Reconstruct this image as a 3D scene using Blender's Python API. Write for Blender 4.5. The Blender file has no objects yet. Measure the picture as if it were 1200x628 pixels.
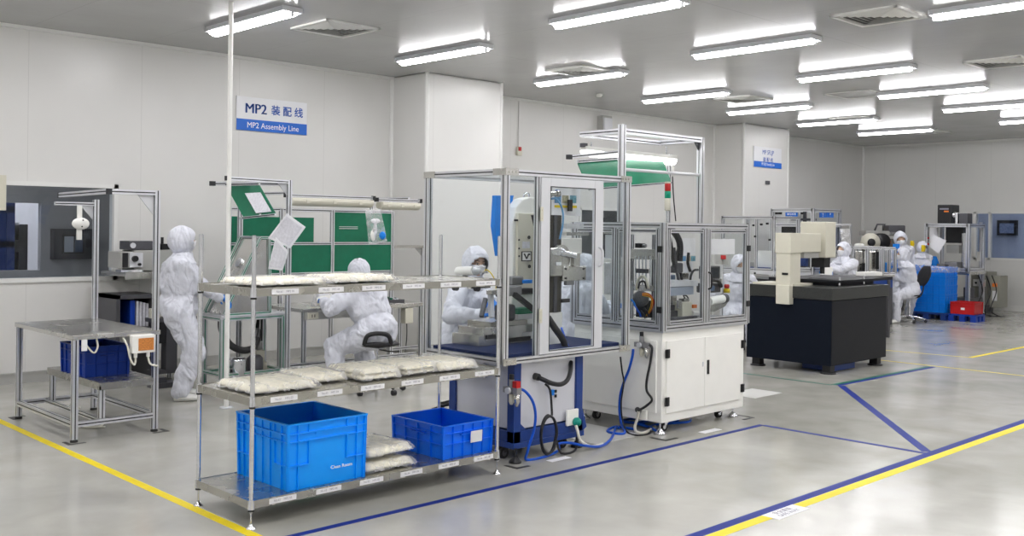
import bpy, bmesh, math, random
from mathutils import Vector, Matrix, noise
PI = math.pi
SC = bpy.context.scene
COL = SC.collection
V = Vector
# ------------------------------------------------------------------ camera model (measured from the room's vanishing points)
FPX, YAW, ROLL, CX, CY, EYE = 1174.7, math.radians(45.93), math.radians(.69), 600.0, 265.3, 1.65
FW = V((math.cos(YAW), math.sin(YAW), 0)); _rt = V((math.sin(YAW), -math.cos(YAW), 0)); _up = V((0, 0, 1))
RT = math.cos(ROLL) * _rt + math.sin(ROLL) * _up
UP = -math.sin(ROLL) * _rt + math.cos(ROLL) * _up
EYEP = V((0, 0, EYE))
def _ray(px, py): return FW + RT * ((px - CX) / FPX) + UP * ((CY - py) / FPX)
def AZ(px, py, z=0):
    d = _ray(px, py); return EYEP + d * ((z - EYE) / d.z)
def AX(px, py, x):
    d = _ray(px, py); return EYEP + d * (x / d.x)
def AY(px, py, y):
    d = _ray(px, py); return EYEP + d * (y / d.y)
def AD(px, py, t): return EYEP + _ray(px, py) * t
cam = bpy.data.cameras.new('camera'); camo = bpy.data.objects.new('camera', cam); COL.objects.link(camo)
M = Matrix((RT, UP, -FW)).transposed().to_4x4(); M.translation = EYEP
camo.matrix_world = M
cam.sensor_fit = 'HORIZONTAL'; cam.sensor_width = 36; cam.lens = FPX / 1200 * 36
cam.shift_y = -(314 - CY) / 1200
cam.clip_end = 200; cam.clip_start = .05
SC.camera = camo
# ------------------------------------------------------------------ materials
MATS = {}
def mat(name, col, rough=.5, metal=0, var=0, vscale=8, bump=0, bscale=60, rvar=0, coat=0, spec=.5, emit=0, trans=0, alpha=1, ior=1.45, sss=0):
    m = bpy.data.materials.new(name); m.use_nodes = True; nt = m.node_tree; b = nt.nodes['Principled BSDF']
    c = (*col, 1)
    b.inputs['Base Color'].default_value = c; b.inputs['Roughness'].default_value = rough; b.inputs['Metallic'].default_value = metal
    b.inputs['Coat Weight'].default_value = coat; b.inputs['Specular IOR Level'].default_value = spec
    b.inputs['Transmission Weight'].default_value = trans; b.inputs['Alpha'].default_value = alpha; b.inputs['IOR'].default_value = ior
    if emit: b.inputs['Emission Color'].default_value = c; b.inputs['Emission Strength'].default_value = emit
    tc = nt.nodes.new('ShaderNodeTexCoord')
    if var or rvar:
        n = nt.nodes.new('ShaderNodeTexNoise'); n.inputs['Scale'].default_value = vscale; n.inputs['Detail'].default_value = 5
        nt.links.new(tc.outputs['Object'], n.inputs['Vector'])
        if var:
            r = nt.nodes.new('ShaderNodeMapRange'); r.inputs[1].default_value = .3; r.inputs[2].default_value = .7
            r.inputs[3].default_value = 1 - var; r.inputs[4].default_value = 1 + var
            nt.links.new(n.outputs['Fac'], r.inputs[0])
            h = nt.nodes.new('ShaderNodeHueSaturation'); h.inputs['Color'].default_value = c
            nt.links.new(r.outputs[0], h.inputs['Value']); nt.links.new(h.outputs[0], b.inputs['Base Color'])
        if rvar:
            r = nt.nodes.new('ShaderNodeMapRange'); r.inputs[1].default_value = .3; r.inputs[2].default_value = .7
            r.inputs[3].default_value = max(0, rough - rvar); r.inputs[4].default_value = rough + rvar
            nt.links.new(n.outputs['Fac'], r.inputs[0]); nt.links.new(r.outputs[0], b.inputs['Roughness'])
    if bump:
        n = nt.nodes.new('ShaderNodeTexNoise'); n.inputs['Scale'].default_value = bscale; n.inputs['Detail'].default_value = 3
        nt.links.new(tc.outputs['Object'], n.inputs['Vector'])
        bp = nt.nodes.new('ShaderNodeBump'); bp.inputs['Strength'].default_value = bump; bp.inputs['Distance'].default_value = .01
        nt.links.new(n.outputs['Fac'], bp.inputs['Height']); nt.links.new(bp.outputs[0], b.inputs['Normal'])
    MATS[name] = m
    return m
def glass(name, tint=(1, 1, 1), refl=1.0, rough=.0):
    # thin sheet glazing: clear with a fresnel reflection
    m = bpy.data.materials.new(name); m.use_nodes = True; nt = m.node_tree; nt.nodes.clear()
    o = nt.nodes.new('ShaderNodeOutputMaterial'); mx = nt.nodes.new('ShaderNodeMixShader'); t = nt.nodes.new('ShaderNodeBsdfTransparent')
    g = nt.nodes.new('ShaderNodeBsdfGlossy'); g.inputs['Roughness'].default_value = rough; t.inputs['Color'].default_value = (*tint, 1)
    f = nt.nodes.new('ShaderNodeLayerWeight'); f.inputs['Blend'].default_value = .5
    pw = nt.nodes.new('ShaderNodeMath'); pw.operation = 'POWER'; pw.inputs[1].default_value = 4.5; nt.links.new(f.outputs['Facing'], pw.inputs[0])
    mu = nt.nodes.new('ShaderNodeMath'); mu.operation = 'MULTIPLY_ADD'; mu.inputs[1].default_value = .8 * refl; mu.inputs[2].default_value = .03 * refl; mu.use_clamp = True
    nt.links.new(pw.outputs[0], mu.inputs[0]); nt.links.new(mu.outputs[0], mx.inputs[0])
    nt.links.new(t.outputs[0], mx.inputs[1]); nt.links.new(g.outputs[0], mx.inputs[2]); nt.links.new(mx.outputs[0], o.inputs[0])
    MATS[name] = m; return m
ALU = mat('aluminium', (.76, .77, .80), .30, .85, var=.04)
SLOT = mat('profile_slot', (.03, .03, .035), .6)
GSLOT = mat('green_slot', (.0, .22, .11), .5)
STEEL = mat('stainless_steel', (.62, .61, .58), .24, .95, var=.06, vscale=5, rvar=.06)
CHROME = mat('chrome', (.75, .76, .80), .12, 1)
DSTEEL = mat('brushed_tier', (.46, .45, .41), .26, .9, var=.05, rvar=.05)
WPAINT = mat('white_enamel', (.88, .875, .84), .35, var=.015, bump=.03, bscale=250)
CREAMP = mat('cream_enamel', (.64, .62, .52), .42, bump=.05, bscale=300, var=.02)
GRYP = mat('grey_enamel', (.42, .42, .40), .45)
PALE = mat('pale_grey_enamel', (.66, .67, .70), .35, .1)
BLUEP = mat('navy_enamel', (.012, .045, .22), .35)
BLACK = mat('black_plastic', (.014, .014, .016), .4)
RUB = mat('black_rubber', (.02, .02, .02), .7)
DARK = mat('dark_grey_metal', (.09, .09, .10), .45, .3)
MIDG = mat('machined_grey', (.30, .30, .31), .4, .6)
CRATE = mat('azure_plastic', (.0, .32, 1.0), .38, bump=.03, bscale=90)
CRATE2 = mat('blue_plastic', (.0, .16, .90), .4, bump=.03, bscale=90)
CRATE3 = mat('deep_blue_plastic', (.003, .04, .33), .4, bump=.03, bscale=90)
BLUEF = mat('bright_blue_glove', (.0, .22, .78), .5)
GREEN = mat('green_board', (.0, .15, .075), .4, var=.08, vscale=14)
RED = mat('red_plastic', (.50, .01, .012), .4)
PAPER = mat('paper', (.78, .78, .80), .7)
PAPER2 = mat('printed_paper', (.68, .68, .73), .7, var=.10, vscale=45)
CREAM = mat('cream_parts', (.88, .84, .68), .55, var=.04, vscale=60, bump=.12, bscale=90)
YEL = mat('yellow', (.75, .55, .0), .5)
ORANGE = mat('orange', (.8, .20, .03), .5)
TAPEB = mat('blue_tape', (.004, .022, .22), .5, var=.08, vscale=12, spec=.25)
TAPEY = mat('yellow_tape', (.82, .64, .01), .5, var=.06, vscale=9)
TAPEG = mat('green_tape', (.0, .12, .08), .5, var=.06)
TAPEK = mat('black_tape', (.02, .02, .02), .5)
INK = mat('blue_ink', (.02, .10, .45), .5)
BLUES = mat('sign_blue', (.0, .13, .62), .4)
WSIGN = mat('sign_white', (.82, .83, .86), .3)
WHITET = mat('white_print', (.9, .9, .9), .5)
GREYT = mat('grey_print', (.25, .25, .3), .6)
def suit_mat():
    m = mat('cleanroom_fabric', (.70, .715, .785), .7); nt = m.node_tree; b = nt.nodes['Principled BSDF']; L = nt.links
    tc = nt.nodes.new('ShaderNodeTexCoord'); prev = None
    for sc_, dist, st, z_ in ((6.0, 1.0, 1.0, .55), (15, .6, .5, .8)):
        mp = nt.nodes.new('ShaderNodeMapping'); mp.inputs['Scale'].default_value = (1, 1, z_); L.new(tc.outputs['Object'], mp.inputs[0])
        n = nt.nodes.new('ShaderNodeTexNoise'); n.inputs['Scale'].default_value = sc_; n.inputs['Detail'].default_value = 2; n.inputs['Distortion'].default_value = dist; L.new(mp.outputs[0], n.inputs['Vector'])
        bp = nt.nodes.new('ShaderNodeBump'); bp.inputs['Strength'].default_value = st; bp.inputs['Distance'].default_value = .45 / sc_; L.new(n.outputs['Fac'], bp.inputs['Height'])
        if prev: L.new(prev.outputs[0], bp.inputs['Normal'])
        prev = bp
    L.new(prev.outputs[0], b.inputs['Normal']); return m
SUIT = suit_mat()
MASKM = mat('mask_fabric', (.84, .85, .88), .8, bump=.2, bscale=60)
SKIN = mat('skin', (.60, .40, .29), .55)
HAIR = mat('black_hair', (.015, .012, .012), .5)
HOSEB = mat('blue_hose', (.0, .08, .55), .35)
WCAB = mat('white_cable', (.72, .70, .62), .5)
GREENP = mat('green_plug', (.0, .26, .20), .45)
GRANITE = mat('black_granite', (.035, .037, .036), .28, var=.25, vscale=90)
BLKP = mat('black_panel', (.003, .006, .014), .5, spec=.18)
BLKS = mat('black_panel_side', (.013, .014, .018), .5, spec=.25)
AMBER = mat('amber_display', (.60, .22, .05), .5, var=.3, vscale=90)
SCREEN = mat('dark_screen', (.02, .025, .035), .15)
GLS = glass('clear_acrylic', (.95, .965, .97), .55)
WGL = glass('window_glass', (.84, .87, .90), 1.0)
FILM = glass('plastic_film', (.97, .97, .98), 1.2, .18)
def film_mat():
    m = bpy.data.materials.new('wrinkled_film'); m.use_nodes = True; nt = m.node_tree; nt.nodes.clear()
    o = nt.nodes.new('ShaderNodeOutputMaterial'); mx = nt.nodes.new('ShaderNodeMixShader'); t = nt.nodes.new('ShaderNodeBsdfTransparent')
    p = nt.nodes.new('ShaderNodeBsdfPrincipled'); p.inputs['Base Color'].default_value = (.88, .88, .89, 1); p.inputs['Roughness'].default_value = .2
    tc = nt.nodes.new('ShaderNodeTexCoord'); n = nt.nodes.new('ShaderNodeTexNoise'); n.inputs['Scale'].default_value = 11; n.inputs['Detail'].default_value = 3; n.inputs['Distortion'].default_value = 1.2
    nt.links.new(tc.outputs['Object'], n.inputs['Vector'])
    bp = nt.nodes.new('ShaderNodeBump'); bp.inputs['Strength'].default_value = .35; bp.inputs['Distance'].default_value = .012
    nt.links.new(n.outputs['Fac'], bp.inputs['Height']); nt.links.new(bp.outputs[0], p.inputs['Normal'])
    r = nt.nodes.new('ShaderNodeMapRange'); r.inputs[1].default_value = .35; r.inputs[2].default_value = .7; r.inputs[3].default_value = .14; r.inputs[4].default_value = .42
    nt.links.new(n.outputs['Fac'], r.inputs[0]); nt.links.new(r.outputs[0], mx.inputs[0])
    nt.links.new(t.outputs[0], mx.inputs[1]); nt.links.new(p.outputs[0], mx.inputs[2]); nt.links.new(mx.outputs[0], o.inputs[0])
    return m
WRINK = film_mat()
# ------------------------------------------------------------------ mesh builder
WM = {}
class MB:
    def __init__(s): s.v = []; s.f = []; s.m = []; s.s = []
    def add(s, vs, fs, m=0, smooth=False):
        o = len(s.v); s.v += [V(p) for p in vs]
        for f in fs: s.f.append([i + o for i in f]); s.m.append(m); s.s.append(smooth)
        return s
    def box(s, x0, y0, z0, x1, y1, z1, m=0):
        if x0 > x1: x0, x1 = x1, x0
        if y0 > y1: y0, y1 = y1, y0
        if z0 > z1: z0, z1 = z1, z0
        vs = [(x0, y0, z0), (x1, y0, z0), (x1, y1, z0), (x0, y1, z0), (x0, y0, z1), (x1, y0, z1), (x1, y1, z1), (x0, y1, z1)]
        return s.add(vs, [(0, 3, 2, 1), (4, 5, 6, 7), (0, 1, 5, 4), (1, 2, 6, 5), (2, 3, 7, 6), (3, 0, 4, 7)], m)
    def cbox(s, c, d, m=0, rot=None):
        c = V(c); hx, hy, hz = d[0] / 2, d[1] / 2, d[2] / 2
        vs = [V(p) for p in [(-hx, -hy, -hz), (hx, -hy, -hz), (hx, hy, -hz), (-hx, hy, -hz), (-hx, -hy, hz), (hx, -hy, hz), (hx, hy, hz), (-hx, hy, hz)]]
        if rot is not None: vs = [rot @ p for p in vs]
        return s.add([c + p for p in vs], [(0, 3, 2, 1), (4, 5, 6, 7), (0, 1, 5, 4), (1, 2, 6, 5), (2, 3, 7, 6), (3, 0, 4, 7)], m)
    def quad(s, a, b, c, d, m=0): return s.add([a, b, c, d], [(0, 1, 2, 3)], m)
    def bar(s, p0, p1, w, h=None, m=0, up=None):
        h = h or w; p0 = V(p0); p1 = V(p1); d = (p1 - p0); L = d.length; d.normalize()
        up = V(up) if up else (V((0, 0, 1)) if abs(d.z) < .9 else V((0, 1, 0)))
        a = d.cross(up).normalized(); b = a.cross(d).normalized()
        q = [a * (w / 2 * i) + b * (h / 2 * j) for i, j in ((-1, -1), (1, -1), (1, 1), (-1, 1))]
        return s.add([p0 + x for x in q] + [p1 + x for x in q], [(0, 3, 2, 1), (4, 5, 6, 7), (0, 1, 5, 4), (1, 2, 6, 5), (2, 3, 7, 6), (3, 0, 4, 7)], m)
    def prof(s, p0, p1, w=.04, h=None, m=0, sm=1):
        # aluminium extrusion with a dark T-slot down each side
        h = h or w; s.bar(p0, p1, w, h, m)
        p0 = V(p0); p1 = V(p1); e = .0012; g = .009
        d = (p1 - p0).normalized(); a0 = p0 + d * .002; a1 = p1 - d * .002
        if w <= .045: s.bar(a0, a1, w + e, g, sm)
        else:
            up = V((0, 0, 1)) if abs(d.z) < .9 else V((0, 1, 0)); bb = d.cross(up).cross(d).normalized() * 0
            s.bar(a0, a1, w + e, g, sm)
        s.bar(a0, a1, g, h + e, sm)
        return s
    def cyl(s, p0, p1, r, r1=None, n=16, m=0, smooth=True, caps=True):
        r1 = r if r1 is None else r1; p0 = V(p0); p1 = V(p1); d = (p1 - p0).normalized()
        up = V((0, 0, 1)) if abs(d.z) < .9 else V((0, 1, 0)); a = d.cross(up).normalized(); b = a.cross(d)
        vs = []
        for p, rr in ((p0, r), (p1, r1)):
            for i in range(n):
                t = 2 * PI * i / n; vs.append(p + a * (math.cos(t) * rr) + b * (math.sin(t) * rr))
        fs = [(i, (i + 1) % n, n + (i + 1) % n, n + i) for i in range(n)]
        s.add(vs, fs, m, smooth)
        if caps: s.add(vs, [tuple(range(n))[::-1], tuple(range(n, 2 * n))], m)
        return s
    def lathe(s, c, prof, n=20, m=0, axis=(0, 0, 1), smooth=True):
        c = V(c); d = V(axis).normalized(); up = V((0, 0, 1)) if abs(d.z) < .9 else V((0, 1, 0)); a = d.cross(up).normalized(); b = a.cross(d)
        vs = []
        for r, z in prof:
            for i in range(n):
                t = 2 * PI * i / n; vs.append(c + d * z + a * (math.cos(t) * max(r, 1e-4)) + b * (math.sin(t) * max(r, 1e-4)))
        fs = []
        for k in range(len(prof) - 1):
            for i in range(n): fs.append((k * n + i, k * n + (i + 1) % n, (k + 1) * n + (i + 1) % n, (k + 1) * n + i))
        fs.append(tuple(range(n))[::-1]); fs.append(tuple(range((len(prof) - 1) * n, len(prof) * n)))
        return s.add(vs, fs, m, smooth)
    def tube(s, pts, r, n=8, m=0, sub=6, closed=False):
        P = [V(p) for p in pts]
        if sub > 1 and len(P) > 2:       # catmull-rom
            Q = []; N = len(P)
            for i in range(N - 1):
                a = P[max(i - 1, 0)]; b = P[i]; c = P[i + 1]; d = P[min(i + 2, N - 1)]
                for k in range(sub):
                    t = k / sub; Q.append(.5 * ((2 * b) + (c - a) * t + (2 * a - 5 * b + 4 * c - d) * t * t + (-a + 3 * b - 3 * c + d) * t ** 3))
            Q.append(P[-1]); P = Q
        rings = []; pa = None
        for i, p in enumerate(P):
            d = (P[min(i + 1, len(P) - 1)] - P[max(i - 1, 0)])
            if d.length < 1e-9: d = V((0, 0, 1))
            d.normalize()
            if pa is None: pa = d.orthogonal().normalized()
            a = (pa - d * pa.dot(d)); a = a.normalized() if a.length > 1e-6 else d.orthogonal().normalized(); pa = a; b = d.cross(a)
            rr = r[min(i * len(r) // len(P), len(r) - 1)] if isinstance(r, (list, tuple)) else r
            rings.append([p + a * (math.cos(2 * PI * j / n) * rr) + b * (math.sin(2 * PI * j / n) * rr) for j in range(n)])
        vs = [q for R in rings for q in R]; fs = []
        for k in range(len(rings) - 1):
            for j in range(n): fs.append((k * n + j, k * n + (j + 1) % n, (k + 1) * n + (j + 1) % n, (k + 1) * n + j))
        fs.append(tuple(range(n))[::-1]); fs.append(tuple(range((len(rings) - 1) * n, len(rings) * n)))
        return s.add(vs, fs, m, True)
    def prism(s, pts, ex, m=0):
        n = len(pts); ex = V(ex); vs = [V(p) for p in pts] + [V(p) + ex for p in pts]
        return s.add(vs, [tuple(range(n))[::-1], tuple(range(n, 2 * n))] + [(i, (i + 1) % n, n + (i + 1) % n, n + i) for i in range(n)], m)
    def slab(s, a, b, c, d, t, m=0):
        # quad panel a,b,c,d given thickness t
        a, b, c, d = V(a), V(b), V(c), V(d); nrm = (b - a).cross(d - a).normalized() * t
        return s.prism([a, b, c, d], nrm, m)
    def ell(s, c, r, n=16, k=10, m=0, rot=None):
        c = V(c); vs = []; 
        for j in range(k + 1):
            ph = PI * j / k
            for i in range(n):
                t = 2 * PI * i / n; p = V((r[0] * math.sin(ph) * math.cos(t), r[1] * math.sin(ph) * math.sin(t), r[2] * math.cos(ph)))
                if j in (0, k): p = p + V((1e-5 * math.cos(t), 1e-5 * math.sin(t), 0))
                if rot is not None: p = rot @ p
                vs.append(c + p)
        fs = []
        for j in range(k):
            for i in range(n): fs.append((j * n + i, j * n + (i + 1) % n, (j + 1) * n + (i + 1) % n, (j + 1) * n + i))
        return s.add(vs, fs, m, True)
    def loft(s, secs, n=20, m=0):
        # secs: (centre, ax vector, ay vector)
        vs = []
        for c, a, b in secs:
            c, a, b = V(c), V(a), V(b)
            for i in range(n): t = 2 * PI * i / n; vs.append(c + a * math.cos(t) + b * math.sin(t))
        fs = []
        for k in range(len(secs) - 1):
            for i in range(n): fs.append((k * n + i, k * n + (i + 1) % n, (k + 1) * n + (i + 1) % n, (k + 1) * n + i))
        fs.append(tuple(range(n))[::-1]); fs.append(tuple(range((len(secs) - 1) * n, len(secs) * n)))
        return s.add(vs, fs, m, True)
    def build(s, name, mats, parent=None, world=False, bevel=0, at=None):
        if not isinstance(mats, (list, tuple)): mats = [mats]
        W = WM.get(parent, Matrix.Identity(4)) if parent else Matrix.Identity(4)
        vs = s.v
        if parent and world: inv = W.inverted(); vs = [inv @ p for p in vs]
        me = bpy.data.meshes.new(name)
        loc = V((0, 0, 0))
        if parent is None and at is not None: loc = V(at); vs = [p - loc for p in vs]
        me.from_pydata([tuple(p) for p in vs], [], s.f)
        for mm in mats: me.materials.append(mm)
        for p, mi, sm in zip(me.polygons, s.m, s.s): p.material_index = min(mi, len(mats) - 1); p.use_smooth = sm
        bm = bmesh.new(); bm.from_mesh(me); bmesh.ops.delete(bm, geom=[q for q in bm.verts if not q.link_faces], context='VERTS'); bmesh.ops.recalc_face_normals(bm, faces=bm.faces); bm.to_mesh(me); bm.free()
        me.update()
        o = bpy.data.objects.new(name, me); COL.objects.link(o); o.location = loc
        if parent: o.parent = parent
        WM[o] = W @ Matrix.Translation(loc) if parent else Matrix.Translation(loc)
        if bevel:
            b = o.modifiers.new('bevel', 'BEVEL'); b.width = bevel; b.segments = 2; b.limit_method = 'ANGLE'; b.angle_limit = math.radians(40)
        return o
def tag(o, label=None, cat=None, group=None, kind=None):
    if label: o['label'] = label
    if cat: o['category'] = cat
    if group: o['group'] = group
    if kind: o['kind'] = kind
    return o
def thing(name, label, cat, loc=(0, 0, 0), rz=0, group=None):
    o = bpy.data.objects.new(name, None); COL.objects.link(o); o.empty_display_size = .1
    o.location = loc; o.rotation_euler = (0, 0, rz); tag(o, label, cat, group)
    WM[o] = Matrix.Translation(V(loc)) @ Matrix.Rotation(rz, 4, 'Z'); return o
def struct(o): o['kind'] = 'structure'; return o
def copy_tree(o, parent=None):
    c = o.copy(); COL.objects.link(c)
    if parent: c.parent = parent
    for ch in [x for x in ALLO() if x.parent == o]: copy_tree(ch, c)
    return c
def ALLO(): return list(bpy.data.objects)
def text(body, size, m, parent, mtx, name='lettering', ext=.0008, weight=0, align='CENTER', xs=1.0):
    cu = bpy.data.curves.new('t', 'FONT'); cu.body = body; cu.size = size; cu.align_x = align; cu.align_y = 'CENTER'; cu.extrude = ext; cu.offset = weight; cu.resolution_u = 3
    o = bpy.data.objects.new('t', cu); COL.objects.link(o); bpy.context.view_layer.update()
    me = bpy.data.meshes.new_from_object(o.evaluated_get(bpy.context.evaluated_depsgraph_get())); bpy.data.objects.remove(o)
    W = WM.get(parent, Matrix.Identity(4)).inverted() @ mtx @ Matrix.Diagonal((xs, 1, 1, 1))
    me.transform(W); me.materials.clear(); me.materials.append(m); me.name = name
    ob = bpy.data.objects.new(name, me); COL.objects.link(ob); ob.parent = parent; WM[ob] = WM[parent]
    return ob
def frame_m(o, right, up):
    r = V(right).normalized(); n = r.cross(V(up)).normalized(); u = n.cross(r)
    m = Matrix((r, u, n)).transposed().to_4x4(); m.translation = V(o); return m
# ------------------------------------------------------------------ the room
EXTRA = []
H = 3.62
def panel_mat(name, col, rough, sp=1.18, seam=.72, axis=0, sp2=0, var=.02, bump=.015):
    m = bpy.data.materials.new(name); m.use_nodes = True; nt = m.node_tree; b = nt.nodes['Principled BSDF']; L = nt.links
    tc = nt.nodes.new('ShaderNodeTexCoord'); sx = nt.nodes.new('ShaderNodeSeparateXYZ'); L.new(tc.outputs['Object'], sx.inputs[0])
    def line(out, spc, off=0.0, w=.006):
        a = nt.nodes.new('ShaderNodeMath'); a.operation = 'MULTIPLY_ADD'; a.inputs[1].default_value = 1 / spc; a.inputs[2].default_value = 100 + off; L.new(out, a.inputs[0])
        f = nt.nodes.new('ShaderNodeMath'); f.operation = 'FRACT'; L.new(a.outputs[0], f.inputs[0])
        c = nt.nodes.new('ShaderNodeMath'); c.operation = 'LESS_THAN'; c.inputs[1].default_value = w / spc; L.new(f.outputs[0], c.inputs[0]); return c.outputs[0]
    l = line(sx.outputs[axis], sp)
    if sp2:
        l2 = line(sx.outputs[1 - axis], sp2, .45, .012); mx = nt.nodes.new('ShaderNodeMath'); mx.operation = 'MAXIMUM'; L.new(l, mx.inputs[0]); L.new(l2, mx.inputs[1]); l = mx.outputs[0]
    n = nt.nodes.new('ShaderNodeTexNoise'); n.inputs['Scale'].default_value = 1.3; n.inputs['Detail'].default_value = 4; L.new(tc.outputs['Object'], n.inputs['Vector'])
    r = nt.nodes.new('ShaderNodeMapRange'); r.inputs[1].default_value = .3; r.inputs[2].default_value = .7; r.inputs[3].default_value = 1 - var; r.inputs[4].default_value = 1 + var; L.new(n.outputs['Fac'], r.inputs[0])
    h = nt.nodes.new('ShaderNodeHueSaturation'); h.inputs['Color'].default_value = (*col, 1); L.new(r.outputs[0], h.inputs['Value'])
    mc = nt.nodes.new('ShaderNodeMix'); mc.data_type = 'RGBA'; L.new(l, mc.inputs[0]); L.new(h.outputs[0], mc.inputs[6]); mc.inputs[7].default_value = (*[c * seam for c in col], 1)
    L.new(mc.outputs[2], b.inputs['Base Color'])
    r2 = nt.nodes.new('ShaderNodeMapRange'); r2.inputs[3].default_value = rough * .8; r2.inputs[4].default_value = rough * 1.25; L.new(n.outputs['Fac'], r2.inputs[0]); L.new(r2.outputs[0], b.inputs['Roughness'])
    n2 = nt.nodes.new('ShaderNodeTexNoise'); n2.inputs['Scale'].default_value = 2.5; L.new(tc.outputs['Object'], n2.inputs['Vector'])
    bp = nt.nodes.new('ShaderNodeBump'); bp.inputs['Strength'].default_value = bump * 10; bp.inputs['Distance'].default_value = .01; L.new(n2.outputs['Fac'], bp.inputs['Height']); L.new(bp.outputs[0], b.inputs['Normal'])
    MATS[name] = m; return m
WALL = panel_mat('wall_panels', (.70, .695, .675), .30, 1.18, .86, 0)
WALLB = panel_mat('wall_panels_far', (.68, .68, .66), .32, 1.18, .86, 1)
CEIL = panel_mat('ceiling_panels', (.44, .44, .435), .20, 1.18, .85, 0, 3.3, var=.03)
COVE = mat('white_cove_trim', (.74, .74, .72), .35)
SKIRT = mat('skirting_aluminium', (.50, .50, .48), .35, .4)
DWALL = mat('corridor_wall', (.46, .46, .47), .6)
def floor_mat():
    m = bpy.data.materials.new('epoxy_floor'); m.use_nodes = True; nt = m.node_tree; b = nt.nodes['Principled BSDF']; L = nt.links
    tc = nt.nodes.new('ShaderNodeTexCoord')
    def ns(sc, det, dist=0):
        n = nt.nodes.new('ShaderNodeTexNoise'); n.inputs['Scale'].default_value = sc; n.inputs['Detail'].default_value = det; n.inputs['Distortion'].default_value = dist
        L.new(tc.outputs['Object'], n.inputs['Vector']); return n
    a = ns(.7, 5, .4); c = ns(2.2, 4, .3)
    mixn = nt.nodes.new('ShaderNodeMath'); mixn.operation = 'MULTIPLY_ADD'; mixn.inputs[1].default_value = .45; L.new(c.outputs['Fac'], mixn.inputs[0]); 
    mu = nt.nodes.new('ShaderNodeMath'); mu.operation = 'MULTIPLY'; mu.inputs[1].default_value = .55; L.new(a.outputs['Fac'], mu.inputs[0]); L.new(mu.outputs[0], mixn.inputs[2])
    cr = nt.nodes.new('ShaderNodeValToRGB'); L.new(mixn.outputs[0], cr.inputs[0])
    cr.color_ramp.elements[0].position = .34; cr.color_ramp.elements[0].color = (.36, .355, .315, 1)
    cr.color_ramp.elements[1].position = .66; cr.color_ramp.elements[1].color = (.50, .49, .45, 1)
    L.new(cr.outputs[0], b.inputs['Base Color'])
    r = nt.nodes.new('ShaderNodeMapRange'); r.inputs[1].default_value = .3; r.inputs[2].default_value = .7; r.inputs[3].default_value = .13; r.inputs[4].default_value = .21; L.new(c.outputs['Fac'], r.inputs[0]); L.new(r.outputs[0], b.inputs['Roughness'])
    n3 = ns(1.6, 3); bp = nt.nodes.new('ShaderNodeBump'); bp.inputs['Strength'].default_value = .04; bp.inputs['Distance'].default_value = .01; L.new(n3.outputs['Fac'], bp.inputs['Height']); L.new(bp.outputs[0], b.inputs['Normal'])
    b.inputs['Specular IOR Level'].default_value = .5
    return m
FLOOR = floor_mat()
X0, X1, Y0, Y1 = -3.5, 22.2, -3.6, 11.15
struct(MB().box(X0 - .1, Y0 - .1, -.1, X1 + 4, Y1 + 5.5, 0).build('floor', FLOOR))
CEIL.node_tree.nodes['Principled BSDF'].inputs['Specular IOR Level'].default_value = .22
struct(MB().box(X0 - .1, Y0 - .1, H, X1 + 4, Y1 + 5.5, H + .1).build('ceiling', CEIL))
WX0, WX1, WZ0, WZ1 = 1.6, 4.47, 1.02, 2.05          # left window
VX0, VX1, VZ0, VZ1 = 12.2, 13.45, 1.1, 1.98           # window behind the tower
TH = .1
def wallseg(mb, x0, x1, y, z0=0, z1=H): mb.box(x0, y, z0, x1, y + TH, z1)
for a, b2, y, holes in ((X0, 8.15, 10.75, (WX0, WX1, WZ0, WZ1)), (9.48, 16.0, 11.03, (VX0, VX1, VZ0, VZ1)), (17.57, X1, 11.15, None)):
    w = MB()
    if holes:
        h0, h1, k0, k1 = holes
        wallseg(w, a, h0, y); wallseg(w, h1, b2, y); wallseg(w, h0, h1, y, 0, k0); wallseg(w, h0, h1, y, k1, H)
    else: wallseg(w, a, b2, y)
    struct(w.build('wall_left', WALL))
c = MB(); c.box(8.15, 10.02, 0, 9.48, 11.13, H); struct(c.build('wall_left_column', WALL, bevel=.03))
c = MB(); c.box(16.0, 10.37, 0, 17.57, 11.25, H); struct(c.build('wall_left_column', WALL, bevel=.03))
# far wall with its window
FY0, FY1, FZ0, FZ1 = 5.4, 8.6, 1.06, 2.09
w = MB()
w.box(X1, FY1, 0, X1 + TH, Y1 + TH, H); w.box(X1, Y0, 0, X1 + TH, FY0, H); w.box(X1, FY0, 0, X1 + TH, FY1, FZ0); w.box(X1, FY0, FZ1, X1 + TH, FY1, H)
struct(w.build('wall_back', WALLB))
struct(MB().box(X0 - TH, Y0, 0, X0, 10.75, H).build('wall_front', WALLB))
struct(MB().box(X0, Y0 - TH, 0, X1, Y0, H).build('wall_right', WALL))
# coves and skirtings
t = MB()
for a, b2, y in ((X0, 8.15, 10.75), (9.48, 16.0, 11.03), (17.57, X1, 11.15)):
    t.box(a, y - .035, H - .035, b2, y, H)
t.box(X1 - .035, Y0, H - .035, X1, Y1, H)
struct(t.build('trim_1', COVE))
t = MB()
for x, y in ((8.15, 10.75), (9.48, 11.03), (16.0, 11.03), (17.57, 11.15)): 
    s_ = -1 if x in (8.15, 16.0) else 1
    t.cyl((x + s_ * .0, y - .0, 0), (x + s_ * .0, y - .0, H), .035, n=10)
for x, y in ((8.15, 10.02), (9.48, 10.02), (16.0, 10.37), (17.57, 10.37)): t.cyl((x + (.012 if x in (8.15, 16.) else -.012), y + .012, 0), (x + (.012 if x in (8.15, 16.) else -.012), y + .012, H), .03, n=12)
t.cyl((X1, Y1, 0), (X1, Y1, H), .05, n=10)
struct(t.build('trim_2', COVE))
t = MB()
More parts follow.
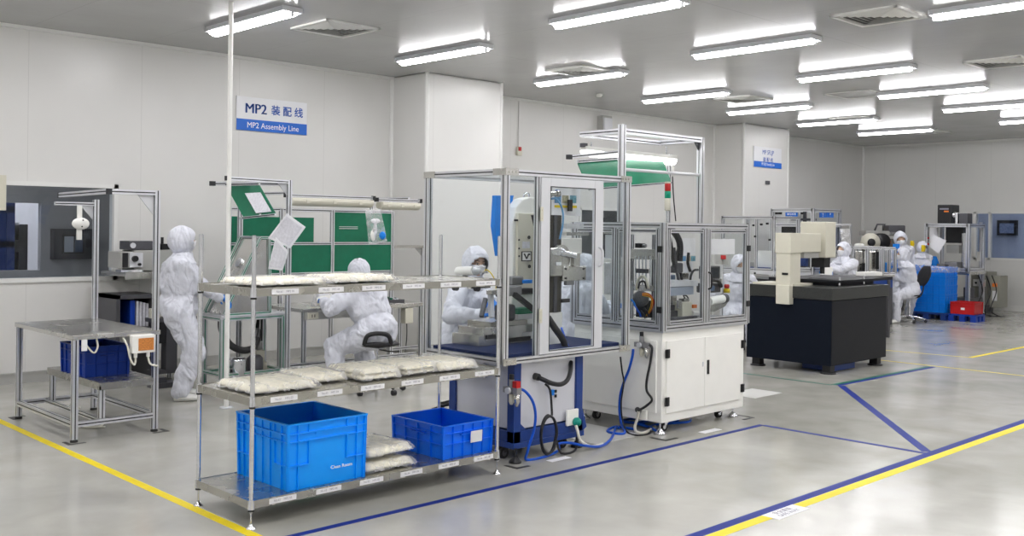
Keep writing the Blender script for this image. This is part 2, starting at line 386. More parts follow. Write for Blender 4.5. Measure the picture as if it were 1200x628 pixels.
for a, b2, y in ((X0, 8.15, 10.75), (9.48, 16.0, 11.03), (17.57, X1, 11.15), (8.14, 9.49, 10.02), (15.99, 17.58, 10.37)):
    t.box(a, y - .012, 0, b2, y, .10); t.box(a, y - .022, .095, b2, y, .115)
struct(t.build('baseboard_left', SKIRT))
t = MB(); t.box(X1 - .012, Y0, 0, X1, Y1, .10); t.box(X1 - .022, Y0, .095, X1, Y1, .115); struct(t.build('baseboard_back', COVE))
# window frames + panes, and the rooms seen through them
def window(n, axis, p, a0, a1, z0, z1, mull=(), fw=.045):
    t = thing('window_%d' % n, None, None, (0, 0, 0)); t['kind'] = 'structure'
    f = MB()
    def bx(a, b, c, d, e0=-.02, e1=.1, m=0, mb=f):
        if axis == 'y': mb.box(a, p + e0, c, b, p + e1, d, m)
        else: mb.box(p + e0, a, c, p + e1, b, d, m)
    bx(a0 - .0, a1 + .0, z0 - .0, z0 + fw); bx(a0, a1, z1 - fw, z1); bx(a0, a0 + fw, z0, z1); bx(a1 - fw, a1, z0, z1)
    for q in mull: bx(q - .02, q + .02, z0, z1)
    f.build('window_frame', COVE, t)
    g = MB(); bx(a0 + fw, a1 - fw, z0 + fw, z1 - fw, .03, .036, 0, g); g.build('window_pane', WGL, t)
    return t
window(1, 'y', 10.75, WX0, WX1, WZ0, WZ1)
window(2, 'y', 11.03, VX0, VX1, VZ0, VZ1)
window(3, 'x', X1, FY0, FY1, FZ0, FZ1, (8.28,))
# corridor behind the left wall, with a window into the lit room beyond
CYB = 13.2
w = MB(); w.box(-1, CYB, 0, 1.2, CYB + TH, H); w.box(1.2, CYB, 0, 4.52, CYB + TH, 1.03); w.box(1.2, CYB, 1.87, 4.52, CYB + TH, H); w.box(4.52, CYB, 0, 16, CYB + TH, H)
w.box(5.9, 10.85, 0, 6.0, CYB, H)
struct(w.build('wall_corridor', DWALL))
struct(MB().box(-1, 16.4, 0, 10, 16.5, H).box(-1.1, CYB, 0, -1, 16.5, H).box(10, CYB, 0, 10.1, 16.5, H).build('wall_beyond', mat('beyond_wall', (.85, .85, .90), .6)))
for x, y, lb in ((.2, 12.0, 'nearest unseen light added to brighten the corridor behind the left wall'), (2.4, 12.0, 'middle unseen light added to brighten the corridor behind the left wall'), (12.8, 12.1, 'unseen light added to brighten the corridor behind the middle window')): EXTRA.append((x, y, lb))  # added fixtures, out of sight, that lift the dark corridors
# far side corridor
struct(MB().box(X1 + 1.5, 4.8, 0, X1 + 1.6, 9.3, H).box(X1 + .1, 9.2, 0, X1 + 1.5, 9.3, H).build('wall_far_corridor', mat('far_corridor_wall', (.42, .47, .60), .6)))
# ------------------------------------------------------------------ ceiling fittings
LIT = mat('lit_diffuser', (1, .985, 1.0), .4, emit=15)
def make_light():
    t = thing('ceiling_light', 'x', 'ceiling light')
    h = MB(); L = 1.46
    h.box(-.09, -L / 2, -.035, .09, L / 2, 0); h.box(-.105, -L / 2 - .012, -.052, .105, -L / 2 + .0, -.004); h.box(-.105, L / 2, -.052, .105, L / 2 + .012, -.004)
    h.box(-.105, -L / 2, -.052, -.09, L / 2, -.03); h.box(.09, -L / 2, -.052, .105, L / 2, -.03)
    h.build('housing', PALE, t)
    d = MB(); ps = []
    for k in range(9): a = PI * k / 8; ps.append((.074 * math.cos(a), -L / 2 + .02, -.042 - .045 * math.sin(a) ** .7))
    d.prism(ps, (0, L - .04, 0)); d.build('diffuser', LIT, t)
    MB().box(-.015, -L / 2 - .008, -.09, .015, -L / 2 + .02, -.05).build('end_clip', PALE, t); MB().box(-.015, L / 2 - .02, -.09, .015, L / 2 + .008, -.05).build('end_clip', PALE, t)
    return t
LP = make_light(); LP.location = (4.87, 8.66, H)
spots = [(4.87, 8.66, 'ceiling light furthest left, crossed by the thin white pole'),
 (7.29, 8.70, 'ceiling light at the near corner of the first wall column'),
 (9.63, 8.73, 'ceiling light beside the square vent above the tall machine frame'),
 (12.0, 8.80, 'ceiling light in the wall row, between two square vents'),
 (14.1, 8.70, 'ceiling light directly left of the second wall column top'),
 (16.5, 8.80, 'ceiling light right of the second wall column, under a square vent'),
 (18.8, 8.80, 'furthest ceiling light of the wall row, near the far corner'),
 (6.93, 5.85, 'ceiling light at the top centre, nearest of the middle row'),
 (9.22, 5.88, 'second ceiling light from the near end of the middle row'),
 (11.55, 5.93, 'third ceiling light from the near end of the middle row'),
 (13.75, 5.93, 'fourth ceiling light from the near end of the middle row'),
 (15.95, 5.93, 'fifth ceiling light of the middle row, cut by the right frame edge'),
 (18.3, 5.93, 'small distant ceiling light at the right frame edge above the far window'),
 (8.93, 3.10, 'large ceiling light at the top right corner of the view'),
 (11.3, 3.10, 'ceiling light just past the top right corner, in the near right row'),
 (13.6, 3.10, None), (16.0, 3.1, None),
 (4.6, 5.85, None), (2.3, 5.85, None), (0, 5.85, None), (2.4, 8.66, None), (0, 8.66, None), (6.6, 3.1, None), (4.3, 3.1, None), (2., 3.1, None), (-.4, 3.1, None),
 (6.6, .3, None), (4.3, .3, None), (2., .3, None), (-.4, .3, None), (9, .3, None), (11.3, .3, None), (14, .3, None), (17, .3, None), (2, -2.2, None), (4.3, -2.2, None), (6.6, -2.2, None), (12, -2.2, None), (17, -2.2, None), (-2.4, 5.8, None), (-2.4, 3.1, None), (-2.4, .3, None)]
for i, (x, y, lab) in enumerate(spots):
    o = LP if i == 0 else copy_tree(LP)
    o.location = (x, y, H); o['label'] = lab or 'ceiling light outside the photographed part of the hall'; o['group'] = 'ceiling lights' if lab else 'ceiling lights outside the view'
# unseen lamps added to brighten the rooms beyond the windows
for x, y in ((2.6, 15.6), (4.1, 15.6), (5.1, 15.6), (6.1, 15.6)):
    o = copy_tree(LP); o.location = (x, y, H); o['label'] = 'unseen light added to brighten the room beyond the left window'; o['group'] = 'unseen lights added beyond the windows'
for x, y, lb in EXTRA:
    o = copy_tree(LP); o.location = (x, y, H); o['label'] = lb; o['group'] = 'unseen lights added beyond the windows'
o = copy_tree(LP); o.location = (X1 + .8, 7.2, H); o['label'] = 'unseen light added to brighten the corridor beyond the far window'  # added fixture, out of sight, lighting the far corridor
def make_vent():
    t = thing('ceiling_vent', 'x', 'air vent')
    f = MB(); S = .32
    for a, b2 in ((1, 0), (-1, 0), (0, 1), (0, -1)):
        if a: f.box(a * S, -S, -.02, a * (S - .035), S, 0)
        else: f.box(-S, b2 * S, -.02, S, b2 * (S - .035), 0)
    f.build('vent_frame', COVE, t)
    MB().box(-S + .03, -S + .03, -.003, S - .03, S - .03, 0).build('vent_duct', mat('vent_dark', (.22, .22, .22), .7) if 'vent_dark' not in MATS else MATS['vent_dark'], t)
    for k in range(5):
        s_ = .27 - k * .052; l = MB(); zz = -.006
        for q in range(4):
            R = Matrix.Rotation(q * PI / 2, 3, 'Z'); a = R @ V((s_, -s_, zz)); b3 = R @ V((s_, s_, zz)); c3 = R @ V((s_ - .030, s_ - .030, zz - .016)); d3 = R @ V((s_ - .030, -s_ + .030, zz - .016))
            l.slab(a, b3, c3, d3, .002)
        l.build('louvre', COVE, t)
    return t
VP_ = make_vent()
vents = [(5.7, 8.47, 'square air vent beside the leftmost ceiling light'), (8.77, 4.27, 'largest square air vent, at the top right between two lights'),
 (9.35, 8.95 - .5, 'square air vent above the light over the tall frame'), (13.0, 8.45, 'square air vent between the two lights left of the second column'),
 (12.1, 4.4, 'square air vent cut by the right frame edge'), (16.5, 8.45, 'small distant square air vent above the light right of the second column'), (19.6, 8.5, 'furthest small square air vent, near the far corner')]
for i, (x, y, lab) in enumerate(vents):
    o = VP_ if i == 0 else copy_tree(VP_)
    o.location = (x, y, H); o['label'] = lab; o['group'] = 'ceiling vents'
# access hatch outline, smoke detectors, sprinkler drop
t = MB(); 
for (a, b2, c2, d2) in ((0, 0, .7, .015), (0, .685, .7, .7), (0, 0, .015, .7), (.685, 0, .7, .7)): t.box(a, b2, -.006, c2, d2, 0)
hx = t.build('ceiling_hatch', COVE); hx.location = (13.3, 6.6, H); tag(hx, 'square access hatch outline in the ceiling between two light rows', 'hatch')
def detector(x, y, lab):
    o = MB().lathe((0, 0, 0), [(.055, 0), (.055, -.02), (.03, -.045), (.0, -.048)], 16).build('smoke_detector', COVE); o.location = (x, y, H); tag(o, lab, 'smoke detector')
detector(*AZ(971, 88, H)[:2], 'small round smoke detector on the ceiling beside the second middle light')
detector(*AZ(702, 110, H)[:2], 'small round fitting on the ceiling near the emergency lamp')
# ------------------------------------------------------------------ signs on the walls
def sign(name, label, c0, c1, z0, z1, y, zsplit, lines):
    t = thing(name, label, 'sign', ((c0 + c1) / 2, y, z0))
    MB().box(c0, y - .012, z0, c1, y, z1).build('sign_panel', WSIGN, t, world=True)
    MB().box(c0, y - .0145, z0, c1, y - .011, zsplit).build('blue_band', BLUES, t, world=True)
    for body, size, m, x, z, wt, xs in lines:
        text(body, size, m, t, frame_m((x, y - .0155, z), (1, 0, 0), (0, 0, 1)), 'lettering', .0006, wt, xs=xs)
sign('wall_sign', 'large white and blue assembly line sign right of the thin white pole', 5.86, 6.82, 2.75, 3.15, 10.745, 2.885,
     [('MP2', .165, INK, 6.11, 3.01, 0, 1.0), ('MP2', .165, INK, 6.117, 3.01, 0, 1.0), ('装', .125, INK, 6.38, 3.01, .002, 1), ('配', .125, INK, 6.54, 3.01, .002, 1), ('线', .125, INK, 6.70, 3.01, .002, 1), ('MP2 Assembly Line', .095, WHITET, 6.35, 2.815, 0, .95)])
a = AY(883, 171, 10.365); b_ = AY(915, 198, 10.365)
sign('wall_sign', 'smaller white and blue sign high on the second wall column', a.x, b_.x, b_.z, a.z, 10.365, b_.z + (a.z - b_.z) * .28,
     [('MP SFLJP', .12, INK, (a.x + b_.x) / 2, a.z - .10, 0, .9), ('装 配 线', .11, INK, (a.x + b_.x) / 2, a.z - .25, .001, .9), ('MP SFLJP Assembly Line', .075, WHITET, (a.x + b_.x) / 2, b_.z + .06, 0, .62)])
# fire alarm, emergency light on the wall, small black fitting on the column
p = AY(607, 177, 11.03)
t = thing('alarm_box', 'small red and cream alarm box on the wall right of the first column', 'alarm', (p.x, 11.03, p.z))
MB().box(p.x - .045, 10.98, p.z - .07, p.x + .045, 11.03, p.z + .06).build('alarm_housing', CREAMP, t, world=True, bevel=.006)
MB().box(p.x - .04, 10.965, p.z + .0, p.x + .01, 10.981, p.z + .06).build('red_lamp', RED, t, world=True)
MB().cyl((p.x, 11.02, p.z + .06), (p.x, 11.02, H), .008).build('conduit', WALL, t, world=True)
p = AY(705, 146, 11.03)
t = thing('emergency_lamp', 'grey box lamp high on the wall behind the tall machine frame', 'wall lamp', (p.x, 11.03, p.z))
MB().box(p.x - .12, 10.9, p.z - .16, p.x + .12, 11.03, p.z + .14).build('lamp_housing', GRYP, t, world=True, bevel=.01)
MB().box(p.x - .10, 10.88, p.z - .14, p.x + .10, 10.901, p.z + .10).build('lamp_cover', PALE, t, world=True)
p = AY(899, 214, 10.365)
tag(MB().box(p.x - .06, 10.34, p.z - .035, p.x + .06, 10.372, p.z + .035).build('wall_sensor', DARK, at=(p.x, 10.36, p.z)), 'tiny dark sensor on the second column below its sign', 'sensor')
# thin white pole from ceiling to floor
p = AD(268.5, 200, 8.95)
t = thing('service_pole', 'thin white vertical service pole in front of the left wall', 'pole', (p.x, p.y, 0))
MB().cyl((p.x, p.y, .012), (p.x, p.y, H), .021, n=16).build('pole_tube', WPAINT, t, world=True)
MB().lathe((p.x, p.y, 0), [(.06, 0), (.06, .008), (.025, .012)], 16).build('pole_flange', PALE, t, world=True)
# ------------------------------------------------------------------ floor tapes and labels
def strip(name, label, pts, w, m, cat='floor tape', z=.0012):
    a, b = V((*pts[0], 0)), V((*pts[1], 0)); d = (b - a).normalized(); n = V((-d.y, d.x, 0)) * w / 2
    o = MB().prism([a - n, b - n, b + n, a + n], (0, 0, z)).build(name, m, at=(a + b) / 2); o.data.transform(Matrix.Translation((0, 0, 0)))
    return tag(o, label, cat)
strip('floor_tape', 'long blue floor tape running past the rack and both machines', [(1.2, 4.60), (7.42, 4.60)], .05, TAPEB)
strip('floor_tape', 'blue floor tape from the white machine corner towards the yellow line', [(7.41, 4.58), (7.41, 3.20)], .05, TAPEB)
strip('floor_tape', 'broad blue floor tape running alongside the right yellow line', [(1.2, 3.175), (14.5, 3.175)], .065, TAPEB)
strip('floor_tape', 'yellow floor tape in the bottom right of the view', [(1.2, 3.10), (14.5, 3.10)], .07, TAPEY)
strip('floor_tape', 'bright yellow floor tape running from the left edge under the rack corner', [(2.72, 3.2), (2.72, 10.4)], .06, TAPEY)
strip('floor_tape', 'diagonal blue floor tape joining the green corner to the yellow line', [(9.93, 5.20), (7.47, 3.22)], .075, TAPEB)
strip('floor_tape', 'dark green floor tape in front of the black granite machine', [(9.93, 5.29), (12.2, 5.24)], .06, TAPEG)
strip('floor_tape', 'navy floor tape hugging the near side of the green tape', [(9.93, 5.235), (12.2, 5.185)], .05, TAPEB)
strip('floor_tape', 'thin green floor tape between white machine and black granite machine', [(9.90, 5.30), (9.90, 9.5)], .04, TAPEG)
strip('floor_tape', 'far yellow floor tape leading to the right edge behind the granite machine', [(12.30, 6.4), (12.28, 3.8)], .03, TAPEY)
strip('floor_tape', 'more distant thin yellow floor tape crossing the back aisle', [(13.3, 6.9), (13.5, 5.26)], .025, TAPEY)
strip('floor_tape', 'short yellow floor tape far right pointing at the far window', [(13.5, 5.26), (18.5, 5.2)], .06, TAPEY)
def flat(name, label, cx, cy, w, d, m, cat, rz=0, z=.0018):
    o = MB().box(-w / 2, -d / 2, 0, w / 2, d / 2, z).build(name, m); o.location = (cx, cy, 0); o.rotation_euler = (0, 0, rz); WM[o] = Matrix.Translation((cx, cy, 0)) @ Matrix.Rotation(rz, 4, 'Z')
    return tag(o, label, cat)
p = AZ(921, 600)
o = flat('floor_label', 'white printed label stuck across the near yellow tape', p.x, p.y, .34, .115, PAPER, 'floor label', 0)
text('安全通道\nSAFE WAY', .045, GREYT, o, frame_m((p.x, p.y, .0022), (1, 0, 0), (0, 1, 0)), 'lettering', .0003)
o = flat('floor_label', 'white label on the floor in front of the blue machine base', *AZ(655, 538)[:2], .20, .06, PAPER, 'floor label')
o = flat('floor_label', 'white label on the floor in front of the white cabinet castors', *AZ(832, 505)[:2], .24, .07, PAPER, 'floor label')
p = AZ(745, 505); flat('floor_sheet', 'large white flat sheet on the floor between the two machines', 6.05, 5.32, .55, .62, mat('floor_board', (.52, .52, .50), .5), 'sheet', 0, .004)
flat('floor_sheet', 'small white flat sheet on the floor beyond the white cabinet', *AZ(883, 461)[:2], .5, .35, MATS['floor_board'], 'sheet', 0, .003)
def lmark(x, y, sx, sy, lab, L=.13):
    w = .03; m = MB(); m.prism([(0, 0, 0), (sx * L, 0, 0), (sx * L, sy * w, 0), (sx * w, sy * w, 0), (sx * w, sy * L, 0), (0, sy * L, 0)], (0, 0, .0015))
    o = m.build('corner_mark', TAPEK); o.location = (x, y, 0); return tag(o, lab, 'floor mark', 'black corner marks')
lmark(2.80, 7.56, 1, 1, 'black corner mark under the near leg of the left workbench')
lmark(2.82, 8.95, 1, -1, 'black corner mark under the left rear leg of the left workbench')
lmark(3.58, 7.56, -1, 1, 'black corner mark under the right leg of the left workbench')
lmark(4.78, 4.86, 1, 1, 'black corner mark below the blue machine base foot')
lmark(6.28, 4.74, 1, 1, 'black corner mark below the white cabinet near foot', .16)
lmark(7.66, 4.82, -1, 1, 'black corner mark below the white cabinet right foot', .16)
lmark(6.02, 5.15, -1, 1, 'black corner mark beside the right foot of the blue machine base')
# ------------------------------------------------------------------ left workbench
t = thing('workbench', 'aluminium framed workbench with steel top and overhead frame at far left', 'workbench', (3.18, 8.2, 0))
x0, x1, y0, y1, zt = 2.87, 3.49, 7.64, 8.85, .80
MB().box(x0 - .03, y0 - .03, zt - .035, x1 + .03, y1 + .03, zt).build('tabletop', STEEL, t, True, bevel=.004)
for x, y, z in ((x0, y0, zt - .036), (x0, y1, zt - .036), (x1, y0, 1.90), (x1, y1, 1.84)):
    m = MB(); m.prof((x, y, .02), (x, y, z), .042)
    m.build('leg', [ALU, SLOT], t, True)
    MB().lathe((x, y, 0), [(.028, 0), (.028, .012), (.012, .02)], 12).build('leveling_foot', RUB, t, True)
for a, b in (((x0, y0, .13), (x1, y0, .13)), ((x0, y1, .13), (x1, y1, .13)), ((x0, y0, .13), (x0, y1, .13)), ((x1, y0, .13), (x1, y1, .13))):
    MB().prof(a, b, .04).build('lower_rail', [ALU, SLOT], t, True)
MB().box(3.05, 7.62, .40, 3.50, 8.72, .425).box(3.05, 7.62, .37, 3.06, 8.72, .40).box(3.05, 7.62, .37, 3.5, 7.63, .40).build('lower_tier', DSTEEL, t, True)
for x, y in ((3.08, 7.66), (3.08, 8.68)): MB().prof((x, y, .15), (x, y, .40), .04).build('tier_post', [ALU, SLOT], t, True)
MB().prof((3.08, 7.66, .13), (3.08, 8.85, .13), .03).build('lower_rail', [ALU, SLOT], t, True)
MB().prof((3.47, y0, 1.88), (3.10, y0, 1.88), .04).build('overhead_arm', [ALU, SLOT], t, True)
MB().prof((3.47, y1, 1.80), (3.14, y1, 1.80), .03).build('overhead_arm', [ALU, SLOT], t, True)
MB().prof((3.10, y0 - .02, 1.88), (3.10, 8.60, 1.865), .04).cbox((3.10, y0 - .025, 1.88), (.044, .012, .044), 1).cbox((3.10, 8.605, 1.865), (.044, .012, .044), 1).build('overhead_rail', [ALU, SLOT], t, True)
MB().prism([(3.47, y0 + .005, 1.86), (3.34, y0 + .005, 1.86), (3.47, y0 + .005, 1.70)], (0, .01, 0)).build('gusset', PALE, t, True)
MB().prism([(3.47, y1 + .005, 1.785), (3.36, y1 + .005, 1.785), (3.47, y1 + .005, 1.66)], (0, .01, 0)).build('gusset', PALE, t, True)
q = AY(93, 262, 8.83)
t2 = thing('ionizer_head', 'small white oval ionizer hanging from the left workbench frame', 'ionizer', (q.x, q.y, 1.795))
MB().box(q.x - .02, q.y - .01, q.z - .14, q.x + .02, q.y + .01, 1.785).build('hanger', WPAINT, t2, True)
MB().ell((q.x, q.y - .03, q.z), (.075, .03, .052), 20, 12).build('oval_head', WPAINT, t2, True)
for dx, dz in ((.01, .03), (.0, -.025)): MB().cyl((q.x + dx, q.y - .055, q.z + dz), (q.x + dx, q.y - .064, q.z + dz), .006).build('screw', BLACK, t2, True)
# control box on its side
t2 = thing('control_box', 'cream control box with amber display under the left workbench top', 'control box', (3.36, 7.6, .63))
MB().box(3.27, 7.56, .635, 3.455, 7.618, .775).build('box_housing', WPAINT, t2, True, bevel=.008)
MB().box(3.32, 7.556, .655, 3.44, 7.561, .75).build('amber_display', AMBER, t2, True)
for x in (3.31, 3.41): MB().cyl((x, 7.59, .60), (x, 7.59, .637), .014).build('gland', WPAINT, t2, True)
o = MB().tube([(2.93, 7.66, .765), (2.96, 7.62, .70), (3.0, 7.61, .66), (3.03, 7.62, .70), (3.03, 7.64, .757)], .007).build('cable_loop', WCAB, at=(2.95, 7.64, .76)); tag(o, 'short white cable loop hanging by the near leg of the left workbench', 'cable')
MB().tube([(3.22, 7.61, .757), (3.24, 7.58, .70), (3.26, 7.57, .6), (3.29, 7.57, .55), (3.31, 7.59, .57), (3.31, 7.59, .61)], .008).build('cable', WCAB, t2, True)
MB().tube([(3.41, 7.59, .60), (3.42, 7.58, .55), (3.45, 7.57, .53), (3.49, 7.6, .52)], .008).build('cable', WCAB, t2, True)
tag(MB().box(2.905, 7.600, .68, 2.945, 7.612, .765).build('paper_tag', PAPER, at=(2.92, 7.61, .68)), 'small white tag hanging beside the near leg of the left workbench', 'tag')
o = MB().tube([(3.2, 8.4, .12), (3.15, 8.35, .03), (3.1, 8.2, .012), (3.22, 8.05, .012), (3.3, 8.2, .012), (3.2, 8.3, .014), (3.12, 8.1, .012), (3.25, 8.0, .01)], .008).build('loose_cable', WCAB, at=(3.2, 8.2, 0)); tag(o, 'loose white cable coiled on the floor under the left workbench', 'cable')
# ------------------------------------------------------------------ ribbed crates
def crate(name, label, L, W, Hh, m, loc, rz, group=None, nx=5, ny=4, big=False, text_=None, paper=False, detail=True, open_=True):
    t = thing(name, label, 'crate', loc, rz, group); b = MB(); tp = .975; wt = .006
    def P(x, y, z): k = tp + (1 - tp) * z / Hh; return (x * k, y * k, z)
    hx, hy = L / 2, W / 2
    for s, (ax, hw, hd) in enumerate((('x', hx, hy), ('x', hx, hy), ('y', hy, hx), ('y', hy, hx))):
        sg = 1 if s % 2 else -1
        if ax == 'x': q = [P(-hw, sg * (hd - .012), 0), P(hw, sg * (hd - .012), 0), P(hw, sg * (hd - .012), Hh), P(-hw, sg * (hd - .012), Hh)]; ex = (0, -sg * wt, 0)
        else: q = [P(sg * (hd - .012), -hw, 0), P(sg * (hd - .012), hw, 0), P(sg * (hd - .012), hw, Hh), P(sg * (hd - .012), -hw, Hh)]; ex = (-sg * wt, 0, 0)
        b.prism(q, ex)
        def rib(u0, z0, u1, z1, th=.004, out=.012):
            if ax == 'x': c0, c1 = V(P(u0, sg * (hd - .012), z0)), V(P(u1, sg * (hd - .012), z1)); o = V((0, sg, 0))
            else: c0, c1 = V(P(sg * (hd - .012), u0, z0)), V(P(sg * (hd - .012), u1, z1)); o = V((sg, 0, 0))
            b.bar(c0 + o * out / 2, c1 + o * out / 2, th if abs(c0.z - c1.z) < 1e-6 else out, th if abs(c0.z - c1.z) > 1e-6 else th, 0, up=(0, 0, 1) if abs(c0.z - c1.z) < 1e-6 else o) if False else b.prism([c0 - o * .002, c1 - o * .002, c1 + o * out, c0 + o * out], (V((0, 0, th)) if abs(c0.z - c1.z) < 1e-6 else ((c1 - c0).cross(o).normalized() * th)))
        n = nx if ax == 'x' else ny
        zb = Hh - (.055 if not big else .06)
        rib(-hw * .985, Hh - .008, hw * .985, Hh - .008, .008, .017)
        rib(-hw * .985, zb, hw * .985, zb, .005, .014)
        if detail:
            if big:
                z2, z3 = Hh * .72, Hh * .36; u = .48
                rib(-hw, z2, hw, z2, .005, .013)
                rib(-hw, z3, -hw * u, z3, .005, .013); rib(hw * u, z3, hw, z3, .005, .013)
                for uu in (-.98, -.74, .74, .98): rib(hw * uu, .0, hw * uu, Hh, .004, .012)
                for uu in (-u, u): rib(hw * uu, z3, hw * uu, z2, .005, .012); rib(hw * uu, zb, hw * uu, Hh, .004, .01)
                if ax == 'y':
                    for uu in (-.3, .0, .3): rib(hw * uu, .0, hw * uu, Hh, .004, .009)
                b.prism([P(-hw * .3, sg * (hd - .011), Hh * .80) if ax == 'x' else P(sg * (hd - .011), -hw * .3, Hh * .80), P(hw * .3, sg * (hd - .011), Hh * .80) if ax == 'x' else P(sg * (hd - .011), hw * .3, Hh * .80), P(hw * .3, sg * (hd - .011), Hh * .84) if ax == 'x' else P(sg * (hd - .011), hw * .3, Hh * .84), P(-hw * .3, sg * (hd - .011), Hh * .84) if ax == 'x' else P(sg * (hd - .011), -hw * .3, Hh * .84)], (0, sg * .006, 0) if ax == 'x' else (sg * .006, 0, 0))
            else:
                rib(-hw, Hh * .42, hw, Hh * .42, .004, .010)
                for k in range(n + 1): uu = -1 + 2 * k / n; rib(hw * uu * .985, 0, hw * uu * .985, Hh, .004, .011)
                # handle lip
                rib(-hw * .3, Hh * .66, hw * .3, Hh * .66, .006, .016); 
    b.box(-hx * tp + .01, -hy * tp + .01, 0, hx * tp - .01, hy * tp - .01, .008)
    b.build('crate_body', m, t)
    return t
c = crate('plastic_crate', 'deep blue plastic crate on the lower tier of the left workbench', .52, .36, .24, CRATE3, (3.235, 8.19, .426), PI / 2)
def rack_zpos(): pass
# ------------------------------------------------------------------ wire rack with its three tiers
RX0, RX1, RY0, RY1 = 2.765, 4.585, 4.855, 5.46
t = thing('shelving_rack', 'three tier stainless steel rack on thin round posts in the foreground', 'shelving rack', ((RX0 + RX1) / 2, (RY0 + RY1) / 2, 0))
for x, y in ((RX0, RY0), (RX0, RY1), (RX1, RY0), (RX1, RY1)):
    m = MB().cyl((x, y, .09), (x, y, 1.58), .0125, n=14)
    for k in range(54): m.cyl((x, y, .16 + k * .0262), (x, y, .1625 + k * .0262), .0133, n=10, caps=False)
    m.cyl((x, y, 1.58), (x, y, 1.585), .010, n=14)
    o = m.build('post', CHROME, t, True)
    f = MB().cyl((x, y, .02), (x, y, .10), .006, n=8).lathe((x, y, 0), [(.028, 0), (.028, .004), (.012, .018), (.008, .03)], 16); f.build('leveling_foot', CHROME, t, True)
for z, n in ((.15, 6), (.705, 6), (1.295, 6)):
    m = MB(); m.box(RX0 - .012, RY0 - .012, z - .01, RX1 + .012, RY1 + .012, z)
    for a, b in ((RX0, RX1),): m.box(a, RY0 - .016, z - .04, b, RY0 - .012, z + .004); m.box(a, RY1 + .012, z - .04, b, RY1 + .016, z + .004)
    m.box(RX0 - .016, RY0, z - .04, RX0 - .012, RY1, z + .004); m.box(RX1 + .012, RY0, z - .04, RX1 + .016, RY1, z + .004)
    m.build('tier', DSTEEL, t, True)
    for x, y in ((RX0, RY0), (RX0, RY1), (RX1, RY0), (RX1, RY1)):
        MB().cyl((x, y, z - .045), (x, y, z + .006), .020, .017, n=14).build('tier_collar', CHROME, t, True)
        MB().cyl((x, y, z - .056), (x, y, z - .044), .017, n=14).build('sleeve_ring', RUB, t, True)
    for k in range(n):
        xx = RX0 + .10 + k * .30
        o = MB().box(xx, RY0 - .0185, z - .033, xx + .17, RY0 - .0155, z - .004).build('shelf_label', PAPER, t, True)
        o2 = text('No.%d%d    MP2 %02d' % (n, k + 1, k + 3), .017, GREYT, o, frame_m((xx + .085, RY0 - .0188, z - .0185), (1, 0, 0), (0, 0, 1)), 'lettering', .0002)
# big crate and second crate on the bottom tier
c = crate('plastic_crate', 'large bright blue crate at the left of the rack bottom tier', .545, .575, .375, CRATE, (3.268, 5.160, .151), 0, big=True)
text('Clean Room', .027, WHITET, c, frame_m((3.36, 5.160 - .2858, .245), (1, 0, 0), (0, 0.04, 1)), 'lettering', .0015, xs=1.1)
c = crate('plastic_crate', 'mid blue shallow crate at the right of the rack bottom tier', .44, .54, .215, CRATE2, (4.36, 5.155, .151), 0)
MB().slab((.005 , -.2805, .085), (.105, -.2805, .085), (.105, -.2840, .160), (.005, -.2840, .160), .0015).build('paper_label', PAPER, c)
# ------------------------------------------------------------------ bags of trays
def bag(label, loc, w, d, h, seed, rz=0, group='bags of cream trays', layers=1, fl=.05, m=None):
    t = thing('tray_bag', label, 'bag', loc, rz, group); rnd = random.Random(seed)
    b = MB(); n = 26; k = 14
    for L in range(layers):
        z0 = .006 + h * L / layers; hh = h / layers * .86; ox, oy = rnd.uniform(-.012, .012), rnd.uniform(-.01, .01)
        vs = []; fs = []
        # rounded slab with slightly sagging top, ribbed sides
        for j in range(k + 1):
            v = -1 + 2 * j / k
            for i in range(n + 1):
                u = -1 + 2 * i / n
                fx = min(1, (1 - abs(u)) * 26) ** .5; fy = min(1, (1 - abs(v)) * 14) ** .5
                zz = z0 + hh * (.35 + .65 * fx * fy) + .003 * noise.noise(V((u * 2, v * 2, seed + L)))
                vs.append((ox + u * w / 2 * .93, oy + v * d / 2 * .90, zz))
        o = len(vs)
        for j in range(k + 1):
            for i in range(n + 1): vs.append((ox + (-1 + 2 * i / n) * w / 2 * .92, oy + (-1 + 2 * j / k) * d / 2 * .89, z0))
        W = n + 1
        for j in range(k):
            for i in range(n): a = j * W + i; fs.append((a, a + 1, a + W + 1, a + W)); fs.append((o + a, o + a + W, o + a + W + 1, o + a + 1))
        for i in range(n): fs.append((i, o + i, o + i + 1, i + 1)); a = k * W + i; fs.append((a, a + 1, o + a + 1, o + a))
        for j in range(k): a = j * W; fs.append((a, a + W, o + a + W, o + a)); a = j * W + n; fs.append((a, o + a, o + a + W, a + W))
        b.add(vs, fs, 0, True)
    b.build('cream_trays', m or CREAM, t)
    f = MB(); n, k = 34, 22; vs = []; fs = []
    for j in range(k + 1):
        v = -1 + 2 * j / k
        for i in range(n + 1):
            u = -1 + 2 * i / n
            fx = max(0, min(1, (1.0 - abs(u) * 1.0) * 7)) ** .6; fy = max(0, min(1, (1.0 - abs(v)) * 5)) ** .6
            q = fx * fy
            sx = w / 2 * (1 + fl * (1 if u > 0 else .4) * (1 + .5 * noise.noise(V((v * 3, seed, 1))))) ; sy = d / 2 * (1 + .03 * noise.noise(V((u * 3, seed, 5))))
            z = .004 + (h + .006) * q + .0045 * noise.noise(V((u * 3.5, v * 3, seed * 1.7))) * (.4 + q) + .02 * (1 - q) * abs(noise.noise(V((u * 6, v * 6, seed))))
            vs.append((u * sx, v * sy, max(z, .003)))
    for j in range(k):
        for i in range(n): a = j * (n + 1) + i; fs.append((a, a + 1, a + n + 2, a + n + 1))
    f.add(vs, fs, 0, True); f.build('plastic_film', WRINK, t)
    return t
zT, zM, zB = 1.299, .709, .154
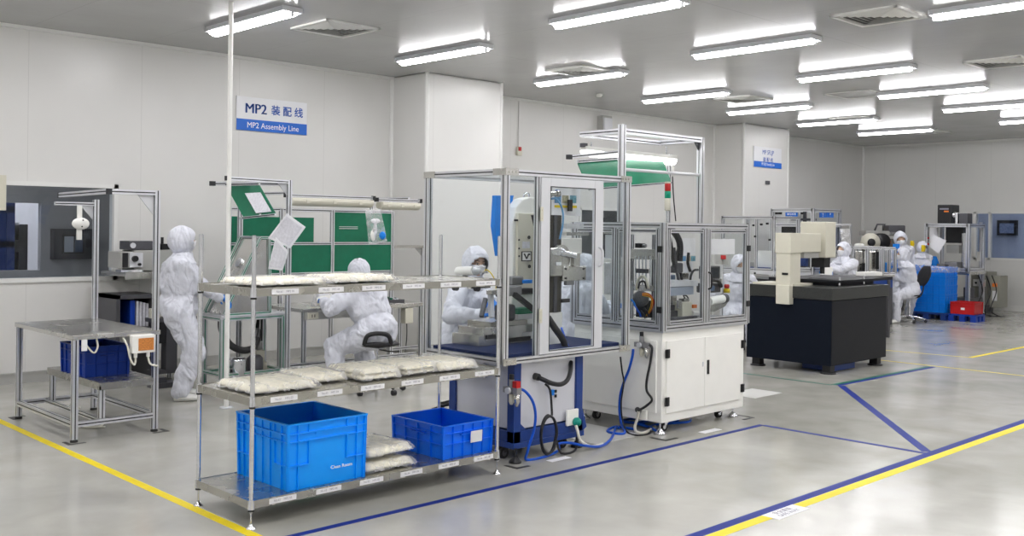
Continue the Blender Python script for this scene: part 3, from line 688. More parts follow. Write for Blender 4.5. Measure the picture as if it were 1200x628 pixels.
bag('flat bag of cream trays at the left of the rack top tier', (3.07, 5.15, zT), .50, .44, .035, 1)
bag('flat bag of cream trays in the middle of the rack top tier', (3.60, 5.17, zT), .46, .42, .038, 2)
bag('bag of cream trays at the left end of the rack middle tier', (3.02, 5.13, zM), .44, .46, .042, 3, .0)
bag('second bag from the left on the rack middle tier, set further back', (3.37, 5.22, zM), .29, .38, .05, 4, -.06)
bag('third bag from the left on the rack middle tier with stacked trays', (3.68, 5.12, zM), .30, .42, .062, 5, .0, layers=2)
bag('fourth bag from the left on the rack middle tier', (3.985, 5.14, zM), .29, .42, .062, 6, .1, layers=2)
bag('bag of cream trays at the right end of the rack middle tier', (4.31, 5.14, zM), .34, .44, .055, 7, -.0)
bag('lower bag of trays between the two crates on the rack bottom tier', (3.76, 5.13, zB), .38, .46, .045, 8, 0, layers=1)
bag('upper bag of trays between the two crates on the rack bottom tier', (3.76, 5.15, zB + .085), .38, .44, .045, 9, .08, layers=1)
# crumpled empty film at the left end
def frame_box(t, x0, y0, z0, x1, y1, z1, w=.04, names=('post', 'frame_rail'), mats=None, skip=(), mid=()):
    mats = mats or [ALU, SLOT]
    for x, y in ((x0, y0), (x1, y0), (x0, y1), (x1, y1)): MB().prof((x, y, z0), (x, y, z1), w).build(names[0], mats, t, True)
    for z in (z0 + w / 2, z1 - w / 2) + tuple(mid):
        for a, b in (((x0, y0), (x1, y0)), ((x0, y1), (x1, y1)), ((x0, y0), (x0, y1)), ((x1, y0), (x1, y1))):
            d = (V((*b, 0)) - V((*a, 0))).normalized() * w / 2
            MB().prof(V((*a, z)) + d, V((*b, z)) - d, w).build(names[1], mats, t, True)
GM = [ALU, GSLOT]
# ------------------------------------------------------------------ slanted console (green slots) that the standing worker uses
cx0, cx1, cy0, cy1 = 4.72, 5.38, 8.87, 9.24
t = thing('test_console', 'aluminium console with slanted steel panel and green slots beside standing worker', 'console', ((cx0 + cx1) / 2, (cy0 + cy1) / 2, 0))
for x, y in ((cx0, cy0), (cx1, cy0), (cx0, cy1), (cx1, cy1)):
    MB().prof((x, y, .03), (x, y, .72), .045).build('leg', GM, t, True); MB().lathe((x, y, 0), [(.03, 0), (.03, .01), (.012, .03)], 12).build('leveling_foot', RUB, t, True)
MB().box(cx0 - .03, cy0 - .03, .745, cx1 + .03, cy1 + .03, .76).build('console_top', PALE, t, True)
for a, b in (((cx0, cy0), (cx1, cy0)), ((cx0, cy1), (cx1, cy1)), ((cx0, cy0), (cx0, cy1)), ((cx1, cy0), (cx1, cy1))):
    MB().prof((*a, .722), (*b, .722), .042).build('top_rail', GM, t, True)
    MB().prof((*a, .18), (*b, .18), .03).build('lower_rail', GM, t, True)
P0, P1, P2, P3 = (4.73, .765), (5.11, 1.51), (5.21, 1.51), (5.23, .765)
for y in (cy0, cy1): MB().prism([(P0[0] + .03, y, P0[1]), (P1[0] + .01, y, P1[1] - .02), (P2[0], y, P2[1] - .02), (P3[0], y, P3[1])], (0, .006, 0)).build('side_panel', STEEL, t, True)
for y in (cy0 - .012, cy1 + .012):
    for a, b in ((P0, P1), (P1, P2), (P2, P3), (P0, P3)): MB().prof((a[0], y, a[1] + .0), (b[0], y, b[1]), .024).build('side_frame', GM, t, True)
MB().slab((P0[0] + .02, cy0, P0[1]), (P0[0] + .02, cy1, P0[1]), (P1[0] + .02, cy1, P1[1]), (P1[0] + .02, cy0, P1[1]), .01).build('slanted_panel', STEEL, t, True)
MB().box(5.11, cy0, 1.505, 5.21, cy1, 1.52).build('top_cap', ALU, t, True)
nrm = V((-.89, 0, .457)); u = V((.457, 0, .89))
c0 = V((4.75, 9.06, .765)) + u * .55
MB().cyl(c0, c0 + nrm * .02, .05, n=20).build('round_port', CHROME, t, True)
c0 = V((4.75, 9.02, .765)) + u * .24
MB().cyl(c0, c0 + nrm * .06, .022).ell(c0 + nrm * .07 + u * .03, (.02, .02, .03)).bar(c0 + nrm * .05 - u * .03, c0 + nrm * .08 + u * .07, .025).build('white_lever', WPAINT, t, True)
MB().bar(V((4.735, cy0, .765)) + u * .3, V((4.735, cy1, .765)) + u * .3, .008).build('cross_bar', [GSLOT], t, True)
# gear under the console
def small(name, label, cat, mb, m, at, bevel=0): return tag(mb.build(name, m, at=at, bevel=bevel), label, cat)
small('waste_bin', 'stainless cylindrical canister on the floor under the slanted console', 'bin', MB().lathe((4.920, 8.940, 0), [(.09, 0), (.092, .30), (.095, .31), (.07, .335)], 20), CHROME, (4.920, 8.940, 0))
small('waste_bin', 'dark cylindrical canister right of the steel one under the console', 'bin', MB().lathe((5.150, 9.000, 0), [(.08, 0), (.08, .30), (.05, .33)], 20), DARK, (5.150, 9.000, 0))
o = MB().tube([(4.780, 9.000, .75), (4.750, 8.940, .62), (4.800, 8.880, .48), (4.920, 8.860, .41), (5.060, 8.880, .42), (5.140, 8.940, .50)], .034, n=12).tube([(5.060, 8.880, .42), (5.140, 8.920, .6), (5.180, 8.980, .76)], .008).build('black_hose', BLACK, at=(4.780, 9.000, .75)); tag(o, 'thick black hose curling under the slanted console top', 'hose')
t3 = thing('pump_unit', 'cream and black pump unit under the right side of the console', 'pump', (5.220, 9.180, 0))
MB().box(5.200, 9.080, .0, 5.340, 9.270, .24).box(5.220, 9.100, .24, 5.320, 9.240, .36).build('pump_body', CREAMP, t3, True, bevel=.01)
MB().lathe((5.270, 9.180, .36), [(.05, 0), (.055, .06), (.035, .12), (.04, .2), (.02, .22)], 16).build('pump_motor', MIDG, t3, True)
MB().bar((5.270, 9.180, .56), (5.340, 9.260, .72), .03).cyl((5.300, 9.140, .45), (5.300, 9.140, .68), .012).build('valve', BLACK, t3, True)
# ------------------------------------------------------------------ document stand with slanted green board
t = thing('document_stand', 'aluminium stand holding a slanted green board above the console', 'document stand', (5.15, 8.40, 0))
MB().prof((5.15, 8.40, .03), (5.15, 8.40, 2.07), .042).build('post', [ALU, SLOT], t, True)
RP = AY(282, 214, 9.345)
MB().prof((RP.x, 9.345, .03), (RP.x, 9.345, 1.98), .042).build('post', [ALU, SLOT], t, True)
MB().lathe((5.15, 8.40, 0), [(.04, 0), (.04, .012), (.02, .03)], 12).build('leveling_foot', RUB, t, True)
MB().lathe((RP.x, 9.345, 0), [(.04, 0), (.04, .012), (.02, .03)], 12).build('leveling_foot', RUB, t, True)
q0, q1 = AD(265, 213, 8.95), V((5.15, 8.40, 2.05)); q0.z = 2.05
MB().prof(q0, q1 - V((.02, 0, 0)), .036).cbox(q0, (.01, .042, .042), 1).build('top_arm', [ALU, SLOT], t, True)
r0 = AD(249, 215, 9.25); r1 = AD(330, 213, 9.12)
MB().prof(r0, V((5.15, 8.42, 2.03)), .032).cbox(r0, (.042, .042, .042), 1).build('top_arm', [ALU, SLOT], t, True)
MB().prism([(5.13, 8.40, 2.03), (5.03, 8.40, 2.03), (5.13, 8.40, 1.92)], (0, .01, 0)).build('gusset', PALE, t, True)
b0, b1, b2, b3 = AD(265, 218, 9.3), AD(304, 217, 8.95), AD(323, 250, 8.55), AD(285, 254, 8.88)
MB().slab(b0, b1, b2, b3, .008).build('green_panel', GREEN, t, True)
def lerp4(u, v): return (b0 * (1 - u) + b1 * u) * (1 - v) + (b3 * (1 - u) + b2 * u) * v
nn = (b1 - b0).cross(b3 - b0).normalized(); nn = nn if nn.dot(V((0, 0, 0)) - b0) > 0 else -nn
e1, e2, e3, e4 = [lerp4(*uv) + nn * .011 for uv in ((.46, .28), (.93, .28), (.93, .95), (.46, .95))]
MB().slab(e1, e2, e3, e4, .001).build('instruction_sheet', PAPER2, t, True)
MB().prof(b3 - V((.0, 0, .01)), b2 - V((0, 0, .01)), .02).build('board_rail', [ALU, SLOT], t, True)
MB().prof(b0 + V((0, 0, .012)), b1 + V((0, 0, .012)), .02).build('board_rail', [ALU, SLOT], t, True)
MB().bar(lerp4(.55, 1), V((RP.x, 9.345, 1.70)), .02).build('board_strut', ALU, t, True)
# hanging document pouches
def pouch(label, pts, depth, group=None, m=PAPER2):
    P = [AD(x, y, depth - (x - pts[0][0]) * .003) for x, y in pts]
    t = thing('document_pouch', label, 'document', P[0])
    MB().slab(*P, .004).build('clear_sleeve', WSIGN, t, True)
    c = sum(P, V((0, 0, 0))) / 4; n = (P[1] - P[0]).cross(P[3] - P[0]).normalized(); n = n if n.dot(-c) > 0 else -n
    Q = [c + (p - c) * .84 + n * .0055 for p in P]
    MB().slab(*Q, .001).build('printed_sheet', m, t, True)
    return t
pouch('upper tilted document pouch hanging from the document stand post', [(336, 250), (358, 266), (340, 291), (314, 279)], 8.62)
pouch('lower white document pouch hanging in front of the tilted one', [(323, 278), (338, 295), (331, 317), (314, 315)], 8.45)
# ------------------------------------------------------------------ bench with green partitions
t = thing('assembly_bench', 'assembly bench with green partition panels behind the seated worker', 'workbench', (6.0, 9.0, 0))
bx0, bx1, by0, by1 = 5.45, 7.15, 8.60, 9.44
MB().box(bx0, by0, .765, bx1 - .12, by1 - .03, .80).build('tabletop', STEEL, t, True, bevel=.003)
MB().box(5.47, by0 - .0, .69, 6.05, by0 + .02, .765).build('apron', GRYP, t, True)
for x, y in ((bx0 + .04, by0 + .05), (bx1 - .16, by0 + .05), (6.2, by0 + .05)):
    MB().prof((x, y, .02), (x, y, .765), .04).build('leg', [ALU, SLOT], t, True)
o = MB(); o.box(5.50, by0 - .015, .70, 5.62, by0 - .0, .76); o.build('socket_panel', CREAMP, t, True)
for x in (5.545, 5.575): MB().box(x - .004, by0 - .0165, .715, x + .004, by0 - .014, .745).build('socket', BLACK, t, True)
PX = [AY(q_, 280, 9.47).x for q_ in (268, 329, 389, 459, 367)]
for x in PX[:4]: MB().prof((x, 9.47, .02), (x, 9.47, 1.81), .04).build('partition_post', [ALU, SLOT], t, True)
for z in (1.80, 1.435, 1.105): MB().prof((PX[0], 9.47, z), (PX[3], 9.47, z), .03).build('partition_rail', [ALU, SLOT], t, True)
for x0_, x1_, z0, z1 in ((PX[0] + .02, PX[1] - .02, 1.45, 1.72), (PX[1] + .02, PX[4], 1.45, 1.72), (PX[2] + .02, PX[3] - .02, 1.45, 1.785), (PX[0] + .02, PX[1] - .02, 1.12, 1.42), (PX[1] + .02, PX[2] - .02, 1.12, 1.42), (PX[2] + .02, PX[3] - .02, 1.12, 1.42)):
    MB().box(x0_, 9.46, z0, x1_, 9.475, z1).build('green_panel', GREEN, t, True)
MB().box(6.45, 9.454, 1.62, 6.70, 9.459, 1.626).box(6.45, 9.454, 1.60, 6.70, 9.459, 1.606).build('slot_marks', PAPER, t, True)
MB().prof((5.3, 8.62, .25), (6.9, 8.62, .25), .03).build('foot_rail', [ALU, SLOT], t, True)
# long lamps above the bench
def bench_lamp(label, x0, x1, z, y=8.75):
    t = thing('bench_lamp', label, 'lamp', ((x0 + x1) / 2, y, z))
    MB().prof((x0, y, z + .075), (x1, y, z + .075), .03).build('lamp_rail', [ALU, SLOT], t, True)
    for x in (x0, x1): MB().cbox((x, y, z + .075), (.03, .045, .045)).build('end_cap', BLACK, t, True)
    m = MB(); ps = [(0, .07 * math.cos(a), -.0 - .05 * math.sin(a)) for a in [PI * k / 8 for k in range(9)]] + [(0, -.06, .03), (0, .06, .03)]
    m.prism([V(p) + V((x0 + .04, y, z + .02)) for p in ps], (x1 - x0 - .08, 0, 0)).build('lamp_cover', CREAMP, t, True, bevel=.006)
    for k in range(3): xx = x0 + (x1 - x0) * (.2 + .3 * k); MB().box(xx - .02, y - .075, z + .0, xx + .02, y - .068, z + .03).build('latch', CREAMP, t, True)
bench_lamp('long cream lamp hanging over the bench left of the bagged tools', 5.33, 6.40, 1.86)
bench_lamp('long cream lamp hanging over the right end of the green partition', 6.44, 7.04, 1.845)
tag(MB().prof((5.4, 9.47, 1.82), (5.4, 9.47, 1.96), .035).prof((5.4, 9.47, 1.96), (5.4, 8.76, 1.96), .03).build('lamp_bracket', [ALU, SLOT], at=(5.35, 9.2, 1.78)), 'aluminium bracket carrying the bench lamps behind the document stand', 'bracket')
tag(MB().prof((6.9, 9.47, 1.82), (6.9, 9.47, 1.945), .03).prof((6.9, 9.47, 1.945), (6.9, 8.77, 1.945), .03).build('lamp_bracket', [ALU, SLOT], at=(6.9, 9.2, 1.8)), 'aluminium bracket at the right end of the bench lamps', 'bracket')
# bag of tools pinned to partition
def plastic_bag(label, P, depth, items=()):
    Q = [AD(x, y, depth) for x, y in P]
    t = thing('plastic_bag', label, 'bag', Q[0]); m = MB(); n = 10; vs = []; fs = []
    out = (EYEP - Q[0]); out.z = 0; out.normalize()
    for s in (1, -.3):
        for j in range(n + 1):
            for i in range(n + 1):
                u, v = i / n, j / n; p = (Q[0] * (1 - u) + Q[1] * u) * (1 - v) + (Q[3] * (1 - u) + Q[2] * u) * v
                b = (math.sin(PI * u) * math.sin(PI * min(1, v * 1.0 + .05))) ** .7 if 0 < u < 1 and 0 < v < 1 else 0
                vs.append(p + out * s * (.045 * b + .012 * noise.noise(V((u * 5, v * 5, depth + s)))))
    W = n + 1
    for k in range(2):
        for j in range(n):
            for i in range(n): a = k * W * W + j * W + i; fs.append((a, a + 1, a + W + 1, a + W))
    m.add(vs, fs, 0, True); m.build('bag_film', WRINK, t, True)
    for u, v, r, mm in items:
        p = (Q[0] * (1 - u) + Q[1] * u) * (1 - v) + (Q[3] * (1 - u) + Q[2] * u) * v
        MB().ell(p + out * .02, r, 12, 8).build('bag_content', mm, t, True)
    return t
plastic_bag('clear plastic bag with small parts hanging on the green partition', [(428, 246), (446, 244), (454, 283), (432, 287)], 10.1, [(.55, .35, (.06, .02, .025), PAPER), (.45, .6, (.02, .02, .09), PALE), (.8, .8, (.035, .03, .04), BLUEF), (.3, .75, (.03, .02, .06), WPAINT)])
t = plastic_bag('clear plastic bag of white parts held open by the seated worker', [(371, 336), (398, 334), (402, 359), (364, 359)], 10.2, [(.5, .72, (.13, .07, .075), WPAINT), (.4, .55, (.09, .06, .08), PAPER)])
# mesh tray of parts on the bench right of the hood
o = MB(); o.box(6.40, 8.78, .80, 6.86, 9.08, .83)
rr = random.Random(4)
for k in range(60): xx, yy = rr.uniform(6.42, 6.84), rr.uniform(8.8, 9.06); o.box(xx, yy, .83, xx + .02, yy + .02, .84 + rr.random() * .015, rr.choice([0, 1, 2]))
tag(o.build('parts_tray', [DARK, GREEN, PALE], at=(6.6, 8.9, .8)), 'dark tray of small green and grey parts on the bench beside the seated worker', 'tray')
# box hanging under table at right of worker (ioniser supply), + cables
# ------------------------------------------------------------------ steel frame table right of the seated worker
t = thing('steel_table', 'narrow steel table with overhead rail between green bench and first column', 'table', (7.45, 9.7, 0))
MB().box(7.19, 9.50, .66, 7.76, 10.0, .70).build('tabletop', STEEL, t, True)
for x, y, z in ((7.72, 9.53, 1.385), (7.72, 9.97, .66), (7.22, 9.97, .66), (7.22, 9.53, .66)): MB().prof((x, y, .0), (x, y, z), .04).build('leg', [ALU, SLOT], t, True)
MB().box(7.2, 9.49, 1.375, 7.76, 9.57, 1.41).build('overhead_rail', STEEL, t, True)
MB().prism([(7.70, 9.53, 1.375), (7.60, 9.53, 1.375), (7.70, 9.53, 1.28)], (0, .01, 0)).build('gusset', GRYP, t, True)
MB().prof((7.24, 9.53, .18), (7.70, 9.53, .18), .035).build('lower_rail', [ALU, SLOT], t, True)
o = thing('power_adapter', 'cream adapter hanging below the narrow steel table', 'adapter', (7.5, 9.56, .5))
MB().box(7.44, 9.50, .47, 7.56, 9.60, .655).build('adapter_body', CREAMP, o, True, bevel=.008)
MB().tube([(7.50, 9.55, .47), (7.51, 9.56, .3), (7.45, 9.52, .1), (7.35, 9.45, .02)], .006).build('adapter_cable', BLACK, o, True)
# ------------------------------------------------------------------ stool of the seated worker
def stool(name, label, x, y, zs, back=False, rz=0, cat='stool'):
    t = thing(name, label, cat, (x, y, 0), rz)
    m = MB(); n = 24; vs = []; fs = []
    for j in range(7):
        r = j / 6
        for i in range(n):
            a = 2 * PI * i / n; ca, sa = math.cos(a), math.sin(a)
            rx = .215 * r * (1 + .06 * math.cos(2 * a)); z = zs + .02 * r * r * abs(ca) - (.035 if j == 6 else 0) - .012 * (1 - r)
            vs.append((rx * ca, rx * .95 * sa, z))
    for j in range(6):
        for i in range(n): fs.append((j * n + i, j * n + (i + 1) % n, (j + 1) * n + (i + 1) % n, (j + 1) * n + i))
    fs.append([6 * n + i for i in range(n)]); m.add(vs, fs, 0, True); m.build('seat', BLACK, t)
    if back:
        b = MB(); b.loft([((0, -.235 - .02 * k, zs + .16 + .06 * k), V((.02 + .17 * math.sin(PI * (k + .6) / 7.2) ** .6, 0, 0)), V((0, .018, 0))) for k in range(7)], 20); b.build('backrest', BLACK, t)
        MB().tube([(0, 0, zs - .05), (0, -.2, zs - .04), (0, -.28, zs + .1), (0, -.27, zs + .3)], .014).build('back_bracket', BLACK, t)
    else:
        b = MB(); b.tube([(-.13, -.21, zs - .0), (-.1, -.235, zs + .09), (0, -.25, zs + .115), (.1, -.235, zs + .09), (.13, -.21, zs - .0)], .022, n=10).tube([(-.12, -.21, zs + .0), (0, -.235, zs + .01), (.12, -.21, zs)], .022, n=10); b.build('seat_handle', BLACK, t)
    MB().cyl((0, 0, .1), (0, 0, zs - .16), .026).cyl((0, 0, zs - .16), (0, 0, zs - .04), .015).build('column', CHROME, t)
    MB().tube([(.02, 0, zs - .07), (.15, -.02, zs - .09), (.22, -.03, zs - .085)], .007).build('lever', BLACK, t)
    for k in range(5):
        a = 2 * PI * k / 5 + .3; d = V((math.cos(a), math.sin(a), 0))
        l = MB().tube([d * .02 + V((0, 0, .11)), d * .15 + V((0, 0, .095)), d * .27 + V((0, 0, .065))], [.02, .016, .012], n=8).build('base_leg', CHROME if back else BLACK, t)
        pd = V((-d.y, d.x, 0)); MB().cyl(d * .275 + V((0, 0, .028)) - pd * .018, d * .275 + V((0, 0, .028)) + pd * .018, .027).build('caster', BLACK, l)
    return t
stool('work_stool', 'black work stool under the worker seated at the green bench', 5.93, 8.02, .49, rz=-.6)
# ------------------------------------------------------------------ machine 1 : tall glazed test machine
t = thing('test_machine', 'tall clear panelled test machine on a navy and white base behind the rack', 'machine', (5.3, 5.4, 0))
ex0, ex1, ey0, ey1, ez0, ez1 = 4.745, 6.05, 4.97, 5.80, .70, 2.045
wv = .045
for x, y in ((ex0, ey0), (ex1, ey0), (ex0, ey1), (ex1, ey1)): MB().prof((x, y, ez0), (x, y, ez1), wv).build('frame_post', [ALU, SLOT], t, True)
MB().prof((ex0, ey0 - .0, ez0), (ex0, ey0, ez1), .046).build('frame_post', [ALU, SLOT], t, True) if False else None
for z in (ez0 + .02, ez1 - .02):
    for a, b in (((ex0, ey0), (ex1, ey0)), ((ex0, ey1), (ex1, ey1)), ((ex0, ey0), (ex0, ey1)), ((ex1, ey0), (ex1, ey1))):
        d = (V((*b, 0)) - V((*a, 0))).normalized() * wv / 2; MB().prof(V((*a, z)) + d, V((*b, z)) - d, .04).build('frame_rail', [ALU, SLOT], t, True)
XP_ = AY(628.7, 300, ey0).x
MB().prof((XP_, ey0, ez0 + .04), (XP_, ey0, ez1 - .04), .032).build('frame_post', [ALU, SLOT], t, True)
for x, y in ((ex0, ey0), (ex1, ey0)):
    for z in (ez0 + .02, ez1 - .02):
        sx = 1 if x == ex0 else -1
        b = MB().box(x - .025 * sx, ey0 - .027, z - .024, x + .10 * sx, ey0 - .022, z + .024)
        for k in range(3): b.cyl((x + sx * (.01 + .035 * k), ey0 - .027, z), (x + sx * (.01 + .035 * k), ey0 - .031, z), .007, n=8)
        b.build('corner_plate', STEEL, t, True)
b = MB().box(ex0 - .027, ey1 - .1, ez1 - .045, ex0 - .022, ey1 + .025, ez1 + .003); b.build('corner_plate', STEEL, t, True)
b = MB().box(ex0 - .027, ey0 - .025, ez1 - .045, ex0 - .022, ey0 + .1, ez1 + .003); b.build('corner_plate', STEEL, t, True)
# panes
MB().box(ex0 + .02, ey0 + .0, ez0 + .04, XP_ - .015, ey0 + .004, ez1 - .04).build('front_pane', GLS, t, True)
MB().box(ex0 + .0, ey0 + .02, ez0 + .04, ex0 + .004, ey1 - .02, ez1 - .04).build('side_pane', GLS, t, True)
MB().box(ex1 - .004, ey0 + .02, ez0 + .04, ex1, ey1 - .02, ez1 - .04).build('side_pane', GLS, t, True)
MB().box(ex0 + .02, ey0 + .02, ez1 - .03, ex1 - .02, ey1 - .02, ez1 - .026).build('top_pane', GLS, t, True)
MB().box(AY(706, 300, ey0).x + .02, ey0, ez0 + .04, ex1 - .02, ey0 + .004, ez1 - .04).build('front_pane', GLS, t, True)
# door: broad pale frame around a pane
dx0, dx1, dz0, dz1 = AY(632.3, 300, ey0 - .012).x, AY(705, 300, ey0 - .012).x, ez0 + .045, ez1 - .045
yy = ey0 - .012; fw = (AY(644, 300, yy).x - dx0 + dx1 - AY(695.5, 300, yy).x) / 2; m = MB(); fz0, fz1 = AY(668, 407.5, yy).z - dz0, dz1 - AY(668, 220.5, yy).z
m.box(dx0, yy - .012, dz0, dx0 + fw, yy + .012, dz1); m.box(dx1 - fw, yy - .012, dz0, dx1, yy + .012, dz1); m.box(dx0 + fw, yy - .012, dz0, dx1 - fw, yy + .012, dz0 + fz0); m.box(dx0 + fw, yy - .012, dz1 - fz1, dx1 - fw, yy + .012, dz1)
door = m.build('door', PALE, t, True, bevel=.002)
MB().box(dx0 + fw - .003, yy - .002, dz0 + fz0 - .003, dx1 - fw + .003, yy + .002, dz1 - fz1 + .003).build('door_pane', GLS, door, True)
for z in (1.02, 1.74): 
    h = MB().box(dx0 - .012, yy - .018, z - .05, dx0 + .016, yy - .012, z + .05)
    for k in (-.03, .03): h.cyl((dx0 + .005, yy - .018, z + k), (dx0 + .005, yy - .022, z + k), .006, n=8)
    h.build('hinge', CREAMP, door, True)
MB().tube([(dx1 - .045, yy - .012, 1.36), (dx1 - .045, yy - .045, 1.38), (dx1 - .045, yy - .05, 1.43), (dx1 - .045, yy - .045, 1.48), (dx1 - .045, yy - .012, 1.50)], .009).build('handle', PALE, door, True)
m = MB(); e = .006
m.box(dx0 + fw - e, yy - .0135, dz0 + fz0 - e, dx0 + fw, yy - .011, dz1 - fz1 + e); m.box(dx1 - fw, yy - .0135, dz0 + fz0 - e, dx1 - fw + e, yy - .011, dz1 - fz1 + e); m.box(dx0 + fw, yy - .0135, dz0 + fz0 - e, dx1 - fw, yy - .011, dz0 + fz0); m.box(dx0 + fw, yy - .0135, dz1 - fz1, dx1 - fw, yy - .011, dz1 - fz1 + e)
m.build('door_gasket', RUB, door, True)
# base cabinet
m = MB(); kx0, kx1, ky0, ky1 = 4.90, 5.62, 5.02, 5.72
m.box(kx0 + .02, ky0 + .02, .22, kx1 - .02, ky1 - .02, ez0 - .0)
m.build('base_cabinet', mat('cool_white_enamel', (.62, .63, .68), .4), t, True)
n = MB()
for x in (kx0, kx1 - .07):
    for y in (ky0, ky1 - .07): n.box(x, y, .12, x + .07, y + .07, ez0)
n.box(kx0, ky0, .12, kx1, ky0 + .03, .21); n.box(kx0, ky0, .12, kx0 + .03, ky1, .21); n.box(kx0, ky1 - .03, .12, kx1, ky1, .21); n.box(kx1 - .03, ky0, .12, kx1, ky1, .21)
n.prism([(kx1, ky0, .12), (kx1 + .05, ky0, .15), (kx1, ky0, .30)], (0, .05, 0)); n.prism([(kx0 + .07, ky0, .21), (kx0 + .07, ky0, .26), (kx0 + .13, ky0, .21)], (0, .02, 0)); n.prism([(kx0 - .0, ky0, .10), (kx0 + .08, ky0, .10), (kx0 + .08, ky0, .13), (kx0, ky0, .13)], (0, .08, 0))
n.box(kx0 - .01, ky0 - .01, .09, kx1 + .01, ky1 + .01, .13)
n.build('base_frame', BLUEP, t, True, bevel=.004)
def caster(parent, x, y, r=.035, m=BLACK, z=.12):
    o = MB().prism([(x - .02, y - .026, r), (x + .03, y - .026, z - .012), (x - .035, y - .026, z - .012)], (0, .004, 0)).prism([(x - .02, y + .022, r), (x + .03, y + .022, z - .012), (x - .035, y + .022, z - .012)], (0, .004, 0)).box(x - .04, y - .035, z - .014, x + .04, y + .035, z).build('caster', CHROME if m != BLACK else BLACK, parent, True)
    MB().cyl((x - .02, y - .018, r), (x - .02, y + .018, r), r, n=20).build('wheel', RUB, o, True)
    MB().cyl((x - .02, y - .0185, r), (x - .02, y + .0185, r), r * .55, n=16).build('wheel_hub', CHROME if m != BLACK else DARK, o, True)
def foot(parent, x, y, z=.12, m=BLACK): MB().cyl((x, y, .02), (x, y, z), .008, n=10).lathe((x, y, 0), [(.045, 0), (.045, .012), (.02, .035), (.015, .045)], 18).build('leveling_foot', m, parent, True)
foot(t, 4.90, 5.0, .1); foot(t, 5.60, 5.06, .1); foot(t, 5.62, 5.68, .1); foot(t, 4.93, 5.7, .1)
for x, y in ((4.95, 5.16), (5.52, 5.12), (5.52, 5.6), (4.95, 5.6)): caster(t, x, y, .04, BLACK, .095)
q = AY(665, 481, ky0 - .02); q2 = AY(678, 497, ky0 - .02)
MB().box(q.x, ky0 - .02, q2.z, q2.x, ky0 - .0, q.z).build('socket_plate', WPAINT, t, True, bevel=.004)
q = AY(674, 494, ky0 - .02)
MB().lathe((q.x, ky0 - .02, q.z), [(.03, 0), (.034, .02), (.026, .04), (.012, .05)], 18, axis=(0, -1, 0)).build('green_plug', GREENP, t, True)
MB().cyl((5.26, ky0 + .012, .52), (5.26, ky0 - .01, .52), .018).build('cable_port', BLACK, t, True)
for dx, dz in ((0, 0), (0, -.035)): MB().box(5.33, ky0 + .008, .44 + dz, 5.345, ky0 + .019, .46 + dz).build('screw', BLACK, t, True)
MB().box(5.285, ky0 + .0, .425, 5.31, ky0 + .019, .465).build('blue_button', BLUEF, t, True)
C_ = lambda px, py, y: AY(px, py, y)
MB().tube([C_(628, 441, ky0 + .01), C_(637, 445, ky0 - .05), C_(648, 449.5, ky0 - .09), C_(658, 450, ky0 - .09), C_(665, 445, ky0 - .07), C_(668.5, 435, ky0 - .03), C_(669, 424, ky0 + .02)], .017, n=12).cyl(C_(627, 441, ky0 + .02), C_(631, 442, ky0 - .02), .026, n=14).build('corrugated_hose', BLACK, t, True)
# regulator on the left side of the base
g = thing('air_regulator', 'air regulator with red knob on the side of the navy machine base', 'regulator', (4.87, 5.05, .55))
X_, Y_, Z_ = 4.895, AX(600, 457, 4.86).y, AX(600, 457, 4.86).z
def regulator(parent, x, y, z, ax, red, s=1.0):
    # ax: outward direction, tx: along the wall
    a = V(ax); tx = V((a.y, -a.x, 0)); c = V((x, y, z)) + a * .04 * s
    MB().cbox(c, (.05 * s, .05 * s, .05 * s)).cyl(c + V((0, 0, .025 * s)), c + V((0, 0, .075 * s)), .020 * s).cbox(c - tx * .055 * s, (.045 * s, .045 * s, .045 * s)).cbox(c + tx * .05 * s, (.035 * s, .035 * s, .04 * s)).build('regulator_body', MIDG, parent, True)
    MB().cyl(c + V((0, 0, .075 * s)), c + V((0, 0, .11 * s)), .017 * s).build('knob', BLACK, parent, True)
    MB().lathe(c - tx * .055 * s - V((0, 0, .02 * s)), [(.022 * s, 0), (.022 * s, -.05 * s), (.012 * s, -.075 * s), (.006 * s, -.09 * s)], 14).build('filter_bowl', STEEL, parent, True)
    MB().lathe(c - V((0, 0, .02 * s)), [(.02 * s, 0), (.02 * s, -.06 * s), (.01 * s, -.08 * s)], 14).build('filter_bowl', CREAMP, parent, True)
    MB().cyl(c + a * .02 * s, c + a * .045 * s, .022 * s).build('gauge', PALE, parent, True)
    if red: MB().cbox(c - tx * .05 * s + V((0, 0, .045)), (.04, .04, .045)).build('red_knob', RED, parent, True)
    return c
regulator(g, X_, Y_, Z_, (-1, 0, 0), True)
MB().box(4.88, 5.32, .55, 4.899, 5.62, .67).build('gauge_plate', PALE, t, True)
for k in range(4): MB().cyl((4.88, 5.35 + k * .045, .595), (4.85, 5.35 + k * .045, .595), .012, n=10).build('gauge_knob', BLACK, t, True)
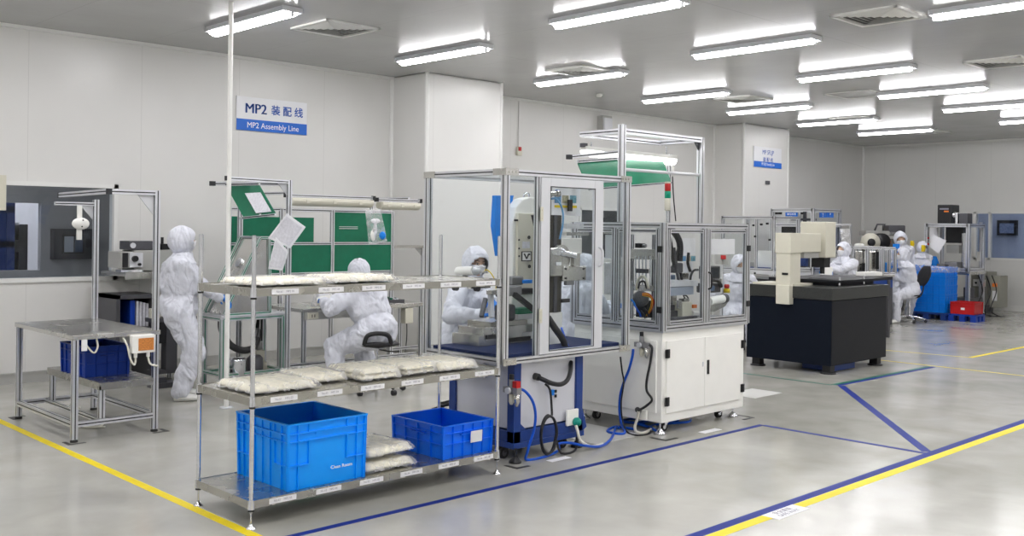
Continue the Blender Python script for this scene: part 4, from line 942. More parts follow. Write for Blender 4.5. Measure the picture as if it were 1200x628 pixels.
# hoses and cords on the base
o = MB().tube([C_(608, 455, 4.95), C_(616, 459, 4.93), C_(624, 470, 4.92), C_(627.5, 485, 4.92), C_(626, 503, 4.93), C_(621, 519, 4.94), C_(618, 530, 4.95), V((4.99, 4.98, .012)), V((5.12, 4.96, .010)), V((5.3, 4.97, .03)), C_(655, 520, 4.98), C_(668, 519, 4.97), C_(684, 522, 4.90), AZ(703, 523, .012), AZ(716, 514, .012), AZ(722, 500, .012), V((6.32, 5.25, .02))], .010, n=10).build('air_hose', HOSEB, at=(4.86, 5.02, 0)); tag(o, 'blue air hose looping from the red knob regulator along the floor', 'hose')
ring = [(5.18 + .075 * math.cos(a) * (1 + .04 * k), 4.955 - .006 * k, .165 + .14 * math.sin(a) * (1 - .03 * k)) for k in range(3) for a in [2 * PI * i / 16 for i in range(16)]]
o = MB().tube([(5.20, 5.01, .52), (5.22, 4.98, .48), (5.23, 4.97, .35), (5.22, 4.96, .29)] + ring[4:] + [(5.3, 4.94, .02), (5.42, 4.93, .012), (5.5, 4.96, .06), (5.52, 4.985, .2)], .009, n=8, sub=3).build('extension_cord', BLACK, at=(5.2, 5.0, .5)); tag(o, 'black coiled power cord hanging on the front of the navy machine base', 'cord')
o = MB().tube([C_(675, 499, ky0 - .06), C_(677, 505, 4.93), C_(679, 513, 4.92), C_(684, 519, 4.90), AZ(692, 523, .016), AZ(700, 522, .016), AZ(706, 520, .016)], .011, n=8).build('extension_cord', WCAB, at=(5.585, 4.96, .37)); tag(o, 'cream cord hanging from the green plug to the floor', 'cord')
# interior of machine 1
MB().box(ex0 + .03, ey0 + .04, ez0 + .03, ex1 - .03, ey1 - .04, ez0 + .06).build('deck_plate', mat('navy_deck', (.006, .02, .10), .6, spec=.15), t, True)
def BX(px0, py0, px1, py1, y, d, name, m, bevel=.003, parent=None):
    # a block whose front face at depth plane y spans the measured outline
    a_, b_ = AY(px0, (py0 + py1) / 2, y), AY(px1, (py0 + py1) / 2, y); z1_ = AY((px0 + px1) / 2, py0, y).z; z0_ = AY((px0 + px1) / 2, py1, y).z
    return MB().box(a_.x, y, z0_, b_.x, y + d, z1_).build(name, m, parent or t, True, bevel=bevel)
BX(561, 391, 612, 404, 5.45, .30, 'slide_stage', STEEL); BX(566, 382, 626, 391, 5.45, .28, 'slide_stage', STEEL); BX(575, 376, 618, 382, 5.45, .26, 'slide_stage', DSTEEL)
BX(589, 357, 605, 376, 5.45, .10, 'fixture_block', DARK, .02)
BX(570, 392, 585, 397, 5.44, .02, 'slot_cover', BLACK, 0); BX(596, 395, 622, 400, 5.44, .02, 'slot_cover', BLACK, 0)
BX(576, 340, 592, 345, 5.50, .06, 'clamp_bar', STEEL); BX(552, 335, 575, 338, 5.62, .05, 'clamp_bar', STEEL)
BX(597, 335, 612, 347, 5.40, .10, 'clamp_head', MIDG, .01); BX(611, 338, 626, 345, 5.42, .08, 'clamp_head', BLACK, .01)
BX(600, 324, 614, 334, 5.46, .08, 'hinge_block', MIDG, .01); BX(613, 328, 624, 332, 5.45, .05, 'blue_valve', BLUEF)
BX(607, 361, 632, 368, 5.50, .10, 'circuit_board', GREEN, 0); BX(607, 368, 628, 374, 5.48, .12, 'circuit_carrier', PALE)
for px_, py_ in ((532, 337), (557, 338), (583, 345)): q = AY(px_, py_, 5.62); MB().cyl(q, q + V((0, -.035, 0)), .022).build('clamp_knob', BLACK, t, True)
MB().bar(AY(603, 345, 5.38), AY(627, 364, 5.38), .035).build('black_lever', BLACK, t, True)
MB().bar(AY(569, 350, 5.55), AY(564, 371, 5.5), .03, .03).build('dark_link', DARK, t, True); MB().bar(AY(575, 345, 5.55), AY(576, 372, 5.5), .035, .03).build('pale_link', PALE, t, True)
# big white press column
yc = 5.62
def CP(px, py): return AY(px, py, yc)
m = MB(); cpts = [(600, 405), (601, 262), (605, 243), (612, 234), (621, 231), (650, 231), (650, 256), (645, 300), (646, 405)]
m.prism([CP(*p_) for p_ in cpts], (0, .12, 0)).build('press_column', WPAINT, t, True, bevel=.01)
BX(607, 250, 629, 345, yc - .03, .031, 'column_plate', CREAMP, .004)
MB().prism([CP(619, 252), CP(627, 252), CP(626, 273), CP(624, 273)], (0, -.035, 0)).build('dark_slot', BLACK, t, True)
for px_, py_ in ((598 + 5, 258), (605, 281), (605, 291), (605, 300)): q = CP(px_, py_); MB().cyl(q, q - V((0, .034, 0)), .008, n=10).build('bolt_hole', BLACK, t, True)
q = CP(616.5, 278); MB().cyl(q, q - V((0, .036, 0)), .014).build('bolt_hole', BLACK, t, True); q = CP(617, 312); MB().cyl(q, q - V((0, .036, 0)), .014).build('bolt_hole', BLACK, t, True)
BX(611.5, 294.5, 623, 306, yc - .036, .006, 'emblem_plate', BLACK, 0); BX(612.5, 295.5, 622, 305, yc - .038, .003, 'emblem_face', WPAINT, 0)
qa = [AY(px_, py_, yc - .0395) for px_, py_ in ((613.5, 297), (615.3, 297), (617.3, 301.5), (619, 297), (621.5, 297), (621.5, 299), (619.8, 299), (618, 303.5), (616.5, 303.5))]
MB().prism(qa, (0, .002, 0)).build('emblem', BLACK, t, True)
BX(612, 283, 621, 291, yc - .0305, .002, 'rating_plate', PAPER2, 0)
MB().tube([CP(614, 231), CP(614.5, 227), CP(619.5, 227), CP(620, 231)], .007).build('lifting_eye', CHROME, t, True)
# blue side cover at the rear left
MB().prism([AY(px_, py_, 5.72) for px_, py_ in ((582, 229), (602, 229), (599, 245), (594, 262), (590, 300), (585, 300), (580, 265))], (0, .05, 0)).build('blue_cover', BLUEF, t, True)
# what the door shows: dark rail, plates, cylinder, notice, hoses
yr = 5.25
BX(643, 366, 659, 405, yr, .16, 'pedestal', WPAINT, .006); BX(643.5, 252, 658, 292, yr, .10, 'linear_rail', mat('rail_black', (.05, .045, .035), .4)); BX(643, 322, 658, 366, yr, .10, 'linear_rail', MATS['rail_black'])
BX(649.5, 252, 653, 292, yr - .01, .012, 'rail_strip', DARK, 0); BX(649.5, 322, 653, 366, yr - .01, .012, 'rail_strip', DARK, 0)
BX(642, 290, 660, 324, yr - .04, .05, 'carriage_plate', STEEL, .01)
q = AY(658, 302, yr - .035); MB().cyl(q, q + V((0, .04, 0)), .10, n=28).build('round_plate', STEEL, t, True)
MB().cyl(AY(655, 295, yr - .06), AY(674, 300, yr - .06), .022).cyl(AY(655, 295, yr - .06), AY(659, 296, yr - .06), .03).build('air_cylinder', CHROME, t, True)
BX(673, 296, 680, 312, yr - .07, .04, 'cylinder_bracket', STEEL); BX(660, 312, 687, 329, yr - .04, .05, 'mount_block', STEEL, .006)
for px_, py_ in ((663, 315), (684, 315), (663, 326), (684, 326)): q = AY(px_, py_, yr - .04); MB().cyl(q, q - V((0, .006, 0)), .008, n=8).build('bolt', BLACK, t, True)
BX(659, 279, 682, 298, 5.42, .05, 'backing_plate', WPAINT, .004); BX(664, 329, 673, 334, yr - .03, .03, 'small_clamp', MIDG); BX(659, 350, 668, 354.5, yr - .02, .02, 'sensor_bar', BLACK)
BX(652, 307, 658, 311, yr - .047, .004, 'plate_label', PAPER, 0)
BX(664, 262, 684, 268, 5.46, .05, 'inner_beam', [ALU], .0); BX(664, 272, 690, 276, 5.50, .05, 'inner_beam', STEEL, 0)
MB().tube([AY(642, 372, 5.12), AY(650, 384, 5.1), AY(659, 397, 5.1), AY(663, 408, 5.1)], .026, n=10).build('drag_chain', BLACK, t, True)
MB().tube([AY(658, 384, 5.15), AY(661, 393, 5.1), AY(664, 402, 5.1), AY(667, 407, 5.1)], .008, n=8).build('blue_tube', HOSEB, t, True)
MB().tube([AY(645, 233, 5.15), AY(651, 233, 5.12), AY(657, 240, 5.1), AY(660, 252, 5.1), AY(659, 266, 5.12), AY(656, 280, 5.15)], .008, n=8).build('blue_tube', mat('pale_blue_tube', (.15, .35, .6), .4), t, True)
MB().cyl(AY(643, 227, 5.15), AY(652, 227, 5.15), .016).cyl(AY(652, 227, 5.15), AY(655, 227, 5.15), .024).build('fitting', STEEL, t, True)
sh = BX(647, 220, 680, 253, 5.5, .003, 'notice_sheet', PAPER, 0)
for k_, mm in enumerate((mat('photo_a', (.10, .25, .45), .5, var=.5, vscale=40), mat('photo_b', (.35, .33, .22), .5, var=.5, vscale=40), mat('photo_c', (.12, .30, .38), .5, var=.5, vscale=40))): BX(650 + k_ * 9, 229, 657.5 + k_ * 9, 238, 5.498, .003, 'picture', mm, 0, sh)
BX(650, 240.5, 676, 243.5, 5.498, .003, 'yellow_band', YEL, 0, sh); BX(651, 222.5, 656, 224, 5.498, .003, 'blue_mark', BLUES, 0, sh)
BX(667, 234, 671, 247.5, 5.46, .02, 'camera_slot', BLACK, 0)
# microscope / camera barrel with yellow cable near the left worker's face
g = thing('camera_barrel', 'white cylindrical camera head with clear bell in front of worker\'s mask', 'camera', AD(558, 318, 8.05))
a0, a1 = AD(537, 318, 8.2), AD(556, 317, 8.0); a2 = AD(566, 318, 7.95)
MB().cyl(a0, a1, .038, .036, n=24).build('barrel', WPAINT, g, True)
MB().lathe(a1, [(.034, 0), (.036, .012), (.034, .03), (.022, .05), (.014, .065)], 20, axis=tuple(a2 - a1)).build('clear_bell', mat('frosted_bell', (.6, .62, .64), .15, .3), g, True)
MB().cyl(a2, a2 + (a2 - a1).normalized() * .05, .012).build('stem', STEEL, g, True)
MB().tube([AD(567, 319, 7.95), AD(570, 316, 7.9), AD(576, 321, 7.85), AD(581, 331, 7.8), AD(581, 338, 7.8)], .004).build('yellow_cable', YEL, g, True)
MB().bar(AD(545, 322, 8.1), AD(545, 334, 8.1), .03).bar(AD(545, 334, 8.1), AD(575, 333, 7.75), .02).build('support_arm', MIDG, g, True)
# papers hanging at the left rear post
pouch('folded white papers hanging beside the left post of the tall test machine', [(500, 246), (505, 250), (504, 308), (497, 292)], 7.52)
# ------------------------------------------------------------------ machine 2 : white cabinet with glazed aluminium top
t = thing('assembly_machine', 'white cabinet machine with glazed aluminium upper cell in the centre', 'machine', (7.0, 5.35, 0))
ax0, ax1, ay0, ay1, az0, az1 = 6.43, 7.62, 4.90, 5.86, .09, .815
MB().box(ax0 + .01, ay0 + .01, az0, ax1 - .01, ay1, az1).build('cabinet_body', WPAINT, t, True, bevel=.006)
# front doors (face -Y), side panel (face -X)
xm = (ax0 + ax1) / 2 - .02
for i, (a, b) in enumerate(((ax0 + .055, xm - .002), (xm + .002, ax1 - .055))):
    dd = MB().box(a, ay0 - .004, az0 + .075, b, ay0 + .012, az1 - .07).build('cabinet_door', WPAINT, t, True, bevel=.003)
    hx_ = ax0 + .055 if i == 0 else ax1 - .055
    for z in (az0 + .17, az1 - .17):
        MB().box(hx_ - .022, ay0 - .012, z - .035, hx_ + .03, ay0 - .003, z + .035).box(hx_ - .008, ay0 - .018, z - .035, hx_ + .008, ay0 - .01, z + .035).build('hinge', BLACK, dd, True)
MB().box(xm + .03, ay0 - .014, .43, xm + .055, ay0 - .004, .55).build('handle', BLACK, t, True, bevel=.003)
MB().box(xm - .035, ay0 - .008, .50, xm - .02, ay0 - .004, .54).build('lock', PALE, t, True)
MB().box(ax0 - .004, ay0 + .06, az0 + .075, ax0 + .012, ay1 - .05, az1 - .07).build('side_panel', WPAINT, t, True, bevel=.003)
MB().box(ax0 - .012, ay0 - .012, az1, ax1 + .012, ay1 + .01, az1 + .012).build('worktop', PALE, t, True)
uz0, uz1 = az1 + .012, 1.695
for x, y in ((ax0, ay0), (ax1, ay0), (ax0, ay1), (ax1, ay1)): MB().prof((x, y, uz0), (x, y, uz1), .045).build('frame_post', [ALU, SLOT], t, True)
for z in (uz0 + .022, uz1 - .022):
    for a, b in (((ax0, ay0), (ax1, ay0)), ((ax0, ay1), (ax1, ay1)), ((ax0, ay0), (ax0, ay1)), ((ax1, ay0), (ax1, ay1))):
        d = (V((*b, 0)) - V((*a, 0))).normalized() * .0225; MB().prof(V((*a, z)) + d, V((*b, z)) - d, .044).build('frame_rail', [ALU, SLOT], t, True)
MB().prof((xm - .02, ay0, uz0 + .04), (xm - .02, ay0, uz1 - .04), .045).build('frame_post', [ALU, SLOT], t, True)
def cell_door(a, b, hinges, ax='x', name='glazed_door'):
    z0, z1 = uz0 + .052, uz1 - .052; m = MB()
    def pt(u, z): return (u, ay0 - .012, z) if ax == 'x' else (ax0 - .012, u, z)
    for p0, p1 in (((a + .015, z0), (a + .015, z1)), ((b - .015, z0), (b - .015, z1)), ((a + .03, z0 + .015), (b - .03, z0 + .015)), ((a + .03, z1 - .015), (b - .03, z1 - .015))): m.prof(pt(*p0), pt(*p1), .03)
    o = m.build(name, [ALU, SLOT], t, True)
    g = MB()
    if ax == 'x': g.box(a + .03, ay0 - .014, z0 + .03, b - .03, ay0 - .010, z1 - .03)
    else: g.box(ax0 - .014, a + .03, z0 + .03, ax0 - .010, b - .03, z1 - .03)
    g.build('door_pane', GLS, o, True)
    for hu in hinges:
        for z in (z0 + .12, z1 - .16):
            c = V(pt(hu, z)); h = MB(); h.cbox(c + (V((0, -.018, 0)) if ax == 'x' else V((-.018, 0, 0))), (.045, .012, .05) if ax == 'x' else (.012, .045, .05)); h.build('hinge', BLACK, o, True)
cell_door(ax0 + .03, xm - .045, (), 'x', 'glazed_panel')
cell_door(xm + .005, ax1 - .028, (ax1 - .012,), 'x')
cell_door(ay0 + .028, (ay0 + ay1) / 2 - .01, (ay0 + .015,), 'y')
cell_door((ay0 + ay1) / 2 + .01, ay1 - .03, (), 'y')
MB().prof((ax0, (ay0 + ay1) / 2, uz0 + .04), (ax0, (ay0 + ay1) / 2, uz1 - .04), .04).build('frame_post', [ALU, SLOT], t, True)
MB().tube([(xm + .0, ay0 - .03, uz0 + .32), (xm, ay0 - .06, uz0 + .34), (xm, ay0 - .06, uz0 + .44), (xm, ay0 - .03, uz0 + .46)], .007).build('handle', BLACK, t, True)
MB().box(ax0 + .03, ay0 + .03, uz1 - .02, ax1 - .03, ay1 - .03, uz1 - .015).build('top_pane', GLS, t, True)
for x, y in ((6.45, 4.93), (7.54, 4.97), (6.47, 5.75), (7.54, 5.8)): foot(t, x, y, .09, CHROME)
for x, y in ((6.60, 5.0), (7.44, 5.04), (6.58, 5.70), (7.44, 5.7)): caster(t, x, y, .036, CHROME, .09)
RQ = AX(752, 404, ax0 - .04); D_ = lambda px, py, dx=.05: AX(px, py, ax0 - dx)
regulator(t, ax0 - .004, RQ.y, RQ.z, (-1, 0, 0), False, .95)
q, q2 = D_(745, 479, .03), D_(757, 493, .03)
MB().box(ax0 - .03, q2.y, q2.z, ax0 - .004, q.y, q.z).build('socket_plate', WPAINT, t, True, bevel=.004)
MB().cyl(D_(749, 481, .03), D_(747, 480, .08), .022).build('black_plug', BLACK, t, True)
o = MB().tube([D_(742, 409), D_(741, 418), D_(737, 433), D_(731, 448), D_(727, 463), D_(726, 480), D_(728, 496), AZ(732, 507, .014), AZ(722, 508, .012), AZ(712, 505, .012), AZ(722, 500, .012), AZ(745, 503, .012)], .011).build('air_hose', HOSEB, at=(6.36, 5.28, .69)); tag(o, 'blue air hose dropping down the side of the white cabinet', 'hose')
o = MB().tube([D_(761, 404), D_(764, 408), D_(762, 425), D_(758, 445), D_(758, 458), D_(764, 468), D_(758, 475), D_(750, 480, .08)], .010).build('extension_cord', BLACK, at=(6.37, 5.07, .7)); tag(o, 'black hose from regulator to socket on the white cabinet side', 'hose')
o = MB().tube([D_(748, 482, .08), D_(747, 490, .07), D_(744, 500, .08), AZ(746, 506, .014), AZ(755, 507, .014), AZ(768, 500, .014)], .012).build('extension_cord', WCAB, at=(6.36, 5.2, .25)); tag(o, 'cream cord dropping from the black plug beside the white cabinet', 'cord')
o = MB().tube([D_(727, 418, .12), D_(729, 435, .11), D_(731, 448, .10), D_(728, 470, .10), D_(729, 490, .10), AZ(735, 506, .012), AZ(748, 510, .012), AZ(762, 507, .012), AZ(760, 500, .012)], .007).build('extension_cord', BLACK, at=(6.1, 5.1, .72)); tag(o, 'thin black cord between the two machines reaching the floor', 'cord')
for k, (yy_, zz_) in enumerate(((5.1, .02), (5.25, .03), (5.4, .02))):
    o = MB().tube([(6.46 + .1 * k, yy_ - .15, .012), (6.55, yy_, zz_), (6.75, yy_ + .05, .012), (6.9, yy_ - .1 - .05 * k, .03), (7.1, yy_, .012)], .011).build('air_hose', HOSEB, at=(6.5, yy_, 0)); tag(o, ['blue hose lying under the white cabinet near its front foot', 'blue hose lying under the middle of the white cabinet', 'blue hose lying deepest under the white cabinet'][k], 'hose')
# interior of machine 2
U = uz0
rr = random.Random(7)
MB().box(ax0 + .1, ay0 + .12, U, ax1 - .1, ay1 - .1, U + .03).build('base_plate', STEEL, t, True)
def BL(px0, py0, px1, py1, x, d, name, m, bevel=.003):
    # a block whose left face lies in the plane x and spans the measured outline
    a_, b_ = AX(px0, (py0 + py1) / 2, x), AX(px1, (py0 + py1) / 2, x); z1_ = AX((px0 + px1) / 2, py0, x).z; z0_ = AX((px0 + px1) / 2, py1, x).z
    return MB().box(x, b_.y, max(z0_, U + .03), x + d, a_.y, z1_).build(name, m, t, True, bevel=bevel)
A5 = lambda px, py, x=6.62: AX(px, py, x)
# left bay: valve, guides, rotary head, wires
BL(744, 285, 752, 290.5, 6.60, .05, 'pneumatic_block', BLACK); MB().cyl(A5(752, 288), A5(757, 288), .016).build('fitting', MIDG, t, True)
BL(739, 292, 768, 304, 6.66, .02, 'guide_plate', STEEL); BL(745, 315, 757, 320, 6.60, .04, 'guide_plate', DARK); BL(742, 334, 766, 341, 6.68, .03, 'guide_plate', STEEL)
for px_ in (745, 749, 753, 757, 762): MB().cyl(A5(px_, 300, 6.64), A5(px_, 334, 6.64), .007).build('guide_rod', CHROME, t, True)
for px_ in (741, 766): q = A5(px_, 300, 6.72); MB().prof((6.72, q.y, U + .03), (6.72, q.y, uz1 - .1), .025).build('inner_post', [ALU, SLOT], t, True)
MB().lathe(A5(751, 350, 6.60), [(.055, -.02), (.07, 0), (.055, .03), (.02, .04)], 24, axis=(-.8, -.6, .1)).build('rotary_head', DARK, t, True); BL(745, 352, 758, 372, 6.63, .08, 'rotary_base', BLACK)
MB().tube([A5(746, 340), A5(747, 330), A5(752, 324), A5(757, 327), A5(760, 338)], .011).build('cream_hose', CREAMP, t, True)
MB().tube([A5(748, 338), A5(750, 331), A5(755, 330), A5(758, 338)], .008).build('dark_hose', BLACK, t, True)
for k, mm in enumerate((RED, YEL, ORANGE, RED, YEL)):
    MB().tube([A5(753, 343.5 + k * .7, 6.56), A5(760, 344 + k * .9, 6.54), A5(765.5 - k * .5, 351, 6.54), A5(764.5 - k * .6, 361, 6.55), A5(759 - k * .5, 370, 6.58)], .0045, n=6).build('wire', mm, t, True)
for px_, py_, mm in ((742, 356, BLUEF), (745, 362, HOSEB), (748, 367, HOSEB), (757, 366, BLACK), (753, 369, BLACK)):
    MB().tube([A5(px_ - 2, py_ - 5, 6.55), A5(px_ + 1, py_ - 1, 6.54), A5(px_ + 3, py_ + 4, 6.56)], .007, n=6).build('wire', mm, t, True)
BL(709, 275, 722, 303, 6.80, .01, 'white_card', PAPER); BL(707, 272, 724, 274, 6.78, .03, 'inner_beam', STEEL); BL(728, 306, 738, 330, 6.62, .06, 'grey_cylinder', MIDG, .01)
BL(708, 308, 722, 345, 6.76, .02, 'steel_sheet', STEEL)
# middle bay
B5 = lambda px, py, y=5.10: AY(px, py, y)
MB().tube([B5(784, 268), B5(789, 271), B5(795, 280), B5(797, 290), B5(796, 306)], .028, n=12).tube([B5(783, 272), B5(786, 285), B5(788, 300), B5(790, 312)], .016).tube([B5(795, 290), B5(792, 305), B5(797, 318), B5(799, 328)], .011).build('robot_hose', BLACK, t, True)
MB().tube([B5(790, 290), B5(792, 312), B5(795, 328)], .012).build('robot_cable', DARK, t, True)
BX(793, 308, 801, 320, 5.08, .10, 'robot_wrist', DARK, .012); BX(784, 307, 788, 312, 5.06, .05, 'white_joint', WPAINT, .01)
MB().prism([B5(784, 333, 5.02), B5(795, 328.5, 5.02), B5(818, 328.5, 5.02), B5(818, 335, 5.02), B5(784, 336, 5.02)], (0, .14, 0)).build('cross_beam', PALE, t, True)
BX(784, 336, 813, 346, 5.03, .12, 'cross_beam', mat('pale_blue_grey', (.40, .45, .55), .3, .3), .004)
BX(800, 354, 811, 374, 5.0, .10, 'actuator', CREAMP, .006); BX(802, 350, 808, 354, 5.02, .06, 'actuator_cap', STEEL, .004)
q = B5(811, 367, 5.02); MB().cyl(q, B5(818, 366.5, 5.02), .02).build('cylinder_rod', WPAINT, t, True); BX(812.5, 357, 817, 361, 5.0, .03, 'orange_fitting', ORANGE)
for r_ in ((784, 364, 799, 375, 5.05, .10), (787, 357, 795, 364, 5.08, .08), (785, 350, 789, 366, 5.14, .05), (790, 371, 812, 378, 4.98, .05), (812, 370, 818, 378, 5.05, .06)): BX(*r_, 'gear_block', DARK, .008)
for r_ in ((789, 346, 793, 356, 5.1, .03), (796, 352, 799, 362, 5.0, .03)): BX(*r_, 'guide_block', STEEL, .003)
MB().tube([B5(803, 350), B5(801, 346), B5(805, 347), B5(807, 351)], .006).tube([B5(818, 316), B5(813, 317), B5(810, 322), B5(809, 328)], .010).tube([B5(807, 296), B5(806, 308), B5(809, 318)], .013).build('cable', BLACK, t, True)
BX(806.5, 307, 812, 328, 5.35, .05, 'inner_post', [ALU], 0); BX(784, 322, 792, 331, 5.2, .06, 'slate_block', mat('slate_valve', (.10, .16, .26), .4), .01); BX(798, 320, 807, 327, 5.3, .05, 'steel_block', STEEL)
BX(799, 279, 815, 299, 5.55, .004, 'white_blind', PAPER, 0); BX(799, 300, 804, 306, 5.55, .004, 'picture', MATS['photo_a'], 0); BX(805, 300, 809, 306, 5.55, .004, 'picture', MATS['photo_b'], 0); BX(810, 300, 815, 306, 5.55, .004, 'picture', MATS['photo_c'], 0)
# right bay
BX(831, 280, 861, 298, 5.55, .004, 'white_blind', PAPER, 0)
BX(830, 312, 844, 327, 5.10, .10, 'black_box', BLACK, .006); BX(832, 314, 842, 325, 5.095, .006, 'box_window', SCREEN, 0)
MB().tube([B5(829, 331), B5(836, 328), B5(842, 330), B5(845, 336)], .018).build('motor_cable', BLACK, t, True)
BX(829, 332, 845, 343, 5.12, .12, 'motor', DARK, .01); BX(829, 335, 838, 341, 5.08, .05, 'blue_valve', MATS['slate_valve'], .008); BX(829, 327, 846, 332, 5.2, .05, 'steel_bar', STEEL)
MB().prism([B5(px_, py_, 5.03) for px_, py_ in ((829, 366), (838, 365), (850, 359), (854.5, 352), (854, 346), (850, 343.5), (846, 346), (829, 352))], (0, .03, 0)).build('side_plate', STEEL, t, True, bevel=.003)
MB().cyl(AY(831, 353, 4.985), AY(847, 350, 4.985), .036, n=24).build('white_roller', WPAINT, t, True); MB().cyl(AY(847, 350, 4.985), AY(850, 349.4, 4.985), .042, n=24).build('roller_cap', DARK, t, True)
q = B5(851.5, 343, 5.06); MB().lathe(q, [(.03, 0), (.03, .03), (.02, .04)], 14).build('button_base', YEL, t, True); MB().lathe(q + V((0, 0, .04)), [(.02, 0), (.026, .02), (.02, .035)], 14).build('red_button', RED, t, True)
# signal tower
q = AY(782, 262, 5.2); sx_, sy_ = q.x, 5.2
g = thing('signal_tower', 'signal tower with red green and clear segments on the central machine', 'signal light', (sx_, sy_, 1.70))
MB().cyl((sx_, sy_, 1.70), (sx_, sy_, 1.80), .008).build('pole', CHROME, g, True)
for nm, z0, z1, mm in (('clear_segment', 1.80, 1.905, CREAMP), ('green_segment', 1.905, 1.945 + .02, mat('signal_green', (.0, .28, .16), .3)), ('red_segment', 1.965, 2.03, mat('signal_red', (.45, .01, .01), .3)), ('cap', 2.03, 2.045, CREAMP)):
    MB().lathe((sx_, sy_, z0), [(.024, 0), (.026, .004), (.026, z1 - z0 - .004), (.024, z1 - z0)], 20).build(nm, mm, g, True)
# upper tower frame
t = thing('tower_frame', 'tall aluminium frame rising above the central machine with lamp and board', 'frame', (7.0, 5.5, 1.70))
tx0, tx1, ty0, ty1, tz = 6.50, 7.62, 5.40, 5.86, 2.485
for x, y in ((tx0, ty0), (tx1, ty0)): MB().prof((x, y, 1.70), (x, y, tz + (.03 if x == tx0 else 0)), .05).build('post', [ALU, SLOT], t, True)
MB().prof((tx0 + .025, ty0, tz - .025), (tx1 - .025, ty0, tz - .025), .045).build('top_rail', [ALU, SLOT], t, True)
MB().prof((tx0, ty0 + .025, tz - .025), (tx0, ty1, tz - .025), .045).build('top_rail', [ALU, SLOT], t, True)
MB().prof((tx1, ty0 + .025, tz - .025), (tx1, ty1, tz - .025), .045).build('top_rail', [ALU, SLOT], t, True)
MB().prof((tx0 + .02, ty1, tz - .03), (tx1 - .02, ty1, tz - .03), .04).build('top_rail', [ALU, SLOT], t, True)
MB().cyl((tx0 + .02, ty0, 2.14), (tx1 - .03, ty0, 2.14), .014).build('cross_bar', PALE, t, True)
MB().prism([(tx1 - .025, ty0 + .0, tz - .05), (tx1 - .09, ty0, tz - .05), (tx1 - .025, ty0, tz - .12)], (0, .01, 0)).build('gusset', DARK, t, True)
q = AY(783, 262, 5.86)
MB().prof((q.x, 5.86, 1.70), (q.x, 5.86, 2.36), .035).build('rear_post', [ALU, SLOT], t, True)
MB().tube([(q.x + .06, 5.86, 2.15), (q.x + .08, 5.86, 1.95), (q.x + .12, 5.86, 1.72)], .006).build('cable', BLACK, t, True)
MB().box(q.x + .03, 5.84, 2.17, q.x + .06, 5.88, 2.24).build('switch_box', WPAINT, t, True)
# lamp under the tower frame
A, B = AD(684, 176, 9.05), AD(789, 187, 9.55)
g = thing('tube_lamp', 'lit tube lamp hanging inside the tall tower frame', 'lamp', tuple((A + B) / 2))
d = (B - A).normalized(); sdv = d.cross(V((0, 0, 1))).normalized()
m = MB(); ps = [A + sdv * (.055 * math.cos(a_)) + V((0, 0, -.055 * math.sin(a_))) for a_ in [PI * k / 8 for k in range(9)]]
m.prism(ps, B - A).build('lit_cover', mat('lamp_glow', (1, .99, .97), .4, emit=3), g, True)
MB().bar(A + V((0, 0, .018)), B + V((0, 0, .018)), .12, .035).build('lamp_housing', WPAINT, g, True)
for f_ in (.08, .92): p_ = A.lerp(B, f_); MB().cyl(p_ + V((0, 0, .03)), (p_.x, p_.y, tz - .06), .006).build('lamp_hanger', CHROME, g, True)
for P_ in (A - d * .0,): MB().cbox(P_ + V((0, 0, .045)), (.05, .05, .035)).build('end_socket', DARK, g, True)
# slanted green board with its rails
b0, b1, b2, b3 = AD(677, 191, 8.95), AD(775, 183, 9.5), AD(787, 214, 9.2), AD(690, 222, 8.7)
g = thing('green_board', 'slanted green board hanging inside the tall tower frame', 'board', tuple(b1))
MB().slab(b0, b1, b2, b3, .008).build('green_panel', GREEN, g, True)
MB().prof(b0 + V((0, 0, .015)), b1 + V((0, 0, .015)), .025).build('board_rail', [ALU, SLOT], g, True)
MB().prof(b3, b2, .02).build('board_rail', [ALU, SLOT], g, True)
r0, r1 = AD(667, 184, 8.75), AD(724, 178, 9.1)
MB().prof(r0, r1, .03).cbox(r0, (.04, .04, .04), 1).build('support_arm', [ALU, SLOT], g, True)
# ------------------------------------------------------------------ granite measuring machine
t = thing('measuring_machine', 'black granite measuring machine with cream bridge arm on a dark cabinet', 'machine', (11.2, 6.2, 0))
gx0, gx1, gy0, gy1 = 10.55, 11.92, 5.66, 6.77
MB().box(gx0 - .01, gy0 - .015, .85, gx1 + .03, gy1 + .02, .99).build('granite_top', GRANITE, t, True, bevel=.004)
MB().box(gx0, gy0, .10, gx1, gy1, .845, 0).build('cabinet_panels', BLKP, t, True, bevel=.004)
MB().box(gx0 + .012, gy0 - .004, .11, gx1 - .01, gy0 + .002, .84).build('side_panel', BLKS, t, True)
for x, y in ((gx0 + .10, gy0 + .08), (gx1 - .12, gy0 + .08), (gx0 + .10, gy1 - .1), (gx1 - .12, gy1 - .1)):
    MB().box(x - .05, y - .05, .02, x + .05, y + .05, .10).lathe((x, y, 0), [(.09, 0), (.09, .015), (.04, .025)], 16).build('machine_foot', BLACK, t, True)
MB().box(gx0 + .25, gy0 + .1, .01, gx1 - .6, gy0 + .5, .09).build('blue_base_pan', BLUEP, t, True)
yc = None
XL = gx0 - .06
yL, yN = AX(909, 330, XL).y, AX(926, 330, XL).y            # column left and near edges
xR = AY(938, 330, yN).x
zb_ = AX(926, 357, XL - .02).z; za_, zt_ = AX(926, 297, XL).z, AX(926, 273, XL).z
MB().box(XL, yN, zb_ + .1, xR, yL, za_).build('column', CREAMP, t, True, bevel=.006)
MB().box(XL - .03, yN - .005, zb_, XL + .08, yL - .02, 1.0).build('column_foot', CREAMP, t, True, bevel=.006)
MB().box(XL + .06, yN - .02, .99, xR + .25, yL + .35, 1.015).build('rail_cover', CREAMP, t, True)
